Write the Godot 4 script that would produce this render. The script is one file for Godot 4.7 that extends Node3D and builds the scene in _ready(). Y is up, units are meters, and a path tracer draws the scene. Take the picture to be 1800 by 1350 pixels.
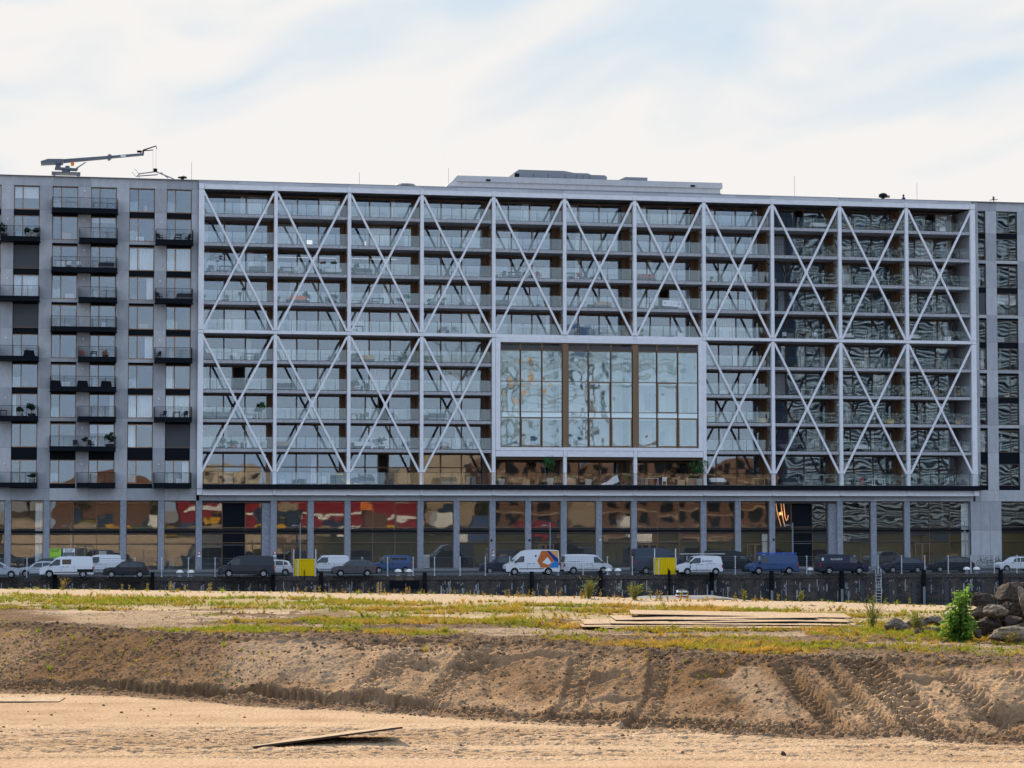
extends Node3D

# World: y up, quay paving at y = 0, the camera looks towards -z. Building axes: u along the facade, y up, w out of the facade.
const YAW := 0.1943006
const W := 7.742
const HALF := 3.871
const FL := [8.97, 12.68, 15.74, 18.80, 21.87, 24.95, 28.0, 31.06, 34.12, 37.17]
const ROOF := 40.65
var B: Node3D
var Q: Node3D
var M := {}
var org := {}
var shared := {}
var rng := RandomNumberGenerator.new()


func _ready() -> void:
	rng.seed = 7
	set_camera_and_light()
	make_materials()
	build_setting()
	build_terrain()
	build_apartments()
	build_roof_things()
	build_quay()
	build_vehicles()
	build_street_things()
	build_far_bank()
	build_balcony_things()
	build_foreground()


func set_camera_and_light() -> void:
	var cam := Camera3D.new()
	cam.name = "camera"
	cam.position = Vector3(0, 6, 0)
	cam.rotation = Vector3(0.0556725, 0, 0)
	cam.fov = rad_to_deg(2.0 * atan(675.0 / 4061.2))
	cam.near = 0.5
	cam.far = 3000.0
	add_child(cam)
	cam.current = true
	var env := Environment.new()
	env.background_mode = Environment.BG_SKY
	env.tonemap_mode = Environment.TONE_MAPPER_LINEAR
	env.tonemap_exposure = 2.2
	env.background_energy_multiplier = 1.0
	env.sdfgi_enabled = true
	env.ssao_enabled = true
	env.ssil_enabled = true
	var sky := Sky.new()
	var pm := PanoramaSkyMaterial.new()
	pm.panorama = sky_picture()
	sky.sky_material = pm
	env.sky = sky
	var we := WorldEnvironment.new()
	we.name = "world_environment"
	we.environment = env
	add_child(we)
	var sun := DirectionalLight3D.new()
	sun.name = "sun"
	sun.light_energy = 1.28
	sun.light_color = Color(1.0, 0.93, 0.83)
	sun.light_angular_distance = 0.5
	sun.shadow_enabled = true
	add_child(sun)
	var el := deg_to_rad(32.0)
	var az := deg_to_rad(-20.0)
	sun.look_at_from_position(Vector3(sin(az) * cos(el), sin(el), -cos(az) * cos(el)) * 100.0, Vector3.ZERO)


# thin high cloud: streaks that rise to one side, blue showing between them, paler towards the horizon
func sky_picture() -> ImageTexture:
	var wd := 4096
	var hg := 2048
	var n1 := FastNoiseLite.new()
	n1.seed = 11
	n1.noise_type = FastNoiseLite.TYPE_SIMPLEX_SMOOTH
	n1.frequency = 1.0
	n1.fractal_octaves = 5
	n1.fractal_gain = 0.5
	var n2 := FastNoiseLite.new()
	n2.seed = 5
	n2.noise_type = FastNoiseLite.TYPE_SIMPLEX_SMOOTH
	n2.frequency = 1.0
	n2.fractal_octaves = 3
	var data := PackedByteArray()
	data.resize(wd * hg * 3)
	var fine_to := int(hg * 0.5)
	var fine_from := int(hg * 0.5 - hg * 32.0 / 180.0)
	var row := 0
	while row < hg:
		var step := 1 if row >= fine_from and row < fine_to else 8
		if row < fine_from:
			step = mini(step, fine_from - row)
		var e := (0.5 - (row + 0.5 * step) / hg) * PI
		var xs := 1 if step == 1 else 8
		var x := 0
		while x < wd:
			var a := wrapf((x + 0.5 * xs) / wd * TAU, -PI, PI)
			var r: float
			var g: float
			var b: float
			if e < 0.0:
				r = 0.36; g = 0.33; b = 0.29
			else:
				var ed := rad_to_deg(e)
				var ad := rad_to_deg(a)
				# seamless round the horizon: noise on a cylinder, sheared so that streaks rise to the right
				var ce := cos(a)
				var se := sin(a)
				var yy := ed - ad * 0.22 * cos(a * 0.5)
				var warp := n2.get_noise_3d(se * 4.5, ce * 4.5, yy * 0.10)
				var s1 := n1.get_noise_3d(se * 3.2 + warp * 0.25, ce * 3.2, yy * 0.17 + warp * 0.7)
				var s2 := n2.get_noise_3d(se * 2.0 + 7.0, ce * 2.0, yy * 0.06)
				var s3 := n1.get_noise_3d(se * 9.0 + warp * 0.4, ce * 9.0, yy * 0.62 + warp * 0.9)
				var blue := smoothstep(6.0, 14.0, ed) * 0.62 + s1 * 0.95 + s2 * 0.40 + s3 * 0.42
				var away := 0.5 - 0.5 * cos(a)
				blue = clampf(blue - lerpf(0.12, -0.05, smoothstep(0.25, 0.7, away)) * smoothstep(1.0, 4.0, ed + 2.5), 0.0, 1.0)
				var high := smoothstep(10.0, 70.0, ed)
				var oth := clampf(maxf(high, smoothstep(0.05, 0.6, away)), 0.0, 1.0)
				var br := lerpf(0.265, 0.29, oth)
				var bg := lerpf(0.335, 0.395, oth)
				var bb := lerpf(0.40, 0.58, oth)
				var cr := lerpf(0.42, 0.42, oth)
				var cg := lerpf(0.41, 0.505, oth)
				var cb := lerpf(0.397, 0.61, oth)
				r = lerpf(cr, br, blue)
				g = lerpf(cg, bg, blue)
				b = lerpf(cb, bb, blue)
			var c := Color(r, g, b).linear_to_srgb()
			var dith := 0.5 * fposmod(sin(x * 12.9898 + row * 78.233) * 43758.5, 1.0)
			var cr8 := int(clampf(c.r * 255.0 + dith, 0, 255))
			var cg8 := int(clampf(c.g * 255.0 + dith, 0, 255))
			var cb8 := int(clampf(c.b * 255.0 + dith, 0, 255))
			for ry in mini(step, hg - row):
				var at := ((row + ry) * wd + x) * 3
				for rx in xs:
					data[at] = cr8
					data[at + 1] = cg8
					data[at + 2] = cb8
					at += 3
			x += xs
		row += step
	return ImageTexture.create_from_image(Image.create_from_data(wd, hg, false, Image.FORMAT_RGB8, data))


# ---------------------------------------------------------------- materials

func lin(r: float, g: float, b: float) -> Color:
	return Color(r, g, b).linear_to_srgb()


func mat(key: String, c: Color, rough := 0.7, metal := 0.0) -> StandardMaterial3D:
	var m := StandardMaterial3D.new()
	m.resource_name = key
	m.albedo_color = c
	m.roughness = rough
	m.metallic = metal
	if rough >= 0.5:
		m.metallic_specular = 0.18
	M[key] = m
	return m


func noise_tex(freq: float, lo: Color, hi: Color, sd: int, octaves := 5, size := 512) -> NoiseTexture2D:
	var n := FastNoiseLite.new()
	n.seed = sd
	n.frequency = freq
	n.noise_type = FastNoiseLite.TYPE_SIMPLEX_SMOOTH
	n.fractal_octaves = octaves
	var t := NoiseTexture2D.new()
	t.width = size
	t.height = size
	t.seamless = true
	t.noise = n
	var gr := Gradient.new()
	gr.set_color(0, lo)
	gr.set_color(1, hi)
	t.color_ramp = gr
	return t


func worn(key: String, c: Color, rough: float, scale: Vector3, sd: int, depth := 0.25) -> StandardMaterial3D:
	var m := mat(key, c, rough)
	m.albedo_texture = noise_tex(0.012, Color(1 - depth, 1 - depth, 1 - depth), Color(1, 1, 1), sd)
	m.uv1_triplanar = true
	m.uv1_world_triplanar = true
	m.uv1_scale = scale
	return m


func glass(key: String, c: Color, alpha: float, wave: float, scale: float, sd: int) -> ORMMaterial3D:
	var m := ORMMaterial3D.new()
	m.resource_name = key
	m.transparency = BaseMaterial3D.TRANSPARENCY_ALPHA
	m.albedo_color = Color(c.r, c.g, c.b, alpha)
	var im := Image.create_empty(4, 4, false, Image.FORMAT_RGB8)
	im.fill(Color(1.0, 0.015, 1.0))
	m.orm_texture = ImageTexture.create_from_image(im)
	if wave > 0.0:
		var n := FastNoiseLite.new()
		n.seed = sd
		n.frequency = 0.0075
		n.noise_type = FastNoiseLite.TYPE_SIMPLEX_SMOOTH
		n.fractal_type = FastNoiseLite.FRACTAL_NONE
		var t := NoiseTexture2D.new()
		t.width = 512
		t.height = 512
		t.seamless = true
		t.noise = n
		t.as_normal_map = true
		t.bump_strength = 24.0
		m.normal_enabled = true
		m.normal_texture = t
		m.normal_scale = wave
		m.uv1_triplanar = true
		m.uv1_world_triplanar = true
		m.uv1_scale = Vector3(scale, scale, scale)
		m.uv1_triplanar_sharpness = 8.0
	M[key] = m
	return m


func make_materials() -> void:
	worn("concrete", lin(0.50, 0.495, 0.505), 0.75, Vector3(0.25, 0.12, 0.25), 1, 0.09)
	worn("concrete_b", lin(0.43, 0.425, 0.44), 0.75, Vector3(0.25, 0.12, 0.25), 2, 0.09)
	worn("concrete_c", lin(0.56, 0.55, 0.555), 0.75, Vector3(0.25, 0.12, 0.25), 12, 0.09)
	worn("slab", lin(0.66, 0.64, 0.65), 0.8, Vector3(0.5, 0.9, 0.5), 3, 0.35)
	worn("steel", lin(0.88, 0.845, 0.85), 0.5, Vector3(0.2, 0.2, 0.2), 4, 0.06)
	worn("column", lin(0.36, 0.375, 0.42), 0.7, Vector3(0.4, 0.3, 0.4), 5, 0.18)
	mat("black", lin(0.008, 0.010, 0.014), 0.6)
	mat("black_rail", lin(0.009, 0.010, 0.014), 0.6)
	mat("wood", lin(0.22, 0.13, 0.078), 0.55)
	mat("wood_light", lin(0.33, 0.175, 0.085), 0.55)
	mat("wood_dark", lin(0.15, 0.098, 0.066), 0.55)
	mat("bronze", lin(0.25, 0.155, 0.09), 0.5, 0.1)
	mat("screen", lin(0.10, 0.10, 0.107), 0.8)
	mat("seam", lin(0.07, 0.068, 0.075), 0.7)
	mat("dark_soffit", lin(0.10, 0.09, 0.085), 0.8)
	mat("room", lin(0.14, 0.135, 0.13), 0.9)
	mat("curtain", lin(0.66, 0.66, 0.62), 0.95)
	mat("white", lin(0.8, 0.8, 0.8), 0.5)
	mat("grey_metal", lin(0.22, 0.23, 0.25), 0.5, 0.3)
	mat("crane_grey", lin(0.13, 0.145, 0.17), 0.5)
	mat("mottle_grey", lin(0.35, 0.38, 0.40), 0.8)  # tones of the added hall panels that imitate reflections
	mat("mottle_blue", lin(0.22, 0.30, 0.36), 0.8)
	mat("lamp_grey", lin(0.25, 0.27, 0.30), 0.5)
	mat("red", lin(0.5, 0.05, 0.04), 0.6)
	mat("orange", lin(0.75, 0.2, 0.05), 0.6)
	glass("window_glass", Color(0.86, 0.90, 0.93), 0.155, 0.0042, 0.11, 21)
	glass("shop_glass", Color(0.88, 0.88, 0.86), 0.10, 0.0035, 0.15, 22)
	glass("box_glass", Color(0.86, 0.93, 0.95), 0.20, 0.022, 0.20, 23)
	glass("rail_glass", Color(0.86, 0.92, 0.93), 0.08, 0.003, 0.2, 24)
	glass("screen_glass", Color(0.6, 0.72, 0.73), 0.28, 0.0, 0.2, 25)
	mat("car_glass", lin(0.035, 0.042, 0.046), 0.06)
	mat("tyre", lin(0.018, 0.018, 0.018), 0.85)
	mat("rim", lin(0.42, 0.42, 0.43), 0.35, 0.5)
	mat("car_trim", lin(0.022, 0.022, 0.024), 0.6)
	mat("headlight", lin(0.6, 0.62, 0.65), 0.15)
	mat("tail_light", lin(0.4, 0.01, 0.015), 0.25)
	for c in [["paint_white", lin(0.72, 0.72, 0.74)], ["paint_silver", lin(0.40, 0.42, 0.46)], ["paint_pale", lin(0.56, 0.57, 0.61)], ["paint_black", lin(0.022, 0.025, 0.032)], ["paint_grey", lin(0.034, 0.038, 0.048)], ["paint_brown", lin(0.085, 0.078, 0.085)], ["paint_blue", lin(0.045, 0.085, 0.19)], ["paint_navy", lin(0.022, 0.028, 0.05)], ["paint_slate", lin(0.05, 0.064, 0.10)]]:
		var p := mat(c[0], c[1], 0.32)
		p.clearcoat_enabled = true
		p.metallic_specular = 0.32
		p.clearcoat = 0.12
		p.clearcoat_roughness = 0.06
	worn("asphalt", lin(0.085, 0.087, 0.09), 0.9, Vector3(0.6, 0.6, 0.6), 6, 0.3)
	worn("paving", lin(0.27, 0.27, 0.27), 0.9, Vector3(0.6, 0.6, 0.6), 7, 0.25)
	mat("yellow", lin(0.80, 0.55, 0.01), 0.5)
	worn("timber", lin(0.020, 0.021, 0.024), 0.9, Vector3(0.7, 0.25, 0.7), 8, 0.4)
	mat("fence_white", lin(0.62, 0.63, 0.64), 0.5)
	mat("wire", lin(0.14, 0.15, 0.16), 0.5, 0.2)
	mat("bollard_white", lin(0.82, 0.80, 0.74), 0.5)
	mat("bollard_grey", lin(0.3, 0.31, 0.33), 0.6)
	worn("rock", lin(0.11, 0.08, 0.062), 0.9, Vector3(1.6, 1.6, 1.6), 9, 0.6)
	worn("rock_grey", lin(0.20, 0.165, 0.135), 0.9, Vector3(2.5, 2.5, 2.5), 10, 0.6)
	worn("rock_tan", lin(0.34, 0.265, 0.195), 0.9, Vector3(1.6, 1.6, 1.6), 14, 0.5)
	mat("water", lin(0.012, 0.018, 0.02), 0.06)
	var wn := noise_tex(0.02, Color.BLACK, Color.WHITE, 31, 3)
	wn.color_ramp = null
	wn.as_normal_map = true
	wn.bump_strength = 6.0
	M.water.normal_enabled = true
	M.water.normal_texture = wn
	M.water.normal_scale = 0.12
	M.water.uv1_triplanar = true
	M.water.uv1_world_triplanar = true
	M.water.uv1_scale = Vector3(0.15, 0.15, 0.15)
	var soil := mat("soil", Color.WHITE, 0.95)
	soil.vertex_color_use_as_albedo = true
	soil.specular_mode = BaseMaterial3D.SPECULAR_DISABLED
	soil.albedo_texture = noise_tex(0.03, Color(0.72, 0.70, 0.68), Color(1, 1, 1), 41, 6)
	var bn := noise_tex(0.05, Color.BLACK, Color.WHITE, 42, 6)
	bn.color_ramp = null
	bn.as_normal_map = true
	bn.bump_strength = 10.0
	soil.normal_enabled = true
	soil.normal_texture = bn
	soil.normal_scale = 0.9
	soil.uv1_triplanar = true
	soil.uv1_world_triplanar = true
	soil.uv1_scale = Vector3(0.7, 0.7, 0.7)
	var gm := mat("grass", Color.WHITE, 0.8)
	gm.vertex_color_use_as_albedo = true
	gm.backlight_enabled = true
	gm.backlight = Color(0.8, 0.8, 0.8)
	var lf := mat("leaf", lin(0.075, 0.15, 0.022), 0.8)
	lf.backlight_enabled = true
	lf.backlight = lin(0.20, 0.32, 0.05)
	mat("leaf_dark", lin(0.03, 0.055, 0.025), 0.6)
	mat("leaf_mid", lin(0.05, 0.115, 0.038), 0.6)
	mat("clod", lin(0.26, 0.17, 0.11), 0.95)
	worn("sandy_plate", lin(0.50, 0.355, 0.225), 0.95, Vector3(0.8, 0.8, 0.8), 13, 0.3)
	mat("rust_steel", lin(0.06, 0.04, 0.03), 0.8)
	mat("terracotta", lin(0.30, 0.13, 0.08), 0.8)
	mat("pot_grey", lin(0.42, 0.40, 0.37), 0.8)
	mat("tan", lin(0.42, 0.28, 0.17), 0.8)
	mat("furniture_dark", lin(0.05, 0.05, 0.055), 0.7)
	mat("furniture_grey", lin(0.16, 0.165, 0.17), 0.8)
	mat("furniture_white", lin(0.72, 0.72, 0.70), 0.6)
	mat("furniture_yellow", lin(0.5, 0.34, 0.10), 0.7)
	mat("furniture_red", lin(0.35, 0.06, 0.05), 0.7)


# ---------------------------------------------------------------- helpers

func tag(o: Node, label: String, category: String, group := "", kind := "") -> Node:
	if label != "":
		o.set_meta("label", label)
	if category != "":
		o.set_meta("category", category)
	if group != "":
		o.set_meta("group", group)
	if kind != "":
		o.set_meta("kind", kind)
	return o


func thing(called: String, label: String, category: String, pos := Vector3.ZERO, turn := 0.0, group := "") -> Node3D:
	var o := Node3D.new()
	o.name = called
	add_child(o, true)
	o.position = pos
	o.rotation.y = turn
	tag(o, label, category, group)
	org[o] = Vector3.ZERO
	return o


func put(called: String, mesh: Mesh, m: Material, parent: Node3D, at := Vector3.ZERO) -> MeshInstance3D:
	var o := MeshInstance3D.new()
	o.name = called
	o.mesh = mesh
	o.material_override = m
	parent.add_child(o, true)
	o.position = at - org.get(parent, Vector3.ZERO)
	org[o] = at
	return o


func box_mesh(s: Vector3) -> BoxMesh:
	var k := "b%.3f_%.3f_%.3f" % [s.x, s.y, s.z]
	if not shared.has(k):
		var b := BoxMesh.new()
		b.size = s
		shared[k] = b
	return shared[k]


func bx(parent: Node3D, called: String, u0: float, u1: float, y0: float, y1: float, w0: float, w1: float, m: Material) -> MeshInstance3D:
	return put(called, box_mesh(Vector3(u1 - u0, y1 - y0, w1 - w0)), m, parent, Vector3(u0 + u1, y0 + y1, w0 + w1) * 0.5)


func surf() -> SurfaceTool:
	var st := SurfaceTool.new()
	st.begin(Mesh.PRIMITIVE_TRIANGLES)
	return st


func quad(st: SurfaceTool, a: Vector3, b: Vector3, c: Vector3, d: Vector3) -> void:
	st.add_vertex(a); st.add_vertex(b); st.add_vertex(c)
	st.add_vertex(a); st.add_vertex(c); st.add_vertex(d)


func hexa(st: SurfaceTool, p: Array) -> void:
	# p: bottom ring 0-3, top ring 4-7
	quad(st, p[3], p[2], p[1], p[0])
	quad(st, p[4], p[5], p[6], p[7])
	for i in 4:
		var j := (i + 1) % 4
		quad(st, p[i], p[j], p[4 + j], p[4 + i])


func cube(st: SurfaceTool, x0: float, x1: float, y0: float, y1: float, z0: float, z1: float) -> void:
	hexa(st, [Vector3(x0, y0, z0), Vector3(x1, y0, z0), Vector3(x1, y0, z1), Vector3(x0, y0, z1), Vector3(x0, y1, z0), Vector3(x1, y1, z0), Vector3(x1, y1, z1), Vector3(x0, y1, z1)])


func bar(st: SurfaceTool, a: Vector3, b: Vector3, ra: float, rb := -1.0, sides := 4) -> void:
	if rb < 0.0:
		rb = ra
	var t := (b - a).normalized()
	var s := t.cross(Vector3.UP if absf(t.y) < 0.95 else Vector3.RIGHT).normalized()
	var r := s.cross(t)
	var pa := []
	var pb := []
	for i in sides:
		var an := TAU * (i + 0.5) / sides
		var o := s * cos(an) + r * sin(an)
		pa.append(a + o * ra)
		pb.append(b + o * rb)
	for i in sides:
		var j := (i + 1) % sides
		quad(st, pa[i], pa[j], pb[j], pb[i])
	for i in range(1, sides - 1):
		st.add_vertex(pa[0]); st.add_vertex(pa[i + 1]); st.add_vertex(pa[i])
		st.add_vertex(pb[0]); st.add_vertex(pb[i]); st.add_vertex(pb[i + 1])


func lathe(st: SurfaceTool, prof: Array, sides := 14) -> void:
	for k in prof.size() - 1:
		var p: Vector2 = prof[k]
		var q: Vector2 = prof[k + 1]
		for i in sides:
			var a := TAU * i / sides
			var b := TAU * (i + 1) / sides
			quad(st, Vector3(p.x * cos(a), p.y, p.x * sin(a)), Vector3(p.x * cos(b), p.y, p.x * sin(b)), Vector3(q.x * cos(b), q.y, q.x * sin(b)), Vector3(q.x * cos(a), q.y, q.x * sin(a)))


func prism(st: SurfaceTool, poly: PackedVector2Array, z0: float, z1: float) -> void:
	var tri := Geometry2D.triangulate_polygon(poly)
	for i in range(0, tri.size(), 3):
		var a := poly[tri[i]]
		var b := poly[tri[i + 1]]
		var c := poly[tri[i + 2]]
		st.add_vertex(Vector3(a.x, a.y, z0)); st.add_vertex(Vector3(b.x, b.y, z0)); st.add_vertex(Vector3(c.x, c.y, z0))
		st.add_vertex(Vector3(a.x, a.y, z1)); st.add_vertex(Vector3(c.x, c.y, z1)); st.add_vertex(Vector3(b.x, b.y, z1))
	for i in poly.size():
		var p := poly[i]
		var q := poly[(i + 1) % poly.size()]
		quad(st, Vector3(p.x, p.y, z0), Vector3(q.x, q.y, z0), Vector3(q.x, q.y, z1), Vector3(p.x, p.y, z1))


func onb(u: float, y: float, w: float) -> Vector3:
	return B.transform * Vector3(u, y, w)


func onq(s: float, y: float, z: float) -> Vector3:
	return Q.transform * Vector3(s, y, z)


# ---------------------------------------------------------------- setting

func build_setting() -> void:
	B = Node3D.new()
	B.name = "apartment_building"
	B.position = Vector3(-32.345, 0, -239.366)
	B.rotation.y = YAW
	add_child(B)
	org[B] = Vector3.ZERO
	tag(B, "long eleven-storey grey apartment block with white steel X braces and glazed balconies", "building")
	Q = Node3D.new()
	Q.name = "quay"
	Q.position = Vector3(-47.33, 0, -214.24)
	Q.rotation.y = 0.15835
	add_child(Q)
	org[Q] = Vector3.ZERO
	Q.set_meta("kind", "structure")
	tag(Q, "dark stained quay wall with concrete edge below the parked cars", "")
	var wm := PlaneMesh.new()
	wm.size = Vector2(900, 700)
	var wt := put("water", wm, M.water, self, Vector3(60, -2.6, -120))
	tag(wt, "dark harbour water below the quay wall", "", "", "structure")
	# road and pavement lie on the quay, in the building's axes
	var road := put("road", box_mesh(Vector3(520, 0.6, 140)), M.asphalt, self, onb(40, -0.3, -50.0))
	road.rotation.y = YAW
	tag(road, "grey asphalt quay road with parked cars and vans", "", "", "structure")
	var pav := put("pavement", box_mesh(Vector3(160, 0.12, 6.0)), M.paving, self, onb(35, 0.064, 2.6))
	pav.rotation.y = YAW
	tag(pav, "pale paved strip along the foot of the building", "", "", "structure")


var cX := [-19.5, -13.29, -9.49, -5.92, -2.88, 0.0, 2.72, 5.15, 7.64, 9.91, 16.0]
var cD := [61.5, 60.23, 57.33, 53.7, 52.28, 51.83, 49.25, 46.9, 46.19, 44.97, 44.0]
var tX := [-19.5, -11.49, -8.39, -5.3, -2.59, 0.0, 2.39, 4.6, 6.85, 8.91, 16.0]
var tD := [54.0, 52.18, 50.85, 48.15, 46.88, 44.7, 43.48, 41.7, 41.5, 40.46, 39.2]
# where the foot of the bank was first surveyed; ruts and hollows are noted against it
var oX := [-19.5, -11.97, -8.75, -5.52, -2.69, 0.0, 2.49, 4.78, 7.13, 9.27, 16.0]
var oD := [56.0, 54.34, 52.97, 50.14, 48.83, 46.54, 45.29, 43.42, 43.0, 42.12, 41.0]
var eX := [-60.0, -19.56, -9.43, 0.0, 5.75, 11.46, 15.68, 30.0, 60.0]
var eD := [95.0, 88.54, 85.36, 80.71, 78.06, 74.15, 71.04, 66.0, 70.0]
var nz := {}


func curve(xs: Array, ys: Array, x: float) -> float:
	if x <= xs[0]:
		return ys[0]
	for i in xs.size() - 1:
		if x <= xs[i + 1]:
			var t: float = (x - xs[i]) / (xs[i + 1] - xs[i])
			return lerpf(ys[i], ys[i + 1], t)
	return ys[-1]


func moved(p: Vector2) -> Vector2:
	var dc := curve(cX, cD, p.x)
	var t := (dc - p.y) / (dc - curve(oX, oD, p.x))
	if t < 0.0:
		return p
	var d := dc - t * (dc - curve(tX, tD, p.x))
	return Vector2(p.x * lerpf(1.0, d / p.y, clampf(t, 0.0, 1.0)), d)


func new_noise(sd: int, fr: float, oc: int) -> FastNoiseLite:
	var n := FastNoiseLite.new()
	n.seed = sd
	n.noise_type = FastNoiseLite.TYPE_SIMPLEX_SMOOTH
	n.frequency = fr
	n.fractal_octaves = oc
	return n


# the grid of one sheet of ground: heights and base colours
class Sheet:
	var x0: float
	var d0: float
	var nx: int
	var nd: int
	var sx: float
	var sd: float
	var h := PackedFloat32Array()
	var c := PackedColorArray()


func make_sheet(x0: float, x1: float, d0: float, d1: float, sx: float, sd: float, fine: bool) -> Sheet:
	var s := Sheet.new()
	s.x0 = x0
	s.d0 = d0
	s.nx = int(round((x1 - x0) / sx)) + 1
	s.nd = int(round((d1 - d0) / sd)) + 1
	s.sx = (x1 - x0) / (s.nx - 1)
	s.sd = (d1 - d0) / (s.nd - 1)
	s.h.resize(s.nx * s.nd)
	s.c.resize(s.nx * s.nd)
	var big: FastNoiseLite = nz.big
	var mid: FastNoiseLite = nz.mid
	var small: FastNoiseLite = nz.small
	var tiny: FastNoiseLite = nz.tiny
	var streak: FastNoiseLite = nz.streak
	for i in s.nx:
		var x := s.x0 + i * s.sx
		var dc := curve(cX, cD, x)
		var dt := curve(tX, tD, x)
		var de := curve(eX, eD, x)
		for j in s.nd:
			var d := s.d0 + j * s.sd
			var b := big.get_noise_2d(x, d)
			var m := mid.get_noise_2d(x, d)
			var sm := small.get_noise_2d(x, d)
			var ti := tiny.get_noise_2d(x, d) if fine else 0.0
			var stv := streak.get_noise_2d(x * 0.22, d)
			var h: float
			var col: Color
			var tone := 0.5 + 0.5 * m
			if d >= dc:
				var v := (de - d) / (de - dc)
				h = 3.1 + b * 0.06
				if v < 0.0:
					h = 3.1 - smoothstep(0.0, 13.0, d - de) * 7.0
				# bare sand strip, grass belt, churned sand and soil, grassy fringe, crumbling crest
				var soilness := smoothstep(0.56, 0.66, v + stv * 0.22 + m * 0.06) * (0.45 + 0.55 * smoothstep(-0.25, 0.15, b + stv * 0.5))
				soilness = maxf(soilness, smoothstep(0.86, 0.97, v + m * 0.05) * 0.9)
				soilness = maxf(soilness, smoothstep(0.2, 0.5, stv + sm * 0.6) * smoothstep(0.2, 0.3, v) * 0.7)
				var rough := lerpf(0.012, 0.055, soilness)
				h += sm * rough + ti * rough * 0.6 + maxf(m, 0.0) * 0.10 * soilness
				col = Color(0.61, 0.465, 0.315).lerp(Color(0.185, 0.118, 0.072), soilness * (0.72 + 0.28 * tone))
				var belt := smoothstep(0.2, 0.27, v) * (1.0 - smoothstep(0.50, 0.58, v))
				col = col.lerp(Color(0.36, 0.29, 0.13), belt * 0.55)
			elif d > dt:
				var t := (dc - d) / (dc - dt)
				var prof := t * t * (3.0 - 2.0 * t)
				var run := 1.0 - pow(1.0 - t, 1.5)
				h = lerpf(3.1, 2.05, lerpf(run, prof, 0.35)) + b * 0.10 * sin(PI * t) + (nz.mid as FastNoiseLite).get_noise_2d(x * 1.1, d * 0.35) * 0.19 * sin(PI * t)
				h += sm * 0.045 + ti * 0.026 - 0.035 * smoothstep(0.22, 0.4, ti + sm * 0.3) * smoothstep(-0.2, 0.3, m)
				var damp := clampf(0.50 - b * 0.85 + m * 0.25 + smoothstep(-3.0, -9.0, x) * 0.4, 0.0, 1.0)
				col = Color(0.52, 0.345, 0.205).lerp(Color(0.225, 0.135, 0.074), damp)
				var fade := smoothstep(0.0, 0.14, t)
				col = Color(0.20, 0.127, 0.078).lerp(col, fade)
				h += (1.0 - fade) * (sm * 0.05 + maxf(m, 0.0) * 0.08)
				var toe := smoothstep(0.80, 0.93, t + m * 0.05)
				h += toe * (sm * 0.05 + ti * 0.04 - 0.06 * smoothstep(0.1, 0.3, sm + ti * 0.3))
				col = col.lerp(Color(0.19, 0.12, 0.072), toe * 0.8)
			else:
				var g := dt - d
				h = 2.05 + b * 0.03
				var churn := 1.0 - smoothstep(0.35, 1.1, g + m * 0.5)
				h += churn * (sm * 0.05 + ti * 0.03 - 0.06 * smoothstep(0.05, 0.25, sm + ti * 0.3))
				var band := smoothstep(37.4, 38.3, d + stv * 0.9 + x * 0.03) * (1.0 - smoothstep(42.4, 43.8, d + stv * 1.2))
				band *= smoothstep(-0.45, 0.05, stv + m * 0.4 + 0.15)
				h -= band * (0.060 * smoothstep(0.16, 0.34, sm + ti * 0.15) + 0.022 * smoothstep(0.25, 0.45, ti))
				h += sm * 0.004 + ti * 0.003
				col = Color(0.63, 0.45, 0.29).lerp(Color(0.47, 0.315, 0.19), clampf(0.35 + m * 0.5 + stv * 0.6 + band * 0.25 - 0.5 * smoothstep(0.15, 0.45, (nz.streak as FastNoiseLite).get_noise_2d(x * 0.09 + 40.0, d * 1.3)), 0.0, 1.0))
				col = col.lerp(Color(0.20, 0.127, 0.078), churn * 0.85)
				col = col.lerp(Color(0.36, 0.245, 0.15), band * smoothstep(0.1, 0.4, sm) * 0.5)
			s.h[j * s.nx + i] = h
			s.c[j * s.nx + i] = col
	return s


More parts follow.
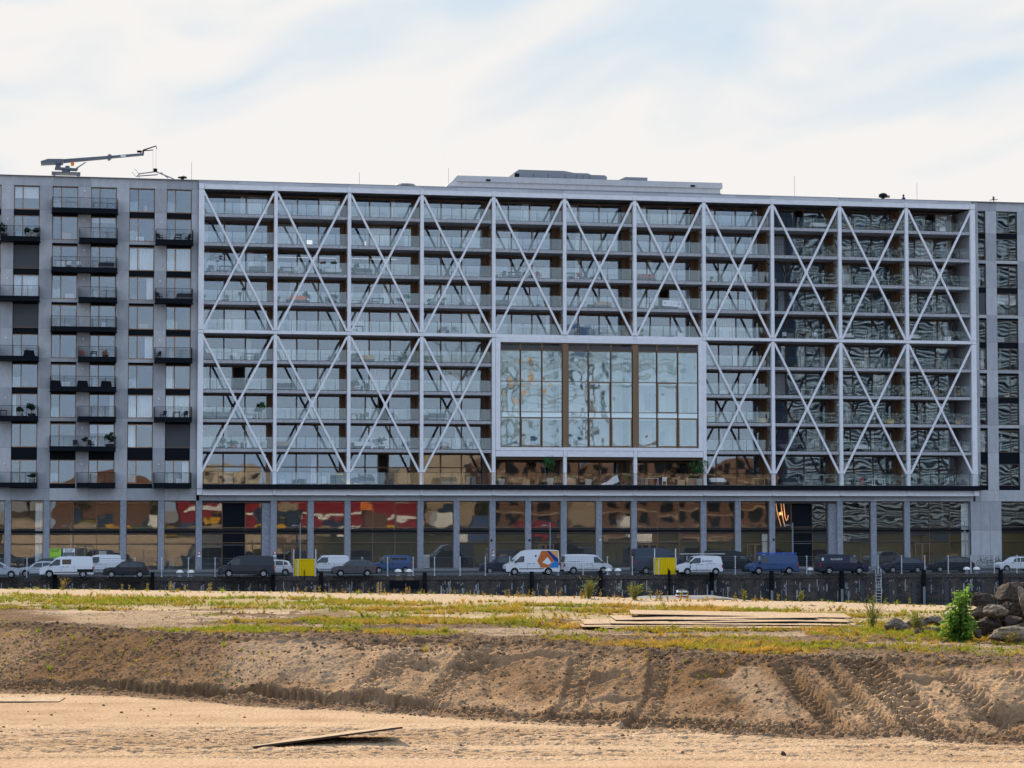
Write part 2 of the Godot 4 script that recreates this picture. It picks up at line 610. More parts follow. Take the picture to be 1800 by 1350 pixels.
# a rut along a line of (x, d) points: sunk bed, tread bars across it, a pushed-up lip on both sides
func rut(s: Sheet, pts: Array, width: float, depth: float, period: float, tread: float, lean: float, lip: float, tint: Color, share: float) -> void:
	var lo := Vector2(1e9, 1e9)
	var hi := Vector2(-1e9, -1e9)
	for p in pts:
		lo = lo.min(p)
		hi = hi.max(p)
	var reach := width * 1.2
	var i0 := maxi(0, int((lo.x - reach - s.x0) / s.sx))
	var i1 := mini(s.nx - 1, int((hi.x + reach - s.x0) / s.sx) + 1)
	var j0 := maxi(0, int((lo.y - reach - s.d0) / s.sd))
	var j1 := mini(s.nd - 1, int((hi.y + reach - s.d0) / s.sd) + 1)
	var small: FastNoiseLite = nz.small
	for j in range(j0, j1 + 1):
		for i in range(i0, i1 + 1):
			var p := Vector2(s.x0 + i * s.sx, s.d0 + j * s.sd)
			var best := 1e9
			var side := 0.0
			var along := 0.0
			var run := 0.0
			var endness := 0.0
			for k in pts.size() - 1:
				var a: Vector2 = pts[k]
				var e: Vector2 = pts[k + 1] - a
				var l := e.length()
				var t := clampf((p - a).dot(e) / (l * l), 0.0, 1.0)
				var q := a + e * t
				var dd := p.distance_to(q)
				if dd < best:
					best = dd
					side = signf(e.cross(p - a)) * dd
					along = run + t * l
					endness = 1.0 if (k == 0 and t <= 0.0) or (k == pts.size() - 2 and t >= 1.0) else 0.0
				run += l
			if best > reach:
				continue
			var keep := smoothstep(0.0, 0.5, along) * smoothstep(0.0, 0.5, run - along)
			if endness > 0.0:
				continue
			var ns := small.get_noise_2d(p.x * 1.3, p.y * 1.3)
			var hw := width * 0.5 * (1.0 + ns * 0.12)
			var q2 := absf(side) / hw
			var at := j * s.nx + i
			if q2 < 1.0:
				var bed := 1.0 - smoothstep(0.75, 1.0, q2)
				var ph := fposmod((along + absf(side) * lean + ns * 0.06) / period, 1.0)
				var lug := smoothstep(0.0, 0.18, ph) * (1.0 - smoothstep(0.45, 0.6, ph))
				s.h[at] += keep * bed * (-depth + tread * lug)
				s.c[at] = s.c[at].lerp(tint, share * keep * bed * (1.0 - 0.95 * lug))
			elif q2 < 2.0:
				var f := 1.0 - smoothstep(1.0, 1.9, q2)
				s.h[at] += keep * lip * f * (0.7 + 0.6 * ns)


func sheet_mesh(s: Sheet) -> ArrayMesh:
	var n := s.nx * s.nd
	var v := PackedVector3Array()
	var nn := PackedVector3Array()
	v.resize(n)
	nn.resize(n)
	for j in s.nd:
		for i in s.nx:
			var at := j * s.nx + i
			v[at] = Vector3(s.x0 + i * s.sx, s.h[at], -(s.d0 + j * s.sd))
			var l := s.h[at - 1] if i > 0 else s.h[at]
			var r := s.h[at + 1] if i < s.nx - 1 else s.h[at]
			var f := s.h[at - s.nx] if j > 0 else s.h[at]
			var b := s.h[at + s.nx] if j < s.nd - 1 else s.h[at]
			nn[at] = Vector3((l - r) / (2.0 * s.sx), 1.0, (b - f) / (2.0 * s.sd)).normalized()
	var ix := PackedInt32Array()
	ix.resize((s.nx - 1) * (s.nd - 1) * 6)
	var k := 0
	for j in s.nd - 1:
		for i in s.nx - 1:
			var a := j * s.nx + i
			ix[k] = a; ix[k + 1] = a + s.nx; ix[k + 2] = a + s.nx + 1
			ix[k + 3] = a; ix[k + 4] = a + s.nx + 1; ix[k + 5] = a + 1
			k += 6
	var arr := []
	arr.resize(Mesh.ARRAY_MAX)
	arr[Mesh.ARRAY_VERTEX] = v
	arr[Mesh.ARRAY_NORMAL] = nn
	arr[Mesh.ARRAY_COLOR] = s.c
	arr[Mesh.ARRAY_INDEX] = ix
	var am := ArrayMesh.new()
	am.add_surface_from_arrays(Mesh.PRIMITIVE_TRIANGLES, arr)
	return am


var near_sheet: Sheet
var far_sheet: Sheet


func ground_at(x: float, d: float) -> float:
	for s in [near_sheet, far_sheet]:
		var i := int((x - s.x0) / s.sx)
		var j := int((d - s.d0) / s.sd)
		if i >= 0 and j >= 0 and i < s.nx - 1 and j < s.nd - 1:
			var fx: float = (x - s.x0) / s.sx - i
			var fy: float = (d - s.d0) / s.sd - j
			var at: int = j * s.nx + i
			return lerpf(lerpf(s.h[at], s.h[at + 1], fx), lerpf(s.h[at + s.nx], s.h[at + s.nx + 1], fx), fy)
	return 2.05 if d < 45.0 else 3.1


func build_terrain() -> void:
	nz.big = new_noise(3, 0.16, 2)
	nz.mid = new_noise(4, 0.75, 3)
	nz.small = new_noise(5, 2.6, 3)
	nz.tiny = new_noise(6, 8.0, 2)
	nz.streak = new_noise(8, 0.42, 3)
	near_sheet = make_sheet(-14.8, 14.8, 34.3, 61.5, 0.041, 0.046, true)
	var dark := Color(0.15, 0.092, 0.054)
	var brown := Color(0.21, 0.135, 0.083)
	var pale := Color(0.55, 0.39, 0.25)
	var V := func(a: Array) -> Array:
		var o := []
		for k in range(0, a.size(), 2):
			o.append(moved(Vector2(a[k], a[k + 1])) if a[k + 1] < 60.0 else Vector2(a[k], a[k + 1]))
		return o
	# wheel tracks up the bank, and the ruts along its foot
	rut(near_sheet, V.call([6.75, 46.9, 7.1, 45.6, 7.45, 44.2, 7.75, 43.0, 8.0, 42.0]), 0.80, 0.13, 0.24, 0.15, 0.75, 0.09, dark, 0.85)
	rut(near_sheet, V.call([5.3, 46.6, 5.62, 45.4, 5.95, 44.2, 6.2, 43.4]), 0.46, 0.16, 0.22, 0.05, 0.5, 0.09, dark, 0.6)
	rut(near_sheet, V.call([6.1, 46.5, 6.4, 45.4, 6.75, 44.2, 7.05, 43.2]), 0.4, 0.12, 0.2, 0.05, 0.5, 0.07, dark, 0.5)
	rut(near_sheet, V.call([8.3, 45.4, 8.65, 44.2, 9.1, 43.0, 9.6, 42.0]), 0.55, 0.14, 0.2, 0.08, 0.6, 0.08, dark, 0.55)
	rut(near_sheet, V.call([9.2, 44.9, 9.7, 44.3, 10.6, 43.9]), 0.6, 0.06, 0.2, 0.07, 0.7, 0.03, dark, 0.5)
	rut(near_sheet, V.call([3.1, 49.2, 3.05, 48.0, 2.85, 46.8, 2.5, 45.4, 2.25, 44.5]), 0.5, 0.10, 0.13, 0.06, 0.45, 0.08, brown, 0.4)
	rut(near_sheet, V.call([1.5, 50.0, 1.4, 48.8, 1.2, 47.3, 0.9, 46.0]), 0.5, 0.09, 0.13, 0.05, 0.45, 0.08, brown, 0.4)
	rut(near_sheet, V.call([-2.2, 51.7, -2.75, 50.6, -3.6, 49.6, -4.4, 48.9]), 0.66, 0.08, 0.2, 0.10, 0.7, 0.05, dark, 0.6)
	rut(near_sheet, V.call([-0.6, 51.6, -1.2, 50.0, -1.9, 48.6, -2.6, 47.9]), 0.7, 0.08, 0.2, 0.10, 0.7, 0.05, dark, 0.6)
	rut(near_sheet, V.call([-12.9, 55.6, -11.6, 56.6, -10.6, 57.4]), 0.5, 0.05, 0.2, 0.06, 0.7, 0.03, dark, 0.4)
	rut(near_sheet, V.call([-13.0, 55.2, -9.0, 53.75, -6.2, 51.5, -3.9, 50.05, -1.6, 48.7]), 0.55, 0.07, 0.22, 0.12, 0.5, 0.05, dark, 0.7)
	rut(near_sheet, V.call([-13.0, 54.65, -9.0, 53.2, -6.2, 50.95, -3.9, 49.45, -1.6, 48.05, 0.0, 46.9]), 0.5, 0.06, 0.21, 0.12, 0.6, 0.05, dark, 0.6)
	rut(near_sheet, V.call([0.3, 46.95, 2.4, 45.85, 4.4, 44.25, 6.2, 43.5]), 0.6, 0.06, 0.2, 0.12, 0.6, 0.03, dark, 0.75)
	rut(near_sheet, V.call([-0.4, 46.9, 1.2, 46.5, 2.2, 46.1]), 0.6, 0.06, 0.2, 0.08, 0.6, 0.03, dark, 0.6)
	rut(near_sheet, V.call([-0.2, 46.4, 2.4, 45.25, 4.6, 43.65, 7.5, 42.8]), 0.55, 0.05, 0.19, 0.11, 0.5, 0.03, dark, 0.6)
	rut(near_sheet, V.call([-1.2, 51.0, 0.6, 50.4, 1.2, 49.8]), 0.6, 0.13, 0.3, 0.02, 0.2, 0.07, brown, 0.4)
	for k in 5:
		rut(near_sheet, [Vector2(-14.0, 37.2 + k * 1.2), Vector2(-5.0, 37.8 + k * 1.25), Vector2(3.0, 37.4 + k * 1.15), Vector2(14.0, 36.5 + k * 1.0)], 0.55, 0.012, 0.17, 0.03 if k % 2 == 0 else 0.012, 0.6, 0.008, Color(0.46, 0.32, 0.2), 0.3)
	# cut step above the rut at the foot of the bank, dug-out hollows and clean scraped faces
	var s := near_sheet
	for j in s.nd:
		for i in s.nx:
			var x := s.x0 + i * s.sx
			if x < -12.5 or x > 12.0:
				continue
			var d := s.d0 + j * s.sd
			var at := j * s.nx + i
			if x < -1.0:
				var line := curve([-12.5, -9.0, -6.4, -4.6, -2.6, -1.0], [53.9, 52.5, 50.5, 49.3, 48.2, 46.6], x) + (nz.mid as FastNoiseLite).get_noise_2d(x * 1.6, 3.0) * 0.4
				var g := d - line
				if g > -1.6 and g < 0.05:
					var strength := smoothstep(-12.0, -6.5, x) * (1.0 - smoothstep(-2.0, -1.2, x)) * 0.8 + 0.2
					s.h[at] -= 0.25 * strength * smoothstep(0.03, -0.05, g) * (1.0 - smoothstep(-0.35, -1.1, g))
					if g > -0.12:
						s.c[at] = s.c[at].lerp(dark, 0.4 * strength)
			for hole in [[1.7, 47.6, 0.75, 0.4, 0.30], [4.05, 46.6, 0.5, 0.34, 0.22], [2.2, 46.0, 0.5, 0.3, 0.14], [-0.9, 49.8, 0.9, 0.4, 0.22], [0.2, 50.2, 0.8, 0.3, 0.2], [9.1, 42.4, 1.0, 0.5, 0.2], [7.8, 44.6, 0.6, 0.3, 0.16], [-2.0, 50.4, 0.5, 0.3, 0.15]]:
				var ex: float = (x - hole[0]) / hole[2]
				var ed: float = (d - hole[1]) / hole[3]
				var rr := ex * ex + ed * ed
				if rr < 1.0:
					s.h[at] -= hole[4] * (1.0 - rr)
					s.c[at] = s.c[at].lerp(brown, 0.5 * (1.0 - rr))
			# a smooth triangular face of dry sand
			var f1: float = smoothstep(4.0, 4.5, x + (d - 45.2) * 0.25) * (1.0 - smoothstep(5.0, 5.25, x + (d - 45.2) * 0.2)) * smoothstep(42.9, 43.4, d) * (1.0 - smoothstep(46.4, 46.9, d))
			f1 = maxf(f1, smoothstep(-6.8, -6.0, x) * (1.0 - smoothstep(-3.9, -3.3, x + (d - 51.0) * 0.3)) * smoothstep(50.0, 50.5, d + (x + 5.0) * 0.2) * (1.0 - smoothstep(53.0, 53.4, d + (x + 5.0) * 0.3)))
			if f1 > 0.0:
				s.c[at] = s.c[at].lerp(pale, 0.5 * f1)
	far_sheet = make_sheet(-27.0, 27.0, 61.5, 100.0, 0.15, 0.15, false)
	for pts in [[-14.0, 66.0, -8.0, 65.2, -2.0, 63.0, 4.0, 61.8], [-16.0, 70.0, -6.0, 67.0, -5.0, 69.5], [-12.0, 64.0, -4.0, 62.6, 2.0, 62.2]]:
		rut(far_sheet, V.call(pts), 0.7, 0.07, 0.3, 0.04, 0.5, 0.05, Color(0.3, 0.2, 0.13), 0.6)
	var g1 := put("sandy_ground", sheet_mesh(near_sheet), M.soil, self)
	tag(g1, "churned sandy bank with wheel tracks in front of flat sand", "", "", "structure")
	var g2 := put("sandy_ground", sheet_mesh(far_sheet), M.soil, self)
	tag(g2, "level sandy shore with patches of grass above the water", "", "", "structure")
	# the rest of the spit, out of the frame and behind the camera
	var wide := Sheet.new()
	wide.x0 = -220.0
	wide.d0 = -330.0
	wide.nx = 150
	wide.nd = 110
	wide.sx = 4.0
	wide.sd = 4.0
	for j in wide.nd:
		for i in wide.nx:
			var x := wide.x0 + i * wide.sx
			var d := wide.d0 + j * wide.sd
			var h := 2.2 + (nz.big as FastNoiseLite).get_noise_2d(x * 0.4, d * 0.4) * 0.5
			var de := curve(eX, eD, x)
			h = lerpf(h, 3.0, smoothstep(45.0, 58.0, d))
			h = lerpf(h, 1.0, smoothstep(24.0, 50.0, x))
			h -= smoothstep(0.0, 14.0, d - de) * 8.0
			if x > -29.0 and x < 29.0 and d > 32.0 and d < 103.0:
				h -= 2.2
			wide.h.append(h)
			var gr := (nz.big as FastNoiseLite).get_noise_2d(x * 0.3 + 50.0, d * 0.3)
			wide.c.append(Color(0.25, 0.18, 0.115).lerp(Color(0.06, 0.07, 0.03), maxf(smoothstep(-0.15, 0.2, gr), 0.8 * smoothstep(20.0, 60.0, x))))
	var g3 := put("sandy_ground", sheet_mesh(wide), M.soil, self)
	tag(g3, "open sandy ground reaching away on both sides of the shore", "", "", "structure")


# ---------------------------------------------------------------- apartment building

func pane(parent: Node3D, u0: float, u1: float, y0: float, y1: float, w: float, m: Material, tilt := 0.0016, called := "pane") -> void:
	var o := bx(parent, called, u0, u1, y0, y1, w - 0.012, w + 0.012, m)
	o.rotation = Vector3(rng.randfn(0.0, tilt), rng.randfn(0.0, tilt), 0)


func frame_mesh(wd: float, ht: float, t: float, dp: float, mulls: Array, cross: Array) -> ArrayMesh:
	var k := "f%.3f_%.3f_%.3f_%s_%s" % [wd, ht, t, str(mulls), str(cross)]
	if not shared.has(k):
		var st := surf()
		cube(st, -wd / 2, -wd / 2 + t, -ht / 2, ht / 2, -dp / 2, dp / 2)
		cube(st, wd / 2 - t, wd / 2, -ht / 2, ht / 2, -dp / 2, dp / 2)
		cube(st, -wd / 2 + t, wd / 2 - t, ht / 2 - t, ht / 2, -dp / 2 + 0.003, dp / 2 - 0.003)
		cube(st, -wd / 2 + t, wd / 2 - t, -ht / 2, -ht / 2 + t, -dp / 2 + 0.003, dp / 2 - 0.003)
		for m in mulls:
			cube(st, m - t * 0.6 - wd / 2, m + t * 0.6 - wd / 2, -ht / 2 + t, ht / 2 - t, -dp / 2 + 0.006, dp / 2 - 0.006)
		for c in cross:
			cube(st, -wd / 2 + t, wd / 2 - t, c - t * 0.5 - ht / 2, c + t * 0.5 - ht / 2, -dp / 2 + 0.012, dp / 2 - 0.012)
		shared[k] = st.commit()
	return shared[k]


func curtain(parent: Node3D, u0: float, u1: float, y0: float, y1: float, w: float) -> void:
	# hanging folds
	var n := maxi(3, int((u1 - u0) / 0.13))
	var st := surf()
	for i in n:
		var a := lerpf(u0, u1, float(i) / n)
		var b := lerpf(u0, u1, float(i + 1) / n)
		var za := w + (0.05 if i % 2 == 0 else 0.0)
		var zb := w + (0.0 if i % 2 == 0 else 0.05)
		var o: Vector3 = org[parent]
		quad(st, Vector3(a, y0, za) - o, Vector3(b, y0, zb) - o, Vector3(b, y1, zb) - o, Vector3(a, y1, za) - o)
	var c := put("curtain", st.commit(), M.curtain, parent, org[parent])
	c.position = Vector3.ZERO


func build_apartments() -> void:
	build_core()
	build_wing(true)
	build_wing(false)
	build_frame()
	build_bays()
	build_glass_box()
	build_ground_floor()


func build_core() -> void:
	# solid middle and back of the block, roof, outer sides; the ninth floor keeps two rooms that run right through
	bx(B, "roof", -31.0, 96.0, 40.0, 40.3, -20.0, -0.9, M.concrete_b)
	bx(B, "rear_wall", -31.0, 96.0, 0.0, 33.75, -20.0, -9.2, M.room)
	bx(B, "rear_wall", -31.0, 7.4, 33.75, 40.0, -20.0, -9.2, M.room)
	bx(B, "rear_wall", 23.4, 96.0, 33.75, 40.0, -20.0, -9.2, M.room)
	bx(B, "rear_wall", 7.4, 23.4, 37.0, 40.0, -20.0, -9.2, M.room)
	bx(B, "end_wall", -31.4, -31.0, 0.0, 40.65, -20.0, -0.5, M.concrete)
	bx(B, "end_wall", 96.0, 96.4, 0.0, 40.65, -20.0, -0.5, M.concrete)
	# back wall of the through rooms with its window openings
	var holes := [[8.6, 8.9], [9.78, 9.95], [11.95, 12.6], [18.3, 18.5], [19.6, 20.4]]
	var u := 7.4
	var st := surf()
	for h in holes:
		cube(st, u, h[0], 34.12, 37.0, -9.4, -9.2)
		cube(st, h[0], h[1], 35.72, 37.0, -9.4, -9.2)
		u = h[1]
	cube(st, u, 23.4, 34.12, 37.0, -9.4, -9.2)
	put("rear_wall", st.commit(), M.room, B)
	# parapet panels over the braced middle
	for k in 22:
		bx(B, "parapet_panel", (k * HALF if k > 0 else -0.295) + 0.008, (k + 1) * HALF - 0.008, 40.29, ROOF, -0.95, -0.30, M.concrete if k % 3 else M.concrete_b)
	bx(B, "roof_edge", -31.0, 96.0, ROOF, ROOF + 0.05, -0.98, -0.27, M.grey_metal)


func build_wing(left: bool) -> void:
	var wins: Array
	if left:
		wins = [[-26.9, -24.27], [-23.0, -20.38], [-19.14, -16.52], [-15.24, -12.64], [-11.33, -8.7], [-7.41, -4.8], [-3.57, -0.99]]
	else:
		wins = [[86.06, 86.95], [88.22, 90.72], [91.95, 94.5]]
	var lo := -31.0 if left else 85.42
	var hi := -0.30 if left else 96.0
	var cmats := [M.concrete, M.concrete_b, M.concrete_c]
	# piers, one panel per storey, in front of a backing that shows in the joints
	var edges := [lo]
	for w in wins:
		edges.append(w[0])
		edges.append(w[1])
	edges.append(hi)
	for p in range(0, edges.size(), 2):
		var a: float = edges[p]
		var b: float = edges[p + 1]
		if b < -21.0:
			bx(B, "wall_panel", a, b, 7.26, 39.66, -0.9, -0.5, M.concrete)
			continue
		bx(B, "wall_backing", a + 0.02, b - 0.02, 7.26, 40.6, -0.9, -0.54, M.seam)
		for r in 10:
			var y0: float = FL[r] - (0.45 if r == 0 else 0.02)
			var y1: float = FL[r + 1] - 0.035 if r < 9 else 39.66
			bx(B, "wall_panel", a, b, y0, y1, -0.541, -0.5, cmats[(r * 7 + p * 3 + int(absf(a))) % 3])
		# inside dividing wall
		bx(B, "inner_wall", (a + b) / 2 - 0.1, (a + b) / 2 + 0.1, 7.3, 39.9, -9.2, -0.91, M.room)
	# parapet and first-floor band, panels from window edge to window edge
	var cuts := [lo]
	for w in wins:
		cuts.append(w[0])
	cuts.append(hi)
	for i in cuts.size() - 1:
		bx(B, "parapet_panel", cuts[i] + 0.008, cuts[i + 1] - 0.008, 39.67, ROOF, -0.95, -0.5, cmats[i % 3])
		bx(B, "band_panel", cuts[i] + 0.008, cuts[i + 1] - 0.008, 7.27, 8.50, -0.95, -0.5, cmats[(i + 1) % 3])
	# inner floors
	for r in 10:
		bx(B, "inner_floor", lo, hi, FL[r] - 0.3, FL[r] - 0.02, -9.2, -0.92, M.room)
	bx(B, "inner_floor", lo, hi, 39.69, 39.98, -9.2, -0.96, M.room)
	for wi in wins.size():
		var u0: float = wins[wi][0]
		var u1: float = wins[wi][1]
		if left and wi == 0:
			bx(B, "wall_panel", u0, u1, 7.3, 39.66, -0.9, -0.55, M.concrete_b)
			continue
		for r in 10:
			var y0: float = FL[r] + 0.02
			var y1: float = FL[r] + 2.47
			var shut: bool = (left and ((wi == 2 and r in [7, 5]) or (wi == 6 and r == 1))) or (not left and wi == 0 and r == 6)
			# spandrel above this window: black panel, or a pale concrete strip every second storey
			var top: float = FL[r + 1] if r < 9 else 39.67
			if r < 9:
				if r % 2 == 1 and r > 0:
					bx(B, "spandrel", u0, u1, y1 + 0.02, y1 + 0.24, -0.80, -0.66, M.black)
					bx(B, "sill_panel", u0, u1, y1 + 0.25, top, -0.80, -0.50, cmats[(r + wi) % 3])
				else:
					bx(B, "spandrel", u0, u1, y1 + 0.01, top, -0.80, -0.64, M.black)
			if r == 0:
				bx(B, "spandrel", u0, u1, 8.51, 8.98, -0.80, -0.62, M.black)
			if shut:
				var sh := bx(B, "sun_screen", u0 + 0.02, u1 - 0.02, y0 + 0.08, y1, -0.70, -0.66, M.screen)
				bx(sh, "screen_rail", u0 + 0.02, u1 - 0.02, y0, y0 + 0.08, -0.72, -0.64, M.wood)
				continue
			var wd := u1 - u0
			var m0 := 0.92 if wd > 2.0 else 0.0
			if not left and wd > 2.0:
				m0 = 1.55
			var fm: Material = M.wood_light if left else M.wood_dark
			var win := put("window", frame_mesh(wd, y1 - y0, 0.085, 0.12, [m0] if m0 > 0.0 else [], []), fm, B, Vector3((u0 + u1) / 2, (y0 + y1) / 2, -0.76))
			if m0 > 0.0:
				pane(win, u0 + 0.085, u0 + m0 - 0.052, y0 + 0.085, y1 - 0.085, -0.77, M.window_glass)
				pane(win, u0 + m0 + 0.052, u1 - 0.085, y0 + 0.085, y1 - 0.085, -0.77, M.window_glass)
				if left and rng.randf() < 0.55:
					pane(win, u0 + 0.06, u0 + m0 - 0.03, y0 + 0.05, y0 + 1.05, -0.66, M.rail_glass, 0.001, "guard_pane")
			else:
				pane(win, u0 + 0.085, u1 - 0.085, y0 + 0.085, y1 - 0.085, -0.77, M.window_glass)
			var full: bool = left and ((wi in [5, 6] and r == 7) or (wi == 5 and r == 2) or (wi == 6 and r == 2) or (wi == 2 and r == 6))
			if full:
				curtain(win, u0 + 0.1, u1 - 0.1, y0 + 0.1, y1 - 0.1, -1.0)
			else:
				var pick := rng.randf()
				if pick < 0.14:
					curtain(win, u0 + 0.1, u0 + 0.1 + rng.randf_range(0.3, 0.75), y0 + 0.1, y1 - 0.1, -1.05)
				elif pick < 0.27:
					curtain(win, u1 - 0.1 - rng.randf_range(0.3, 0.9), u1 - 0.1, y0 + 0.1, y1 - 0.1, -1.05)
				elif pick < 0.32:
					bx(win, "blind", u0 + 0.12, u1 - 0.12, y1 - rng.randf_range(0.5, 1.6), y1 - 0.1, -1.06, -1.02, M.curtain)
				if rng.randf() < 0.5:
					var cu := rng.randf_range(u0 + 0.3, u1 - 0.9)
					bx(win, "cabinet", cu, cu + rng.randf_range(0.4, 1.0), y0, y0 + rng.randf_range(0.5, 1.0), -2.2, -1.7, [M.furniture_white, M.tan, M.furniture_grey][rng.randi() % 3])
	if not left:
		return
	# black steel balconies: wide ones and short ones on alternate storeys
	for r in 10:
		var lev: float = FL[r]
		if r % 2 == 1:
			wing_balcony(-15.28, -8.62, lev)
			wall_lights([-12.0], lev)
		else:
			wing_balcony(-12.5, -8.62, lev)
			wing_balcony(-4.72, -0.9, lev)
			wing_balcony(-20.42, -16.45, lev)
			wall_lights([-12.0, -4.2, -19.75], lev)


func wall_lights(us: Array, lev: float) -> void:
	for u in us:
		bx(B, "wall_light", u - 0.07, u + 0.07, lev + 1.95, lev + 2.1, -0.499, -0.42, M.white)


func wing_balcony(u0: float, u1: float, lev: float) -> void:
	var wd := u1 - u0
	var k := "wb%.2f" % wd
	if not shared.has(k):
		var st := surf()
		cube(st, -wd / 2, wd / 2, -0.36, -0.08, -0.8, 0.8)
		cube(st, -wd / 2 - 0.06, wd / 2 + 0.06, -0.40, -0.363, -0.8, 0.86)
		cube(st, -wd / 2 - 0.02, wd / 2 + 0.02, -0.079, 0.10, 0.74, 0.82)
		cube(st, -wd / 2 - 0.02, -wd / 2 + 0.06, -0.079, 0.10, -0.8, 0.739)
		cube(st, wd / 2 - 0.06, wd / 2 + 0.02, -0.079, 0.10, -0.8, 0.739)
		shared[k] = st.commit()
		st = surf()
		var top := 1.17
		cube(st, -wd / 2, wd / 2, top - 0.035, top, 0.755, 0.805)
		var n := int(wd / 0.115)
		for i in n + 1:
			var x := lerpf(-wd / 2 + 0.02, wd / 2 - 0.02, float(i) / n)
			var t := 0.018 if i % 12 == 0 else 0.007
			cube(st, x - t, x + t, 0.10, top - 0.036, 0.772, 0.79)
		for sgn in [-1, 1]:
			var x2: float = sgn * (wd / 2 - 0.02)
			cube(st, x2 - 0.02, x2 + 0.02, top - 0.035, top, -0.8, 0.754)
			# the ends are solid sheet
			cube(st, x2 - 0.012, x2 + 0.012, 0.101, top - 0.037, -0.8, 0.75)
		shared[k + "r"] = st.commit()
	var o := put("balcony", shared[k], M.black, B, Vector3((u0 + u1) / 2, lev, 0.305))
	put("railing", shared[k + "r"], M.black_rail, o, Vector3((u0 + u1) / 2, lev, 0.305))


func build_frame() -> void:
	# outer steel frame: columns in storey lengths between node blocks, beams, crossed braces
	for c in 12:
		var u := c * W
		var hw := 0.28 if c == 0 or c == 11 else 0.18
		var segs := [[7.85, 8.44], [8.49, 24.61], [24.66, 24.99], [25.04, 39.66], [39.71, 40.28]]
		if c == 5 or c == 6:
			segs = [[7.85, 8.44], [8.49, 11.95], [24.69, 24.97], [25.05, 39.66], [39.71, 40.28]]
		for i in segs.size():
			var is_node := i % 2 == 0
			var off := 0.0
			if not (c == 0 or c == 11) and is_node:
				off = 0.02
			bx(B, "steel_node" if is_node else "steel_column", u - hw - off, u + hw + off, segs[i][0], segs[i][1], -0.21, 0.19 if is_node else 0.18, M.steel)
		if c < 11:
			var a := u + hw + 0.035
			var b := (c + 1) * W - (0.28 if c + 1 == 11 else 0.18) - 0.035
			bx(B, "steel_beam", a, b, 39.72, 40.27, -0.20, 0.165, M.steel)
			bx(B, "beam_flange", a, b, 40.2701, 40.288, -0.20, 0.21, M.steel)
			bx(B, "steel_beam", a, b, 24.67, 24.99, -0.20, 0.165, M.steel)
			bx(B, "steel_beam", a, b, 7.86, 8.43, -0.20, 0.10, M.steel)
			bx(B, "beam_flange", a, b, 7.83, 7.8595, -0.20, 0.19, M.steel)
		# thin dark shadow gap beside the node blocks
	for c in 11:
		for lev in [[25.0, 39.7], [10.2, 24.66]]:
			if lev[0] < 20.0 and c >= 4 and c <= 6:
				continue
			var a := c * W + 0.22
			var b := (c + 1) * W - 0.22
			var y0: float = lev[0] + 0.05
			var y1: float = lev[1] - 0.25
			for s in 2:
				var p := Vector3(a, y1 if s == 0 else y0, 0.0)
				var q := Vector3(b, y0 if s == 0 else y1, 0.0)
				brace(p, q, s)
			var mid := put("brace_node", box_mesh(Vector3(0.36, 0.62, 0.30)), M.steel, B, Vector3((a + b) / 2, (y0 + y1) / 2, 0.0))
			mid.rotation = Vector3.ZERO


func brace(p: Vector3, q: Vector3, s: int) -> void:
	# a box-section brace in two lengths that meet at the crossing
	var m := (p + q) / 2
	var t := (q - p).normalized()
	for h in [[p, m - t * 0.16], [m + t * 0.16, q]]:
		var l: float = h[0].distance_to(h[1])
		var o := put("diagonal_brace", box_mesh(Vector3(l, 0.215, 0.22 if s == 0 else 0.216)), M.steel, B, (h[0] + h[1]) / 2)
		o.rotation.z = atan2(t.y, t.x)


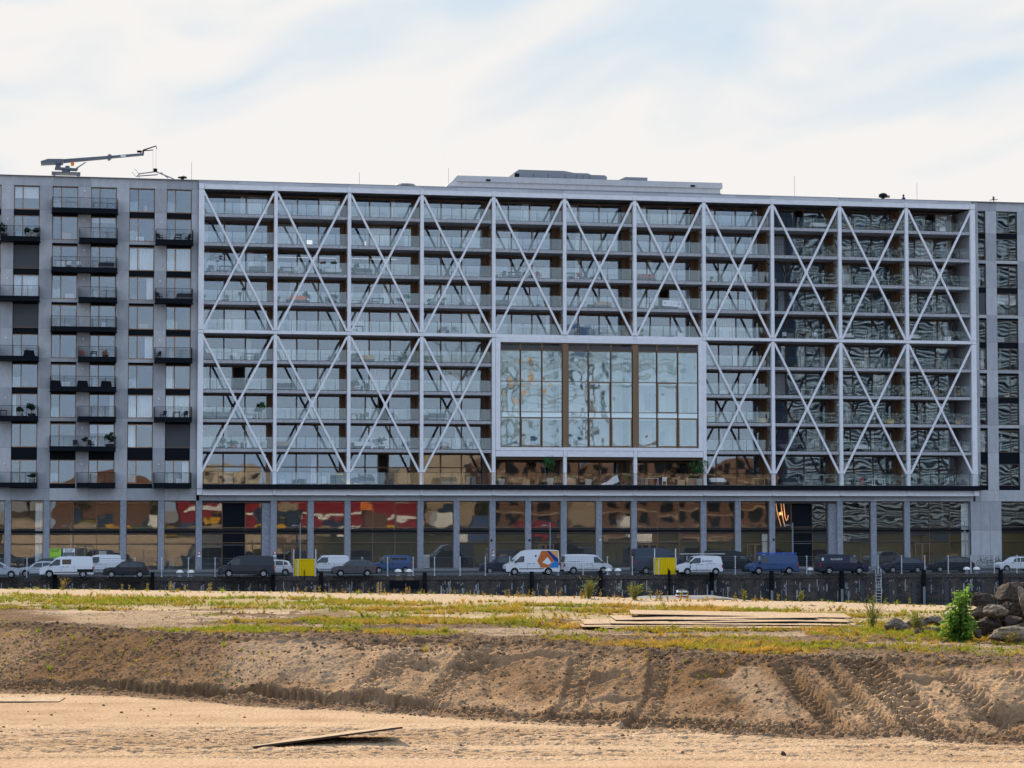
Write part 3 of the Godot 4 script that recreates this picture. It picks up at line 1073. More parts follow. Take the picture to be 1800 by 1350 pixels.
func build_bays() -> void:
	var rail_top := 1.26
	for c in 12:
		# wooden side walls between neighbours, glass screens in front of them, concrete brackets below the slabs
		if c == 0:
			bx(B, "side_wall", -0.28, -0.22, 9.0, 39.69, -9.2, -0.22, M.concrete)
			continue
		if c == 11:
			bx(B, "side_wall", 84.95, 85.38, 9.0, 39.69, -9.2, -0.22, M.concrete)
			continue
		bx(B, "inner_wall", c * W - 0.15, c * W + 0.15, 9.0, 39.69, -9.2, -3.45, M.room)
	for c in 11:
		var ua := c * W
		for r in 10:
			var lev: float = FL[r]
			var top: float = FL[r + 1] - 0.33 if r < 9 else 39.69
			var boxed := c >= 4 and c <= 6 and r >= 1 and r <= 4
			# floor slab of this bay
			var a := ua + 0.20 if c > 0 else ua + 0.285
			var b := ua + W - (0.20 if c < 10 else 0.285)
			if boxed:
				continue
			if r > 0 and not (c >= 4 and c <= 6 and r == 5):
				var sl := bx(B, "floor_slab", a - 0.03, b + 0.03, lev - 0.33, lev - 0.004, -9.19, -0.23, M.slab)
				if r != 5:
					bx(sl, "slab_edge", a, b, lev - 0.33, lev, -0.229, 0.02, M.slab)
			elif r == 5:
				bx(B, "floor_slab", a - 0.03, b + 0.03, lev - 0.30, lev - 0.004, -9.19, -0.23, M.slab)
			# bracket and side wall at the far column of this bay
			if c < 10:
				var cu := ua + W
				bx(B, "side_wall", cu - 0.14, cu + 0.14, lev, top, -3.44, -1.75, M.wood)
				pane(B, cu - 0.02, cu + 0.02, lev + 0.05, minf(lev + 2.1, top - 0.4), -1.0, M.screen_glass, 0.0, "privacy_screen")
				B.get_child(B.get_child_count() - 1).mesh = box_mesh(Vector3(0.03, 2.0, 1.25))
				if r < 9:
					var st := surf()
					var bp := PackedVector2Array([Vector2(-0.24, 0.0), Vector2(-0.24, -0.55), Vector2(-0.6, -0.55), Vector2(-1.7, -0.2), Vector2(-1.7, 0.0)])
					if not shared.has("bracket"):
						prism(st, bp, -0.17, 0.17)
						shared["bracket"] = st.commit()
					var br := put("bracket", shared["bracket"], M.slab, B, Vector3(cu, top - 0.002, 0.0))
					br.rotation.y = -PI / 2
			bay_window(c, r, ua, lev, top)
			if r > 0:
				bay_railing(ua, lev, rail_top, c)
	# first-floor deck with its dark edge and long glass balustrade
	var deck := bx(B, "terrace_deck", 0.30, 85.85, 8.46, 8.96, -9.19, 0.62, M.black)
	bx(deck, "deck_floor", 0.32, 84.9, 8.961, 8.975, -9.0, 0.55, M.slab)
	var n := 56
	var bal := bx(B, "balustrade", 0.36, 85.85, 10.22, 10.25, 0.52, 0.58, M.black_rail)
	for i in n:
		var p0 := lerpf(0.36, 85.85, float(i) / n)
		var p1 := lerpf(0.36, 85.85, float(i + 1) / n)
		pane(bal, p0 + 0.012, p1 - 0.012, 8.98, 10.215, 0.55, M.rail_glass, 0.0012)
		bx(bal, "clamp", p0 - 0.011, p0 + 0.011, 8.97, 10.218, 0.53, 0.57, M.black_rail)
	bx(bal, "return_rail", 85.82, 85.86, 8.97, 10.22, -0.3, 0.5, M.black_rail)
	# white end bracket of the lower beam and the short glass return
	bx(B, "end_block", 85.0, 85.5, 7.86, 8.43, 0.2, 0.3, M.steel)


func bay_window(c: int, r: int, ua: float, lev: float, top: float) -> void:
	var w := -3.38
	var under_box := r == 0 and c >= 4 and c <= 6
	if under_box:
		w = -4.6
		top = 11.62
	var u0 := ua + (0.20 if c > 0 else 0.24)
	var u1 := ua + 7.26 if c < 10 else ua + 6.85
	var y1 := top - 0.02
	var edges := [0.0, 2.40, 4.66, u1 - u0]
	var open := -1
	if c == 0 and r == 3:
		edges = [0.0, 1.0, 3.35, 4.6, u1 - u0]
		open = 2
	elif (c == 2 and r == 2) or (c == 6 and r == 6) or (c == 2 and r == 0) or (c == 8 and r == 9) or (c == 10 and r == 9):
		edges = [0.0, 2.0, 3.4, 4.5, u1 - u0]
		open = 2
	elif c == 10 and r in [1, 2, 3]:
		edges = [0.0, 2.2, 3.1, 4.7, u1 - u0]
	elif c >= 4 and rng.randf() < 0.3:
		edges = [0.0, 2.05, 4.4, u1 - u0]
	var inner := []
	for i in range(1, edges.size() - 1):
		inner.append(edges[i])
	var fm: Material = M.wood if c < 7 else M.wood_dark
	var cross := []
	if r == 0 and not under_box:
		cross = [1.85]
	var win := put("window", frame_mesh(u1 - u0, y1 - lev, 0.12, 0.14, inner, cross), fm, B, Vector3((u0 + u1) / 2, (lev + y1) / 2, w))
	# head beam above and post beside the glazing
	bx(win, "head", u0, u1, y1 - 0.16, y1 - 0.122, w - 0.01, w + 0.10, fm)
	if c < 10:
		bx(win, "post", ua + 7.265, ua + 7.59, lev, top - 0.01, w - 0.06, w + 0.075, fm)
	for i in edges.size() - 1:
		if i == open:
			continue
		var a: float = u0 + edges[i] + (0.12 if i == 0 else 0.075)
		var b: float = u0 + edges[i + 1] - (0.12 if i == edges.size() - 2 else 0.075)
		if cross.is_empty():
			pane(win, a, b, lev + 0.12, y1 - 0.165, w, M.window_glass)
		else:
			pane(win, a, b, lev + 0.12, lev + 1.79, w, M.window_glass)
			pane(win, a, b, lev + 1.91, y1 - 0.165, w, M.window_glass)
		var pick := rng.randf() + (0.30 if r == 0 else 0.0)
		if pick < 0.10:
			curtain(win, a, b, lev + 0.05, y1 - 0.17, w - 0.22)
		elif pick < 0.24:
			curtain(win, a, a + rng.randf_range(0.35, 0.8), lev + 0.05, y1 - 0.17, w - 0.22)
		elif pick < 0.38:
			curtain(win, b - rng.randf_range(0.35, 0.8), b, lev + 0.05, y1 - 0.17, w - 0.22)
		elif pick < 0.72:
			var cu := rng.randf_range(a, b - 1.0)
			bx(win, "cabinet", cu, cu + rng.randf_range(0.5, 1.0), lev, lev + rng.randf_range(0.5, 1.3), w - 1.6, w - 1.1, [M.furniture_white, M.tan, M.furniture_grey][rng.randi() % 3])


func bay_railing(ua: float, lev: float, ht: float, c: int) -> void:
	var a := ua + (0.21 if c > 0 else 0.30)
	var b := ua + W - (0.21 if c < 10 else 0.30)
	var xs := [a, ua + 1.72, ua + 3.26, ua + 4.80, ua + 6.34, b]
	var k := "rail%d" % (0 if c == 0 else (2 if c == 10 else 1))
	var o := Vector3((a + b) / 2, lev, -0.33)
	if not shared.has(k):
		var st := surf()
		cube(st, a - o.x, b - o.x, ht - 0.018, ht, -0.016, 0.016)
		cube(st, a - o.x, b - o.x, 0.0, 0.07, -0.03, 0.03)
		for i in range(1, 5):
			cube(st, xs[i] - o.x - 0.014, xs[i] - o.x + 0.014, 0.071, ht - 0.019, -0.02, 0.02)
		shared[k] = st.commit()
	var rl := put("railing", shared[k], M.black_rail, B, o)
	for i in 5:
		pane(rl, xs[i] + (0.01 if i == 0 else 0.018), xs[i + 1] - (0.01 if i == 4 else 0.018), lev + 0.075, lev + ht - 0.022, -0.33, M.rail_glass, 0.0012, "railing_pane")


func build_glass_box() -> void:
	var a := 4 * W
	var b := 7 * W
	# white inner surround
	bx(B, "surround", a + 0.205, a + 0.70, 12.64, 24.64, -0.25, 0.24, M.steel)
	bx(B, "surround", b - 0.70, b - 0.205, 12.64, 24.64, -0.25, 0.24, M.steel)
	bx(B, "surround", a + 0.71, b - 0.71, 24.16, 24.655, -0.25, 0.235, M.steel)
	bx(B, "surround", a + 0.71, b - 0.71, 12.62, 12.96, -0.25, 0.235, M.steel)
	for i in 3:
		bx(B, "steel_beam", a + i * W + 0.22, a + (i + 1) * W - 0.22, 11.97, 12.60, -0.25, 0.2, M.steel)
		if i > 0:
			bx(B, "steel_node", a + i * W - 0.19, a + i * W + 0.19, 11.97, 12.61, -0.25, 0.22, M.steel)
	# floors, back wall and side walls of the hall behind the glass
	bx(B, "floor_slab", a, b, 12.3, 12.7, -9.19, -0.26, M.slab)
	bx(B, "ceiling", a + 0.1, b - 0.1, 24.28, 24.64, -9.19, -0.26, M.curtain)
	bx(B, "terrace_ceiling", a, b, 11.66, 12.29, -9.19, -0.26, M.wood_dark)
	for cu in [a + 0.15, b - 0.15]:
		bx(B, "side_wall", cu - 0.1, cu + 0.1, 12.7, 24.6, -9.19, -0.26, M.curtain)
	for yf in [16.2, 20.0]:
		bx(B, "gallery_floor", a + 0.3, b - 0.3, yf - 0.2, yf + 0.1, -9.19, -2.2, M.curtain)
	bx(B, "hall_wall", a + 0.3, b - 0.3, 12.71, 24.27, -5.0, -4.8, M.curtain)
	var g := RandomNumberGenerator.new()
	g.seed = 33
	for i in 26:  # added coloured panels standing in for mottled reflections in the hall glass
		var pu := a + 0.6 + i * 0.86
		for yb in [12.72, 16.32, 20.12]:
			if g.randf() < 0.62:
				bx(B, "reflection_tone_panel", pu, pu + g.randf_range(0.3, 0.8), yb + g.randf_range(0.0, 1.2), yb + g.randf_range(1.8, 3.4), -4.79, -4.7, [M.mottle_grey, M.mottle_blue, M.mottle_blue, M.furniture_white, M.mottle_grey, M.furniture_white, M.mottle_blue, M.tan][g.randi() % 8])
	# three bays of three tall panes
	var ms := [[31.69, 33.87, 36.21, 38.46], [39.06, 41.29, 43.78, 46.17], [46.79, 48.88, 51.21, 53.47]]
	for i in 3:
		if i > 0:
			bx(B, "mullion", ms[i - 1][3] + 0.02, ms[i][0] - 0.02, 12.97, 24.15, -0.2, 0.10, M.bronze)
		for k in 3:
			var u0: float = ms[i][k] + 0.01
			var u1: float = ms[i][k + 1] - 0.01
			var win := put("tall_window", frame_mesh(u1 - u0, 11.16, 0.07, 0.16, [], [3.18, 3.76, 7.04, 10.35]), M.bronze, B, Vector3((u0 + u1) / 2, 18.56, -0.02))
			bx(win, "edge_fin", u1 - 0.045, u1 - 0.01, 12.99, 23.4, 0.061, 0.11, M.black)
			var ys := [13.05, 16.125, 16.70, 19.985, 23.29]
			for q in 4:
				if q == 1:
					bx(win, "spandrel_panel", u0 + 0.07, u1 - 0.07, 16.195, 16.70, -0.05, 0.0, M.furniture_white)
					pane(win, u0 + 0.07, u1 - 0.07, 16.195, 16.70, 0.02, M.box_glass)
					continue
				pane(win, u0 + 0.07, u1 - 0.07, ys[q] + 0.04, ys[q + 1] - 0.04, 0.0, M.box_glass, 0.0025)
			bx(win, "vent_grille", u0 + 0.07, u1 - 0.07, 23.40, 23.86, -0.04, 0.0, M.dark_soffit)
			if (i == 0 and k == 1) or (i == 1 and k in [1, 2]) or (i == 2 and k in [1, 2]):
				put("sash", frame_mesh(u1 - u0 - 0.14, 3.02, 0.09, 0.05, [], []), M.bronze, win, Vector3((u0 + u1) / 2, 14.6, 0.06))
			if i > 0 and k == 1:
				put("sash", frame_mesh(u1 - u0 - 0.14, 3.22, 0.09, 0.05, [], []), M.bronze, win, Vector3((u0 + u1) / 2, 18.36, 0.06))


func build_ground_floor() -> void:
	var missing := [-3, 1, 5, 13, 17, 21]
	var prev := -7
	# band over the shop windows
	for k in range(0, 22):
		bx(B, "band_panel", k * HALF + 0.008, (k + 1) * HALF - 0.008, 7.27, 7.83, -0.95, -0.48, M.concrete if k % 2 else M.concrete_b)
	bx(B, "shop_ceiling", -31.0, 96.0, 7.0, 7.25, -9.2, -0.98, M.dark_soffit)
	bx(B, "shop_rear_wall", -31.0, 96.0, 0.1, 7.0, -7.2, -7.0, M.room)
	bx(B, "shop_floor", -31.0, 96.0, -0.2, 0.1, -9.2, -0.98, M.room)
	for k in range(-7, 23):
		if k in missing:
			continue
		var hw := 0.31
		var u := k * HALF
		var rb := 84.74 if k == 22 else u + hw
		if k >= -5:
			var col := bx(B, "column", u - hw, rb, 0.05, 4.05, -1.0, -0.5, M.column)
			bx(col, "column_upper", u - hw, rb, 4.07, 7.25, -1.0, -0.503, M.column)
		if k > prev:
			shop_front(prev * HALF + hw, u - hw, prev, k)
		prev = k
	# right end: four wide wall panels, then one more shop window
	var cut := [84.76, 86.0, 87.12, 88.45]
	for i in 3:
		bx(B, "wall_panel", cut[i] + 0.01, cut[i + 1] - 0.01, 0.05, 4.05, -0.95, -0.5, M.concrete)
		bx(B, "wall_panel", cut[i] + 0.01, cut[i + 1] - 0.01, 4.07, 7.25, -0.95, -0.503, M.concrete_b)
	shop_front(88.46, 92.3, 90, 91)
	bx(B, "wall_panel", 92.3, 96.0, 0.05, 7.25, -0.95, -0.5, M.concrete)


func shop_front(a: float, b: float, k0: int, k1: int) -> void:
	if b < -21.5:
		bx(B, "wall_panel", a, b, 0.05, 7.25, -0.95, -0.6, M.concrete_b)
		return
	var w := -0.86
	var wide := b - a > 5.0
	var recess := k0 == 0 or k0 == 16
	var mulls := [(b - a) / 3.0, (b - a) * 2.0 / 3.0] if wide else []
	if recess:
		w = -1.5
		mulls = [2.15, 4.55]
		bx(B, "reveal", b - 0.85, b + 0.005, 0.1, 7.24, -1.7, -0.99, M.column)
		b -= 0.86
	var fm: Material = M.wood_dark if k0 > 12 else M.wood
	var trans := [2.75, 3.78, 4.32]
	var win := put("shop_window", frame_mesh(b - a, 7.1, 0.06, 0.14, mulls, trans), fm, B, Vector3((a + b) / 2, 3.68, w))
	bx(win, "dark_transom", a + 0.06, b - 0.06, 3.92, 4.14, w - 0.04, w + 0.085, M.black)
	var xs := [0.0]
	xs.append_array(mulls)
	xs.append(b - a)
	for i in xs.size() - 1:
		var p0: float = a + xs[i] + 0.05
		var p1: float = a + xs[i + 1] - 0.05
		if recess and i == 1:
			bx(win, "door_panel", p0, p1, 4.5, 7.16, w - 0.03, w + 0.03, M.black)
			var dr := bx(win, "door", p0, (p0 + p1) / 2 - 0.01, 0.14, 3.8, w - 0.03, w + 0.03, M.black)
			bx(win, "door", (p0 + p1) / 2 + 0.01, p1, 0.14, 3.8, w - 0.03, w + 0.03, M.black)
			dr.rotation = Vector3.ZERO
			bx(win, "door_rail", p0 + 0.1, p1 - 0.1, 2.62, 2.66, w + 0.031, w + 0.05, M.grey_metal)
			continue
		pane(win, p0, p1, 0.19, 2.70, w, M.shop_glass, 0.002)
		pane(win, p0, p1, 2.80, 3.73, w, M.shop_glass, 0.003)
		pane(win, p0, p1, 4.37, 7.15, w, M.shop_glass, 0.003)
		if i == 0 and k0 in [2, 9, 12, 15, 20] or (k0 == -4 and i == 1):
			# a glazed double door with its wooden frame
			var dm := (p0 + p1) / 2 - 0.85 if k0 != 20 else p1 - 1.7
			if k0 == 12:
				dm = p1 - 1.75
			for q in 2:
				put("door_frame", frame_mesh(0.86, 2.5, 0.1, 0.06, [], []), M.wood, win, Vector3(dm + 0.43 + q * 0.87, 1.40, w + 0.1))
		if rng.randf() < 0.10:
			curtain(win, p1 - rng.randf_range(0.4, 0.9), p1, 0.15, 3.7 if rng.randf() < 0.6 else 7.1, w - 0.25)
		if rng.randf() < 0.6:
			var cu := rng.randf_range(p0, p1 - 1.0)
			bx(win, "counter", cu, cu + rng.randf_range(0.6, 1.2), 0.1, rng.randf_range(0.9, 2.2), w - 3.5, w - 2.6, [M.furniture_white, M.tan, M.furniture_grey, M.furniture_dark][rng.randi() % 4])


# ---------------------------------------------------------------- on the roof

func build_roof_things() -> void:
	# plant room set back on the roof
	var pr := thing("roof_plant_room", "long low grey plant room set back on the roof behind the middle bays", "plant room", B.position, YAW)
	var st := surf()
	prism(st, PackedVector2Array([Vector2(28.2, 40.3), Vector2(60.2, 40.3), Vector2(60.2, 43.9), Vector2(29.4, 43.9), Vector2(28.2, 42.75)]), -24.0, -14.0)
	put("wall", st.commit(), M.concrete_c, pr)
	bx(pr, "roof_trim", 29.4, 60.4, 43.3, 43.95, -24.2, -13.8, M.concrete)
	bx(pr, "ledge", 28.6, 60.3, 42.62, 42.72, -13.99, -13.9, M.grey_metal)
	for i in 5:
		bx(pr, "low_louvre", 31.0 + i * 6.0, 35.0 + i * 6.0, 41.9, 42.15, -13.99, -13.93, M.seam)
	bx(pr, "lamp", 32.7, 33.2, 43.4, 43.6, -13.79, -13.7, M.black)
	bx(pr, "lamp", 56.6, 57.1, 43.4, 43.6, -13.79, -13.7, M.black)
	var ac := thing("ventilation_unit", "tall grey ventilation unit on top of the roof plant room", "ventilation unit", B.position, YAW)
	st = surf()
	prism(st, PackedVector2Array([Vector2(36.4, 43.9), Vector2(36.4, 44.8), Vector2(36.9, 45.15), Vector2(42.2, 45.15), Vector2(43.4, 44.95), Vector2(45.0, 44.95), Vector2(45.4, 44.78), Vector2(47.0, 44.78), Vector2(47.25, 44.6), Vector2(47.25, 43.9)]), -19.0, -16.0)
	put("casing", st.commit(), M.grey_metal, ac)
	bx(ac, "inlet_grille", 36.42, 36.95, 44.1, 44.7, -15.99, -15.95, M.black)
	for u in [38.6, 40.3, 42.3, 43.6, 44.4, 45.2]:
		bx(ac, "casing_seam", u, u + 0.04, 43.95, 44.75, -15.99, -15.96, M.seam)
	for u in [37.4, 37.9, 38.2, 40.8, 41.1]:
		bx(ac, "vent_cap", u, u + 0.14, 44.15, 44.3, -15.99, -15.93, M.black)
	var ch := thing("roof_hatch_box", "small grey box with a sloping end on the plant room roof", "roof box", B.position, YAW)
	st = surf()
	prism(st, PackedVector2Array([Vector2(47.9, 43.9), Vector2(49.2, 44.5), Vector2(51.8, 44.5), Vector2(51.8, 43.9)]), -17.0, -15.0)
	put("body", st.commit(), M.grey_metal, ch)
	# window-cleaning crane
	var cr := thing("roof_crane", "grey window-cleaning crane with long raised jib on the roof corner", "crane", onb(-13.9, 41.15, -4.0), YAW)
	cr.scale = Vector3(0.78, 0.75, 0.9)
	bx(cr, "base_frame", -1.9, 1.9, 0.35, 0.55, -1.0, 1.0, M.crane_grey)
	for s in [-1.7, 1.5]:
		bx(cr, "rail_foot", s, s + 0.3, 0.0, 0.349, -1.0, 1.0, M.crane_grey)
	st = surf()
	lathe(st, [Vector2(0.0, 0.55), Vector2(0.55, 0.55), Vector2(0.55, 0.85), Vector2(0.42, 0.9), Vector2(0.42, 1.25), Vector2(0.0, 1.25)])
	put("mast", st.commit(), M.crane_grey, cr)
	st = surf()
	prism(st, PackedVector2Array([Vector2(-1.5, 1.0), Vector2(1.4, 0.9), Vector2(1.6, 1.15), Vector2(0.5, 1.22), Vector2(0.45, 1.5), Vector2(-0.1, 1.5), Vector2(-0.1, 1.25), Vector2(-0.7, 1.25), Vector2(-0.7, 1.8), Vector2(-1.3, 1.8)]), -0.5, 0.5)
	put("turntable_housing", st.commit(), M.crane_grey, cr)
	st = surf()
	prism(st, PackedVector2Array([Vector2(-3.3, 1.6), Vector2(-1.6, 1.75), Vector2(-0.4, 1.75), Vector2(-0.4, 2.4), Vector2(-2.4, 2.35), Vector2(-3.35, 2.0)]), -0.75, 0.75)
	put("counterweight", st.commit(), M.crane_grey, cr)
	st = surf()
	prism(st, PackedVector2Array([Vector2(-0.39, 1.95), Vector2(5.6, 2.72), Vector2(5.6, 3.1), Vector2(-0.39, 2.45)]), -0.3, 0.3)
	put("boom", st.commit(), M.crane_grey, cr)
	st = surf()
	prism(st, PackedVector2Array([Vector2(5.5, 2.55), Vector2(5.75, 2.5), Vector2(6.0, 2.75), Vector2(6.0, 3.2), Vector2(5.75, 3.35), Vector2(5.5, 3.2)]), -0.42, 0.42)
	put("boom_collar", st.commit(), M.crane_grey, cr)
	st = surf()
	prism(st, PackedVector2Array([Vector2(6.01, 2.8), Vector2(10.3, 3.35), Vector2(10.3, 3.65), Vector2(6.01, 3.15)]), -0.25, 0.25)
	put("boom_tip", st.commit(), M.crane_grey, cr)
	bx(cr, "name_plate", 7.2, 7.9, 3.03, 3.24, 0.251, 0.27, M.white)
	st = surf()
	bar(st, Vector3(1.3, 1.2, 0), Vector3(2.6, 2.15, 0), 0.12, 0.08)
	put("boom_ram", st.commit(), M.crane_grey, cr)
	st = surf()
	bar(st, Vector3(10.2, 3.5, 0), Vector3(10.25, 4.1, 0), 0.16)
	bar(st, Vector3(10.25, 4.1, 0), Vector3(11.95, 4.75, 0), 0.12, 0.09)
	bar(st, Vector3(10.2, 4.0, 0), Vector3(11.55, 4.15, 0), 0.08)
	cube(st, 9.4, 10.05, 3.75, 4.0, -0.2, 0.2)
	bar(st, Vector3(9.9, 3.6, 0), Vector3(9.9, 3.9, 0), 0.05)
	bar(st, Vector3(11.9, 4.75, 0), Vector3(12.05, 4.35, 0), 0.06)
	put("jib_head", st.commit(), M.black, cr)
	st = surf()
	for x in [11.55, 11.95]:
		bar(st, Vector3(x, 4.2 if x < 11.8 else 4.6, 0), Vector3(x - 0.02, 1.05, 0), 0.018)
	put("hoist_cable", st.commit(), M.wire, cr)
	bx(cr, "beacon", 0.62, 1.05, 1.55, 2.05, 0.2, 0.601, M.orange)
	# cradle that hangs from it
	var gd := thing("access_cradle", "dark metal access cradle hanging from the crane cables above the parapet", "cradle", onb(-4.7, 41.35, -4.0), YAW)
	st = surf()
	bar(st, Vector3(-1.6, 0.35, 0), Vector3(0.1, 0.62, 0), 0.07)
	bar(st, Vector3(-1.9, 0.02, 0.4), Vector3(0.3, 0.25, 0.4), 0.07)
	bar(st, Vector3(-1.9, 0.0, 0), Vector3(-1.6, 0.4, 0), 0.05)
	bar(st, Vector3(0.1, 0.62, 0), Vector3(2.0, -0.1, 0), 0.07)
	bar(st, Vector3(0.6, 0.5, 0.4), Vector3(1.4, -0.1, 0.4), 0.06)
	bar(st, Vector3(-1.6, 0.4, 0), Vector3(-1.6, -0.1, 0), 0.03)
	put("frame", st.commit(), M.crane_grey, gd)
	st = surf()
	bar(st, Vector3(-1.65, 0.35, 0), Vector3(-2.1, 0.85, 0), 0.025)
	bar(st, Vector3(-1.95, 0.0, 0.2), Vector3(-2.4, 0.5, 0.2), 0.025)
	put("guide_roller_arm", st.commit(), M.black, gd)
	bx(gd, "hook_block", -0.15, 0.25, 0.6, 0.95, -0.1, 0.1, M.black)
	# vents, antennas
	for v in [[-1.9, -2.0, 0.5, "flat black roof vent beside the access cradle"], [21.9, -3.0, 1.1, "mushroom-shaped roof vent above the third and fourth braced bays"]]:
		var o := thing("roof_vent", v[3], "roof vent", onb(v[0], 40.7, v[1]), YAW)
		st = surf()
		lathe(st, [Vector2(0.0, 0.0), Vector2(v[2] * 0.35, 0.0), Vector2(v[2] * 0.35, 0.35), Vector2(v[2], 0.38), Vector2(v[2] * 0.9, 0.5), Vector2(v[2] * 0.3, 0.62), Vector2(0.0, 0.62)])
		put("cowl", st.commit(), M.grey_metal if v[0] > 0 else M.black, o)
	var wv := thing("wind_turbine_ventilator", "dark rounded roof ventilator on the parapet above the ninth bay", "roof vent", onb(75.2, 40.7, -1.2), YAW)
	st = surf()
	lathe(st, [Vector2(0.0, 0.0), Vector2(0.18, 0.0), Vector2(0.18, 0.2), Vector2(0.5, 0.3), Vector2(0.45, 0.62), Vector2(0.2, 0.75), Vector2(0.0, 0.75)])
	put("cowl", st.commit(), M.black, wv)
	bx(wv, "tail_cap", 0.3, 0.75, 0.25, 0.5, -0.15, 0.15, M.tan)
	# someone on the roof, seen from the chest up
	var ps := thing("person", "person in dark clothes on the roof, chest above the parapet", "person", onb(77.75, 40.3, -1.6), YAW)
	st = surf()
	lathe(st, [Vector2(0.0, 0.0), Vector2(0.2, 0.0), Vector2(0.21, 0.4), Vector2(0.24, 0.62), Vector2(0.17, 0.78), Vector2(0.07, 0.84), Vector2(0.07, 0.88), Vector2(0.115, 0.95), Vector2(0.12, 1.04), Vector2(0.07, 1.13), Vector2(0.0, 1.15)], 10)
	put("body", st.commit(), M.paint_navy, ps)
	var wx := thing("weather_mast", "small black weather mast with crossarm on the far roof corner", "mast", onb(88.6, 40.7, -2.0), YAW)
	st = surf()
	bar(st, Vector3(0.05, 0, 0), Vector3(-0.02, 0.6, 0), 0.05)
	bar(st, Vector3(-0.48, 0.42, 0), Vector3(0.45, 0.5, 0), 0.05)
	put("pole", st.commit(), M.black, wx)
	st = surf()
	bar(st, Vector3(-0.02, 0.5, 0), Vector3(-0.05, 0.85, 0), 0.12, 0.07, 6)
	bar(st, Vector3(0.14, 0.62, 0), Vector3(0.14, 0.76, 0), 0.035)
	put("sensor", st.commit(), M.black, wx)
	var k := 0
	for r in [[-0.9, -3.0, 2.3, "thin lightning rod beside the crane cradle"], [17.3, -6.0, 2.2, "thin lightning rod between the second and third bays"], [27.6, -9.0, 3.4, "tall thin lightning rod at the sloping end of the plant room"], [44.2, -13.0, 2.6, "thin lightning rod in front of the plant room middle"], [65.2, -2.0, 2.6, "thin lightning rod past the plant room end"], [79.5, -2.0, 2.2, "thin lightning rod beside the person on the roof"]]:
		st = surf()
		bar(st, Vector3.ZERO, Vector3(0, r[2], 0), 0.022)
		var o2 := put("lightning_rod", st.commit(), M.wire, self, onb(r[0], 40.6, r[1]))
		tag(o2, r[3], "lightning rod", "lightning rods on the roof")
		k += 1


# ---------------------------------------------------------------- quay

func build_quay() -> void:
	# wall with stains, then cap, piles, ladder; z = 0 is the wall face
	worn("cap_stone", lin(0.15, 0.135, 0.12), 0.9, Vector3(0.5, 0.9, 0.5), 51, 0.5)
	worn("drain_grey", lin(0.12, 0.12, 0.125), 0.9, Vector3(0.5, 0.9, 0.5), 52, 0.4)
	var wm := mat("quay_stone", Color.WHITE, 0.9)
	wm.albedo_texture = wall_picture()
	wm.uv1_scale = Vector3(1, 1, 1)
	var st := surf()
	var len := 26.0
	for i in 9:
		var a := -60.0 + i * len
		for q in [[0, 0, 1], [1, 0, 1], [1, 1, 0], [0, 0, 1], [1, 1, 0], [0, 1, 0]]:
			st.set_uv(Vector2(q[0], q[2]))
			st.add_vertex(Vector3(a + q[0] * len, -5.0 + q[1] * 4.62, 0.0))
	# body behind the face
	put("wall_face", st.commit(), wm, Q)
	bx(Q, "wall_body", -60.0, 174.0, -5.0, -0.40, -3.0, -0.02, M.cap_stone)
	for i in 40:
		bx(Q, "cap_block", -60.0 + i * 5.85 + 0.012, -60.0 + (i + 1) * 5.85 - 0.012, -0.379, 0.02 - (i % 3) * 0.006, -1.3, 0.09, M.cap_stone)
	bx(Q, "ground_fill", -60.0, 174.0, -0.6, -0.02, -40.0, -1.31, M.asphalt)
	for s in [5.0, 13.92, 25.15, 29.64, 39.49, 49.8, 56.53, 63.31, 67.5, 73.47, 80.54, 88.9, 96.83]:
		var thin: bool = s in [63.31]
		var r := 0.08 if thin else 0.17
		bx(Q, "pile", s - r, s + r, -5.0, rng.randf_range(0.33, 0.5), 0.1, 0.1 + 2 * r, M.timber)
		if s > 60.0 and not thin:
			bx(Q, "pile_sheath", s - r + 0.02, s + r - 0.06, -5.0, rng.randf_range(-1.6, -1.2), 0.1 + 2 * r + 0.003, 0.12 + 2 * r, M.grey_metal)
	# pale drain strips and buttresses in the wall
	for s in [14.9, 21.0, 52.0, 70.5, 82.7, 85.6, 88.0, 91.3, 95.2]:
		bx(Q, "buttress", s - 0.22, s + 0.22, -5.0, -0.75, 0.003, 0.07, M.drain_grey if s > 80.0 else M.cap_stone)
	# black fender boards
	for i in 2:
		bx(Q, "fender_board", 36.15 + i * 1.45, 37.55 + i * 1.45, -1.15, -0.40, 0.1, 0.24, M.black)
		put("fender_cheek", cheek_mesh(), M.wood_dark, Q, Vector3(37.05 + i * 1.04, -0.38, 0.12))
	# ladder with hooped handrails
	var ld := thing("quay_ladder", "white steel ladder with curved handrails hung down the quay wall", "ladder", onq(84.31, 0, 0.12), 0.15835)
	st = surf()
	for s in [-0.27, 0.27]:
		bar(st, Vector3(s, -2.6, 0.08), Vector3(s, 0.1, 0.08), 0.03)
		var prev := Vector3(s, 0.1, 0.08)
		for k in range(1, 9):
			var t := k / 8.0
			var p := Vector3(s * (1.0 + t * t * 2.4) - s * 0.5 * sin(PI * t) * 0.3, 0.1 + sin(PI * (0.12 + t * 0.88)) * 0.42 - 0.1 * t, 0.08 - t * 0.8)
			bar(st, prev, p, 0.03)
			prev = p
	put("handrail", st.commit(), M.fence_white, ld)
	for k in 9:
		st = surf()
		bar(st, Vector3(-0.27, -2.5 + k * 0.3, 0.08), Vector3(0.27, -2.5 + k * 0.3, 0.08), 0.028)
		put("rung", st.commit(), M.fence_white, ld)
	# kerb step between road and quay edge
	var kb := put("kerb", box_mesh(Vector3(234, 0.11, 0.3)), M.paving, self, onq(57, 0.055, -4.6))
	kb.rotation.y = 0.15835
	tag(kb, "pale kerb line along the quay side of the road", "", "", "structure")


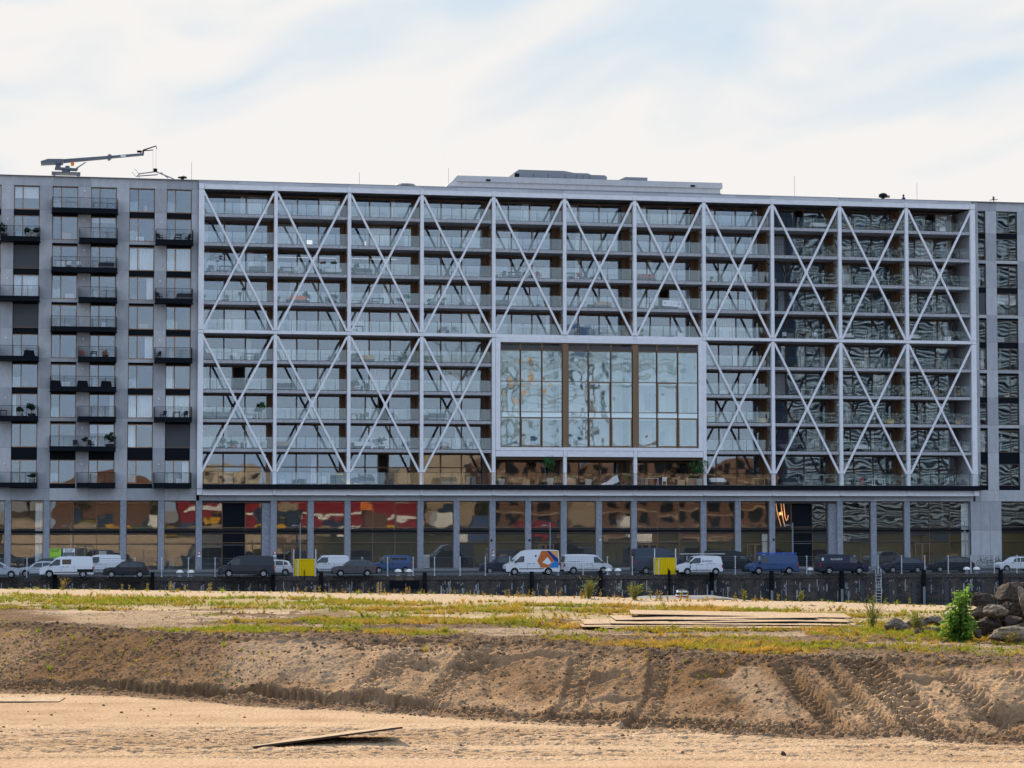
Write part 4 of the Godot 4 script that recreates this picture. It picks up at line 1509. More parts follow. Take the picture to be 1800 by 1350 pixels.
func cheek_mesh() -> ArrayMesh:
	var st := surf()
	prism(st, PackedVector2Array([Vector2(-0.42, -0.02), Vector2(0.42, -0.02), Vector2(0.2, 0.32), Vector2(-0.2, 0.32)]), 0.0, 0.1)
	return st.commit()


# weathered wall: dark concrete, green growth towards the water, pale run marks
func wall_picture() -> ImageTexture:
	var wd := 1536
	var hg := 272
	var im := Image.create_empty(wd, hg, false, Image.FORMAT_RGB8)
	var n := new_noise(61, 0.011, 4)
	var f := new_noise(62, 0.09, 3)
	for x in wd:
		var patch := n.get_noise_2d(x, 0.0)
		for y in hg:
			# y = 0 top of the wall
			var v := float(y) / hg
			var a := n.get_noise_2d(x * 1.4, y * 2.2)
			var b := f.get_noise_2d(x, y)
			var base := Color(0.034, 0.033, 0.034).lerp(Color(0.075, 0.062, 0.052), clampf(0.3 + patch * 1.1 + a * 0.8, 0, 1))
			base = base.lerp(Color(0.085, 0.055, 0.045), clampf(smoothstep(0.2, 0.5, a) * 0.5, 0, 1))
			base = base.lerp(Color(0.018, 0.030, 0.016), smoothstep(0.40, 0.55, v + a * 0.08) * 0.85)
			base *= 1.0 + b * 0.5
			im.set_pixel(x, y, (base * 1.35).linear_to_srgb())
	var g := RandomNumberGenerator.new()
	g.seed = 15
	for k in 210:
		var cx := g.randi_range(4, wd - 6)
		if n.get_noise_2d(cx * 2.0, 900.0) < -0.1:
			continue
		var y0 := g.randi_range(4, 75)
		var l := g.randi_range(8, 70) if g.randf() < 0.55 else g.randi_range(3, 12)
		var wdt := g.randf_range(1.0, 3.4)
		for y in l:
			var yy := y0 + y
			var ww := wdt * (0.5 + 0.8 * absf(f.get_noise_2d(cx * 3.0, yy * 2.0)) * 2.0)
			for dx in range(-4, 5):
				var xx := cx + dx + int(f.get_noise_2d(yy * 1.2, cx) * 3.0)
				if absf(dx) < ww and xx >= 0 and xx < wd and yy < hg:
					var tone := g.randf_range(0.3, 0.62)
					im.set_pixel(xx, yy, im.get_pixel(xx, yy).lerp(Color(tone, tone, tone * 1.02).linear_to_srgb(), 0.85))
	return ImageTexture.create_from_image(im)


# ---------------------------------------------------------------- vehicles

# half width of a body at height y: straight to the belt, leaning in above it
func half_width(y: float, hw: float, belt: float, roof: float, lean: float) -> float:
	if y <= belt:
		return hw * (1.0 - 0.06 * clampf((0.5 - y) / 0.4, 0.0, 1.0))
	return hw * lerpf(1.0, lean, clampf((y - belt) / (roof - belt), 0.0, 1.0))


func side_sheet(st: SurfaceTool, poly: PackedVector2Array, hw: float, belt: float, roof: float, lean: float, off: float, sides := [-1.0, 1.0]) -> void:
	var tri := Geometry2D.triangulate_polygon(poly)
	for s in sides:
		for i in range(0, tri.size(), 3):
			for q in 3:
				var p := poly[tri[i + q]]
				st.add_vertex(Vector3(p.x, p.y, s * (half_width(p.y, hw, belt, roof, lean) + off)))


func across(st: SurfaceTool, p: Vector2, q: Vector2, hw: float, belt: float, roof: float, lean: float, inset: float, off: float) -> void:
	var t := (q - p).normalized()
	var nrm := Vector2(-t.y, t.x) * off
	var a := half_width(p.y, hw, belt, roof, lean) - inset
	var b := half_width(q.y, hw, belt, roof, lean) - inset
	p += nrm
	q += nrm
	quad(st, Vector3(p.x, p.y, -a), Vector3(p.x, p.y, a), Vector3(q.x, q.y, b), Vector3(q.x, q.y, -b))


func shaped(fr: Array, l: float, h: float) -> PackedVector2Array:
	var o := PackedVector2Array()
	for p in fr:
		o.append(Vector2((p[0] - 0.5) * l, p[1] * h))
	return o


# nose at -x. kind: hatch, small_van, van, tall_van
func vehicle(called: String, label: String, category: String, kind: String, x: float, d: float, l: float, h: float, paint: Material, nose_left: bool, group := "vehicles parked along the quay") -> Node3D:
	var o := thing(called, label, category, Vector3(x, 0.02, -d), 0.1585 + (0.0 if nose_left else PI), group)
	var wid := 1.78 if kind == "hatch" else (1.84 if kind == "small_van" else 2.0)
	var hw := wid / 2
	var wr := 0.315 if kind == "hatch" else (0.325 if kind == "small_van" else 0.345)
	var belt: float
	var f_ax: float
	var r_ax: float
	var low: Array
	var up: Array
	var win: Array
	var screens: Array
	var lean := 0.80
	match kind:
		"hatch":
			belt = 0.63
			f_ax = 0.185; r_ax = 0.80
			low = [[0.012, 0.30], [0.0, 0.42], [0.012, 0.52], [0.06, 0.575], [0.15, 0.62], [0.255, 0.63], [0.945, 0.63], [0.985, 0.60], [0.995, 0.44], [1.0, 0.33], [0.985, 0.20]]
			up = [[0.255, 0.63], [0.33, 0.80], [0.415, 0.945], [0.50, 0.99], [0.64, 1.0], [0.78, 0.975], [0.885, 0.91], [0.945, 0.63]]
			win = [[[0.315, 0.645], [0.37, 0.80], [0.43, 0.90], [0.505, 0.935], [0.545, 0.935], [0.545, 0.645]], [[0.562, 0.645], [0.562, 0.935], [0.65, 0.94], [0.745, 0.92], [0.745, 0.65]], [[0.762, 0.655], [0.762, 0.91], [0.82, 0.885], [0.875, 0.70]]]
			screens = [[[0.275, 0.665], [0.415, 0.935]], [[0.94, 0.66], [0.89, 0.88]]]
		"small_van":
			belt = 0.60
			f_ax = 0.20; r_ax = 0.835
			lean = 0.88
			low = [[0.01, 0.22], [0.0, 0.36], [0.02, 0.46], [0.10, 0.54], [0.215, 0.60], [0.985, 0.60], [0.995, 0.42], [1.0, 0.28], [0.985, 0.16]]
			up = [[0.215, 0.60], [0.30, 0.80], [0.365, 0.95], [0.43, 0.985], [0.62, 1.0], [0.90, 0.985], [0.955, 0.95], [0.985, 0.60]]
			win = [[[0.245, 0.61], [0.315, 0.78], [0.375, 0.89], [0.50, 0.90], [0.50, 0.66], [0.47, 0.61]]]
			screens = [[[0.23, 0.645], [0.36, 0.93]], [[0.983, 0.63], [0.96, 0.90]]]
		"van":
			belt = 0.56
			f_ax = 0.185; r_ax = 0.80
			lean = 0.90
			low = [[0.005, 0.20], [0.0, 0.34], [0.015, 0.44], [0.08, 0.52], [0.155, 0.56], [0.99, 0.56], [0.997, 0.36], [1.0, 0.24], [0.99, 0.14]]
			up = [[0.155, 0.56], [0.235, 0.76], [0.31, 0.93], [0.37, 0.975], [0.55, 1.0], [0.90, 0.99], [0.965, 0.965], [0.99, 0.56]]
			win = [[[0.185, 0.575], [0.25, 0.74], [0.305, 0.855], [0.38, 0.87], [0.38, 0.60], [0.36, 0.575]]]
			screens = [[[0.165, 0.60], [0.305, 0.91]], [[0.988, 0.60], [0.972, 0.90]]]
		_:
			belt = 0.50
			f_ax = 0.165; r_ax = 0.79
			lean = 0.92
			low = [[0.005, 0.17], [0.0, 0.30], [0.01, 0.38], [0.06, 0.44], [0.125, 0.50], [0.993, 0.50], [0.998, 0.32], [1.0, 0.22], [0.992, 0.12]]
			up = [[0.125, 0.50], [0.205, 0.70], [0.27, 0.83], [0.34, 0.94], [0.43, 0.985], [0.60, 1.0], [0.93, 0.995], [0.98, 0.97], [0.993, 0.50]]
			win = [[[0.16, 0.51], [0.225, 0.65], [0.28, 0.745], [0.345, 0.76], [0.345, 0.55], [0.32, 0.51]]]
			screens = [[[0.135, 0.535], [0.265, 0.80]], [[0.991, 0.56], [0.98, 0.86]]]
	var beltm := belt * h
	# wheel arches cut the sill line
	var sill := 0.13 * h
	var lp := shaped(low, l, h)
	var ar := wr * 1.16
	for ax in [r_ax, f_ax]:
		var cx: float = (ax - 0.5) * l
		for k in range(0, 9):
			var an := PI * k / 8.0
			lp.append(Vector2(cx + cos(an) * ar, maxf(sill, wr + sin(an) * ar)))
	lp.append(Vector2(lp[0].x, sill + 0.03))
	var st := surf()
	side_sheet(st, lp, hw, beltm, h, lean, 0.0)
	for i in lp.size():
		across(st, lp[i], lp[(i + 1) % lp.size()], hw, beltm, h, lean, 0.0, 0.0)
	var upp := shaped(up, l, h)
	side_sheet(st, upp, hw, beltm, h, lean, 0.0)
	for i in upp.size() - 1:
		across(st, upp[i], upp[i + 1], hw, beltm, h, lean, 0.0, 0.0)
	# floor pan, so that nothing shows through the arches
	cube(st, -l * 0.46, l * 0.46, sill + 0.02, beltm * 0.8, -hw * 0.72, hw * 0.72)
	put("body", st.commit(), paint, o)
	for wp in win:
		for s in [-1.0, 1.0]:
			st = surf()
			side_sheet(st, shaped(wp, l, h), hw, beltm, h, lean, 0.008, [s])
			put("side_window", st.commit(), M.car_glass, o)
	for k in 2:
		st = surf()
		var sp := shaped(screens[k], l, h)
		across(st, sp[0], sp[1], hw, beltm, h, lean, 0.10, 0.012 if k == 0 else -0.012)
		put("windscreen" if k == 0 else "rear_window", st.commit(), M.car_glass, o)
	for ax in [f_ax, r_ax]:
		for s in [-1.0, 1.0]:
			var cx2: float = (ax - 0.5) * l
			if not shared.has("tyre%.3f" % wr):
				st = surf()
				lathe(st, [Vector2(wr * 0.62, -0.10), Vector2(wr * 0.94, -0.10), Vector2(wr, -0.07), Vector2(wr, 0.07), Vector2(wr * 0.94, 0.10), Vector2(wr * 0.62, 0.10), Vector2(wr * 0.62, -0.10)], 20)
				shared["tyre%.3f" % wr] = st.commit()
				st = surf()
				lathe(st, [Vector2(0.0, 0.085), Vector2(wr * 0.16, 0.095), Vector2(wr * 0.2, 0.07), Vector2(wr * 0.5, 0.06), Vector2(wr * 0.62, 0.09), Vector2(wr * 0.62, -0.05)], 14)
				shared["rim%.3f" % wr] = st.commit()
			var wl := put("wheel", shared["tyre%.3f" % wr], M.tyre, o, Vector3(cx2, wr, s * (hw - 0.11)))
			wl.rotation.x = PI / 2 * s
			var rm := put("rim", shared["rim%.3f" % wr], M.rim, wl, org[wl])
			rm.position = Vector3.ZERO
			if not shared.has("spokes%.3f" % wr):
				st = surf()
				for q in 5:
					var an2 := TAU * q / 5.0
					var c3 := Vector3(cos(an2), 0, sin(an2))
					var t3 := Vector3(-sin(an2), 0, cos(an2)) * wr * 0.11
					var y3 := Vector3(0, 0.082, 0)
					quad(st, c3 * wr * 0.28 - t3 * 0.6 + y3, c3 * wr * 0.28 + t3 * 0.6 + y3, c3 * wr * 0.54 + t3 * 1.3 + y3, c3 * wr * 0.54 - t3 * 1.3 + y3)
				shared["spokes%.3f" % wr] = st.commit()
			var sg := put("spoke_gap", shared["spokes%.3f" % wr], M.tyre, wl, org[wl])
			sg.position = Vector3.ZERO
	for s in [-1.0, 1.0]:
		var z: float = s * (hw - 0.16)
		var fx: float = lp[2].x
		st = surf()
		var hy: float = 0.46 * h if kind == "hatch" else (0.42 * h if kind == "small_van" else (0.41 * h if kind == "van" else 0.345 * h))
		hexa(st, [Vector3(fx + 0.0, hy - 0.07, z - 0.2 * s * 0), Vector3(fx + 0.42, hy - 0.01, s * (hw + 0.006)), Vector3(fx + 0.42, hy + 0.09, s * (hw + 0.006)), Vector3(fx + 0.03, hy + 0.06, z), Vector3(fx - 0.015, hy - 0.07, z - 0.25 * s), Vector3(fx + 0.4, hy - 0.01, z), Vector3(fx + 0.4, hy + 0.09, z), Vector3(fx, hy + 0.06, z - 0.25 * s)])
		put("headlight", st.commit(), M.headlight, o)
		var rx := l * 0.5
		var ty := (0.52 if kind == "hatch" else 0.46) * h
		bx(o, "tail_light", rx - 0.14, rx - 0.012, ty - (0.08 if kind == "hatch" else 0.16), ty + 0.12, z - 0.06 if s > 0 else z - 0.165, z + 0.165 if s > 0 else z + 0.06, M.tail_light)
		bx(o, "door_mirror", (win[0][0][0] - 0.5) * l + 0.02, (win[0][0][0] - 0.5) * l + 0.16, beltm + 0.0, beltm + 0.17, s * (hw + 0.11) - 0.09, s * (hw + 0.11) + 0.09, paint if kind == "hatch" else M.car_trim)
		var sx0: float = (f_ax - 0.5) * l + ar + 0.05
		var sx1: float = (r_ax - 0.5) * l - ar - 0.05
		bx(o, "side_strip", sx0, sx1, 0.24 * h if kind != "hatch" else 0.16 * h, (0.27 if kind != "hatch" else 0.20) * h, s * hw - 0.02, s * hw + 0.018, M.car_trim)
		for hx in ([0.53, 0.73] if kind == "hatch" else [0.42, 0.50]):
			bx(o, "door_handle", (hx - 0.5) * l, (hx - 0.5) * l + 0.17, beltm - 0.12, beltm - 0.08, s * hw - 0.02, s * hw + 0.025, M.car_trim)
		for sm in ([0.555, 0.75] if kind == "hatch" else [0.40, 0.64]):
			bx(o, "door_seam", (sm - 0.5) * l - 0.008, (sm - 0.5) * l + 0.008, 0.19 * h, beltm, s * hw - 0.02, s * hw + 0.004, M.car_trim)
	bx(o, "front_bumper", -l * 0.5 - 0.015, -l * 0.5 + 0.25, 0.15 * h if kind == "hatch" else 0.11 * h, (0.27 if kind == "hatch" else 0.24) * h, -hw * 0.95, hw * 0.95, M.car_trim)
	bx(o, "rear_bumper", l * 0.5 - 0.2, l * 0.5 + 0.015, 0.15 * h if kind == "hatch" else 0.11 * h, (0.25 if kind == "hatch" else 0.22) * h, -hw * 0.95, hw * 0.95, M.car_trim)
	return o


func words(o: Node3D, text: String, size: float, m: Material, pos: Vector3, turn := 0.0) -> void:
	var t := TextMesh.new()
	var f := SystemFont.new()
	f.font_names = PackedStringArray(["Droid Sans"])
	t.font = f
	t.text = text
	t.font_size = 32
	t.pixel_size = size / 32.0
	t.depth = 0.012
	var r := put("lettering", t, m, o, pos)
	r.rotation.y = turn


func build_vehicles() -> void:
	mat("ink_blue", lin(0.06, 0.07, 0.14), 0.6)
	mat("hex_orange", lin(0.55, 0.15, 0.04), 0.5)
	mat("hex_blue", lin(0.03, 0.05, 0.22), 0.5)
	mat("hex_cyan", lin(0.03, 0.22, 0.55), 0.5)
	mat("hex_amber", lin(0.7, 0.36, 0.12), 0.5)
	vehicle("car", "silver hatchback cut off by the frame edge, nose to the pale coupe", "car", "hatch", -47.5, 213.9, 4.1, 1.47, M.paint_silver, false)
	vehicle("car", "pale silver three-door car between the silver hatchback and white crew van", "car", "hatch", -44.3, 217.6, 4.2, 1.42, M.paint_pale, true)
	vehicle("car", "dark car mostly hidden behind the pale silver three-door car", "car", "hatch", -44.9, 222.5, 4.3, 1.62, M.paint_black, true)
	var crew := vehicle("van", "white crew van with black sills and dark rear side window", "van", "van", -41.24, 214.7, 4.95, 1.95, M.paint_white, true)
	for s in [-1.0, 1.0]:
		var z: float = s * 0.985
		bx(crew, "crew_window", -0.4, 0.4, 1.22, 1.68, z - 0.05, z + 0.0, M.car_glass)
		bx(crew, "sill_trim", 0.95, 2.45, 0.5, 0.78, s * 1.0 - 0.03, s * 1.0 + 0.012, M.car_trim)
	var rear := vehicle("van", "plain white small van half hidden behind the white crew van", "van", "small_van", -39.75, 223.2, 4.4, 1.95, M.paint_white, true)
	rear.set_meta("label", "plain white small van half hidden behind the white crew van")
	vehicle("car", "black hatchback parked in front of the red and white marker board", "car", "hatch", -35.74, 214.6, 4.2, 1.50, M.paint_black, true)
	vehicle("van", "dark grey panel van left of the first yellow container", "van", "van", -24.82, 216.4, 5.2, 1.98, M.paint_grey, true)
	vehicle("car", "white hatchback whose rear shows past the dark grey van", "car", "hatch", -22.9, 221.4, 3.95, 1.5, M.paint_white, true)
	vehicle("car", "dark car glimpsed behind the first yellow container", "car", "hatch", -20.6, 227.5, 4.1, 1.5, M.paint_navy, true)
	vehicle("van", "white small van whose nose hides behind the first yellow container", "van", "small_van", -18.1, 227.0, 4.4, 1.83, M.paint_white, true)
	vehicle("car", "brownish grey hatchback between the white small van and blue people carrier", "car", "hatch", -14.95, 218.6, 4.1, 1.56, M.paint_brown, true)
	var mpv := vehicle("car", "blue boxy people carrier above the paired bollards and fender boards", "car", "small_van", -12.0, 229.0, 4.1, 1.80, M.paint_blue, true)
	for s in [-1.0, 1.0]:
		for q in [[0.05, 0.75], [0.85, 1.5]]:
			bx(mpv, "rear_side_window", q[0], q[1], 1.2, 1.55, s * 0.875 - 0.03, s * 0.875 + 0.01, M.car_glass)
	vehicle("car", "dark navy car whose tail hides behind the orange hexagon van", "car", "hatch", -0.9, 228.2, 4.5, 1.72, M.paint_navy, true)
	var tr := vehicle("van", "tall white van with an orange hexagon painted on its rear side", "van", "tall_van", 1.84, 223.2, 5.25, 2.42, M.paint_white, true)
	for part in [["hexagon", M.hex_orange, [[0.42, 1.35], [0.85, 2.33], [1.35, 2.33], [2.05, 1.42], [1.55, 0.72], [0.8, 0.72]], 0.012], ["blue_patch", M.hex_blue, [[1.36, 2.33], [1.62, 2.33], [2.5, 1.55], [2.5, 1.22], [2.06, 1.42]], 0.014], ["cyan_patch", M.hex_cyan, [[1.56, 0.72], [2.5, 0.72], [2.5, 1.2], [2.07, 1.40]], 0.016], ["amber_patch", M.hex_amber, [[1.63, 2.33], [2.42, 2.33], [2.5, 1.57]], 0.013], ["round_logo", M.ink_blue, [[0.2, 1.78], [0.3, 1.74], [0.38, 1.80], [0.38, 1.90], [0.3, 1.95], [0.2, 1.90]], 0.012]]:
		var st := surf()
		var pp := PackedVector2Array()
		for p in part[2]:
			pp.append(Vector2(p[0], p[1]))
		side_sheet(st, pp, 1.0, 1.21, 2.42, 0.92, part[3], [1.0])
		put(part[0], st.commit(), part[1], tr)
	for q in [0.95, 1.6]:
		for s in [-1.0, 1.0]:
			bx(tr, "side_step", -1.2, 0.9, 0.3, 0.4, s * 0.98 - 0.02, s * 0.98 + 0.03, M.paint_pale)
		break
	var wv := vehicle("van", "plain white panel van facing away from the orange hexagon van", "van", "van", 7.28, 227.3, 4.8, 1.92, M.paint_white, false)
	for s in [-1.0, 1.0]:
		bx(wv, "door_rail", 0.75, 1.95, 1.22, 1.26, s * 0.97 - 0.02, s * 0.98 + 0.012, M.car_trim)
	vehicle("van", "tall slate blue van standing behind the second yellow container", "van", "tall_van", 14.5, 227.0, 5.5, 2.5, M.paint_slate, false)
	var la := vehicle("van", "white lettered small van with a ladder on its roof", "van", "small_van", 18.06, 224.2, 4.4, 1.83, M.paint_white, true)
	var la_yaw := 0.0
	words(la, "van", 0.26, M.ink_blue, Vector3(-0.28, 1.28, 0.90), la_yaw)
	words(la, "Asten", 0.42, M.ink_blue, Vector3(0.62, 1.30, 0.90), la_yaw)
	bx(la, "lettering_line", 0.6, 1.45, 1.07, 1.10, 0.915, 0.925, M.ink_blue)
	bx(la, "door_emblem", -1.12, -1.0, 0.62, 0.9, 0.915, 0.925, M.ink_blue)
	var ladder := thing("roof_ladder", "aluminium ladder strapped on the roof of the white lettered van", "ladder", la.transform * Vector3(0.35, 1.84, 0.1), 0.1585)
	var stl := surf()
	for z in [-0.2, 0.2]:
		cube(stl, -2.2, 2.2, 0.12, 0.22, z - 0.025, z + 0.025)
	put("rail", stl.commit(), M.rim, ladder)
	for k in 12:
		bx(ladder, "rung", -2.0 + k * 0.36, -1.96 + k * 0.36, 0.15, 0.19, -0.17, 0.17, M.rim)
	stl = surf()
	bar(stl, Vector3(-1.3, 0.0, 0), Vector3(-1.3, 0.12, 0), 0.04)
	bar(stl, Vector3(1.3, -0.06, 0), Vector3(1.3, 0.12, 0), 0.04)
	put("roof_bar", stl.commit(), M.car_trim, ladder)
	vehicle("van", "long black van behind the white lettered van", "van", "tall_van", 22.0, 233.4, 5.1, 2.2, M.paint_black, false)
	var bv := vehicle("van", "blue panel van with a bright blue roof rack", "van", "van", 25.39, 226.5, 4.95, 1.92, M.paint_blue, true)
	var rk := surf()
	cube(rk, -1.4, 2.3, 1.98, 2.08, -0.75, -0.68)
	cube(rk, -1.4, 2.3, 1.98, 2.08, 0.68, 0.75)
	for k in 5:
		cube(rk, -1.3 + k * 0.85, -1.22 + k * 0.85, 1.9, 2.07, -0.67, 0.67)
	put("roof_rack", rk.commit(), mat("rack_blue", lin(0.03, 0.10, 0.40), 0.4), bv)
	var kv := vehicle("van", "black panel van with white lettering along its upper side", "van", "van", 32.29, 227.3, 4.95, 1.92, M.paint_navy, false)
	words(kv, "Kormelink", 0.26, M.white, Vector3(0.75, 1.46, -0.965), PI)
	bx(kv, "side_emblem", 2.05, 2.25, 1.32, 1.6, -0.975, -0.955, M.white)
	vehicle("car", "dark navy hatchback right of the quay ladder", "car", "hatch", 39.07, 231.6, 4.15, 1.52, M.paint_navy, true)
	vehicle("car", "dark navy estate car beside the tall wall panels", "car", "hatch", 44.27, 233.8, 4.5, 1.58, M.paint_black, true)
	vehicle("car", "white hatchback parked beyond the bicycles", "car", "hatch", 51.5, 237.0, 4.0, 1.5, M.paint_white, true)


# ---------------------------------------------------------------- street

func build_street_things() -> void:
	# mesh fence along the quay edge
	var fn := thing("quay_fence", "low wire mesh fence with white T-topped posts along the quay edge", "fence", Q.position, 0.15835)
	var ps := [-0.1, 2.41, 4.9, 7.34, 9.84, 12.3, 14.77, 17.25, 19.73, 22.19, 24.65, 27.1, 29.18, 31.12, 33.58, 36.01, 38.45, 40.5, 42.96, 45.4, 47.77, 50.03, 52.47, 54.91, 57.31, 59.76, 61.97, 64.05, 65.18, 67.59, 70.0, 72.39, 74.79, 77.2, 79.62, 82.05, 84.45, 86.86, 89.25, 91.65, 94.0, 96.42, 98.78, 101.2]
	var st := surf()
	cube(st, -0.032, 0.032, 0.0, 1.74, -0.032, 0.032)
	cube(st, -0.10, 0.10, 1.741, 1.775, -0.04, 0.04)
	cube(st, -0.075, 0.075, 1.18, 1.215, 0.0325, 0.055)
	cube(st, -0.075, 0.075, 0.62, 0.655, 0.0325, 0.055)
	cube(st, -0.11, 0.11, 0.0, 0.025, 0.033, 0.11)
	var post_mesh := st.commit()
	for i in ps.size():
		var s: float = ps[i]
		var tall: bool = s in [27.1, 29.18, 61.97, 64.05]
		if tall:
			bx(fn, "gate_post", s - 0.045, s + 0.045, 0.0, 2.55, -0.395, -0.305, M.fence_white)
		else:
			put("post", post_mesh, M.fence_white, fn, Vector3(s, 0.02, -0.35))
		if i + 1 < ps.size() and not (s in [27.1, 61.97]):
			var e: float = ps[i + 1]
			st = surf()
			for k in 9:
				var y := 0.12 + k * 0.2
				cube(st, s + 0.05, e - 0.05, y, y + (0.03 if k == 8 else 0.016), -0.358, -0.346)
			for k in 12:
				var x := lerpf(s + 0.05, e - 0.05, (k + 0.5) / 12.0)
				cube(st, x - 0.003, x + 0.003, 0.1, 1.72, -0.345, -0.341)
			put("wire_panel", st.commit(), M.wire, fn)
	# mushroom bollards in pairs
	var bl := ["west of the dark grey van", "", "", "", ""]
	var where := ["left of the dark grey van", "above the black fender boards", "left of the second yellow container", "before the black lettered van", "before the dark estate car"]
	var bs := [16.46, 17.48, 37.04, 38.08, 57.42, 58.39, 77.6, 78.58, 93.64, 94.65]
	for i in 10:
		var o := thing("bollard", "white mushroom bollard, %s %s" % ["left one" if i % 2 == 0 else "right one", where[i / 2]], "bollard", onq(bs[i], 0.0, -0.55), 0.0, "mooring bollards on the quay edge")
		st = surf()
		lathe(st, [Vector2(0.0, 0.0), Vector2(0.26, 0.0), Vector2(0.18, 0.08), Vector2(0.16, 0.34), Vector2(0.22, 0.38)])
		put("stem", st.commit(), M.bollard_grey, o)
		st = surf()
		lathe(st, [Vector2(0.0, 0.36), Vector2(0.33, 0.36), Vector2(0.36, 0.41), Vector2(0.31, 0.53), Vector2(0.2, 0.62), Vector2(0.0, 0.66)], 18)
		put("cap", st.commit(), M.bollard_white, o)
	# yellow boxes that close the gangway gates
	for k in 2:
		var s0: float = [27.22, 62.0][k]
		var s1: float = [29.08, 63.98][k]
		var yb := thing("yellow_container", ["yellow ribbed steel box on the quay beside the dark grey van", "yellow ribbed steel box on the quay before the slate blue van"][k], "container", onq((s0 + s1) / 2, 0.0, 0.0), 0.15835, "yellow steel boxes in the quay fence")
		var hw := (s1 - s0) / 2
		st = surf()
		var n := 9
		for i in n:
			var a := lerpf(-hw + 0.3, hw - 0.04, float(i) / n)
			var b := lerpf(-hw + 0.3, hw - 0.04, float(i + 1) / n)
			var q := (b - a) / 4
			var z := 0.12
			quad(st, Vector3(a, 0.05, z), Vector3(a + q * 2, 0.05, z), Vector3(a + q * 2, 1.55, z), Vector3(a, 1.55, z))
			quad(st, Vector3(a + q * 2, 0.05, z), Vector3(a + q * 3, 0.05, z - 0.05), Vector3(a + q * 3, 1.55, z - 0.05), Vector3(a + q * 2, 1.55, z))
			quad(st, Vector3(a + q * 3, 0.05, z - 0.05), Vector3(b, 0.05, z), Vector3(b, 1.55, z), Vector3(a + q * 3, 1.55, z - 0.05))
		put("ribbed_panel", st.commit(), M.yellow, yb)
		bx(yb, "shell", -hw, hw, 0.05, 1.56, -1.1, 0.05, M.yellow)
		bx(yb, "top_rail", -hw, hw, 1.561, 1.63, -1.1, 0.14, M.yellow)
		bx(yb, "corner_post", -hw + 0.21, -hw + 0.29, 0.02, 1.62, 0.051, 0.16, M.fence_white)
		bx(yb, "corner_post", hw - 0.03, hw + 0.04, 0.02, 1.62, 0.051, 0.16, M.fence_white)
		for x in [-hw + 0.55, 0.0, hw - 0.3]:
			bx(yb, "foot", x - 0.1, x + 0.1, -0.02, 0.049, -0.2, 0.1, M.black)
		bx(yb, "mooring_stick", -0.12 + k * 0.3, -0.05 + k * 0.3, -0.3, 0.62, 0.17, 0.24, M.black)
	# street lamps
	var lx := [[-45.6, 239.3, "in front of the green and white posters"], [-22.0, 240.6, "behind the first yellow container"], [4.0, 243.0, "behind the orange hexagon van"], [29.9, 246.6, "beside the blue van with roof rack"], [48.9, 249.6, "beside the parked bicycles"]]
	for i in 5:
		var o := thing("street_lamp", "slim grey street lamp with one short arm, " + lx[i][2], "street lamp", Vector3(lx[i][0], 0, -lx[i][1]), YAW, "street lamps along the quay road")
		st = surf()
		bar(st, Vector3(0, 0, 0), Vector3(-0.1 if i == 4 else 0.0, 4.95, 0), 0.085, 0.055, 8)
		put("pole", st.commit(), M.lamp_grey, o)
		var tx := -0.1 if i == 4 else 0.0
		st = surf()
		bar(st, Vector3(tx, 4.45, 0), Vector3(tx - 0.25, 4.68, 0), 0.035)
		bar(st, Vector3(tx - 0.25, 4.68, 0), Vector3(tx - 0.4, 4.70, 0), 0.035)
		put("arm", st.commit(), M.lamp_grey, o)
		st = surf()
		prism(st, PackedVector2Array([Vector2(tx - 1.0, 4.58), Vector2(tx - 0.4, 4.64), Vector2(tx - 0.4, 4.74), Vector2(tx - 0.75, 4.76)]), -0.12, 0.12)
		put("lamp_head", st.commit(), M.lamp_grey, o)
	# red and white marker board
	var mb := thing("marker_board", "red and white striped marker board behind the black hatchback", "sign", Vector3(-36.9, 0, -219.5), 0.12)
	bx(mb, "stand", -0.06, 0.06, 0.0, 0.6, -0.04, 0.04, M.black)
	bx(mb, "board", -0.19, 0.19, 0.58, 1.55, -0.025, 0.025, M.white)
	for k in 2:
		st = surf()
		var y := 0.72 + k * 0.42
		prism(st, PackedVector2Array([Vector2(-0.15, y), Vector2(0.15, y + 0.14), Vector2(0.15, y + 0.32), Vector2(-0.15, y + 0.18)]), 0.0255, 0.033)
		put("stripe", st.commit(), M.red, mb)
	# small grey marker post in the white panel van's shadow
	# posters behind the shop glass
	for k in 2:
		var u0 := [-15.18, -13.80][k] as float
		var po := thing("poster", ["lime green poster leaning inside the shop window behind the crew van", "grey and white poster beside the lime green poster"][k], "poster", B.position, YAW)
		bx(po, "sheet", u0, u0 + 1.2, 0.3, 2.34, -0.70, -0.67, [mat("lime", lin(0.36, 0.62, 0.08), 0.7), M.white][k])
		if k == 0:
			bx(po, "print_patch", u0 + 0.25, u0 + 0.95, 0.95, 1.55, -0.669, -0.664, mat("lime_dark", lin(0.20, 0.42, 0.05), 0.7))
		else:
			bx(po, "print_patch", u0 + 0.03, u0 + 1.17, 0.5, 1.95, -0.669, -0.664, M.furniture_grey)
			bx(po, "print_figure", u0 + 0.4, u0 + 0.9, 0.9, 1.7, -0.6635, -0.659, M.lamp_grey)
		words(po, "KLUP", 0.34, M.car_trim, Vector3(u0 + 0.6, 2.13, -0.66))
	var ns := thing("neon_sign", "glowing orange neon tube strokes hanging inside the dark shop window", "neon sign", B.position, YAW)
	var nm := mat("neon_glow", lin(0.9, 0.5, 0.25), 0.4)
	nm.emission_enabled = true
	nm.emission = lin(1.0, 0.46, 0.20)
	nm.emission_energy_multiplier = 0.42
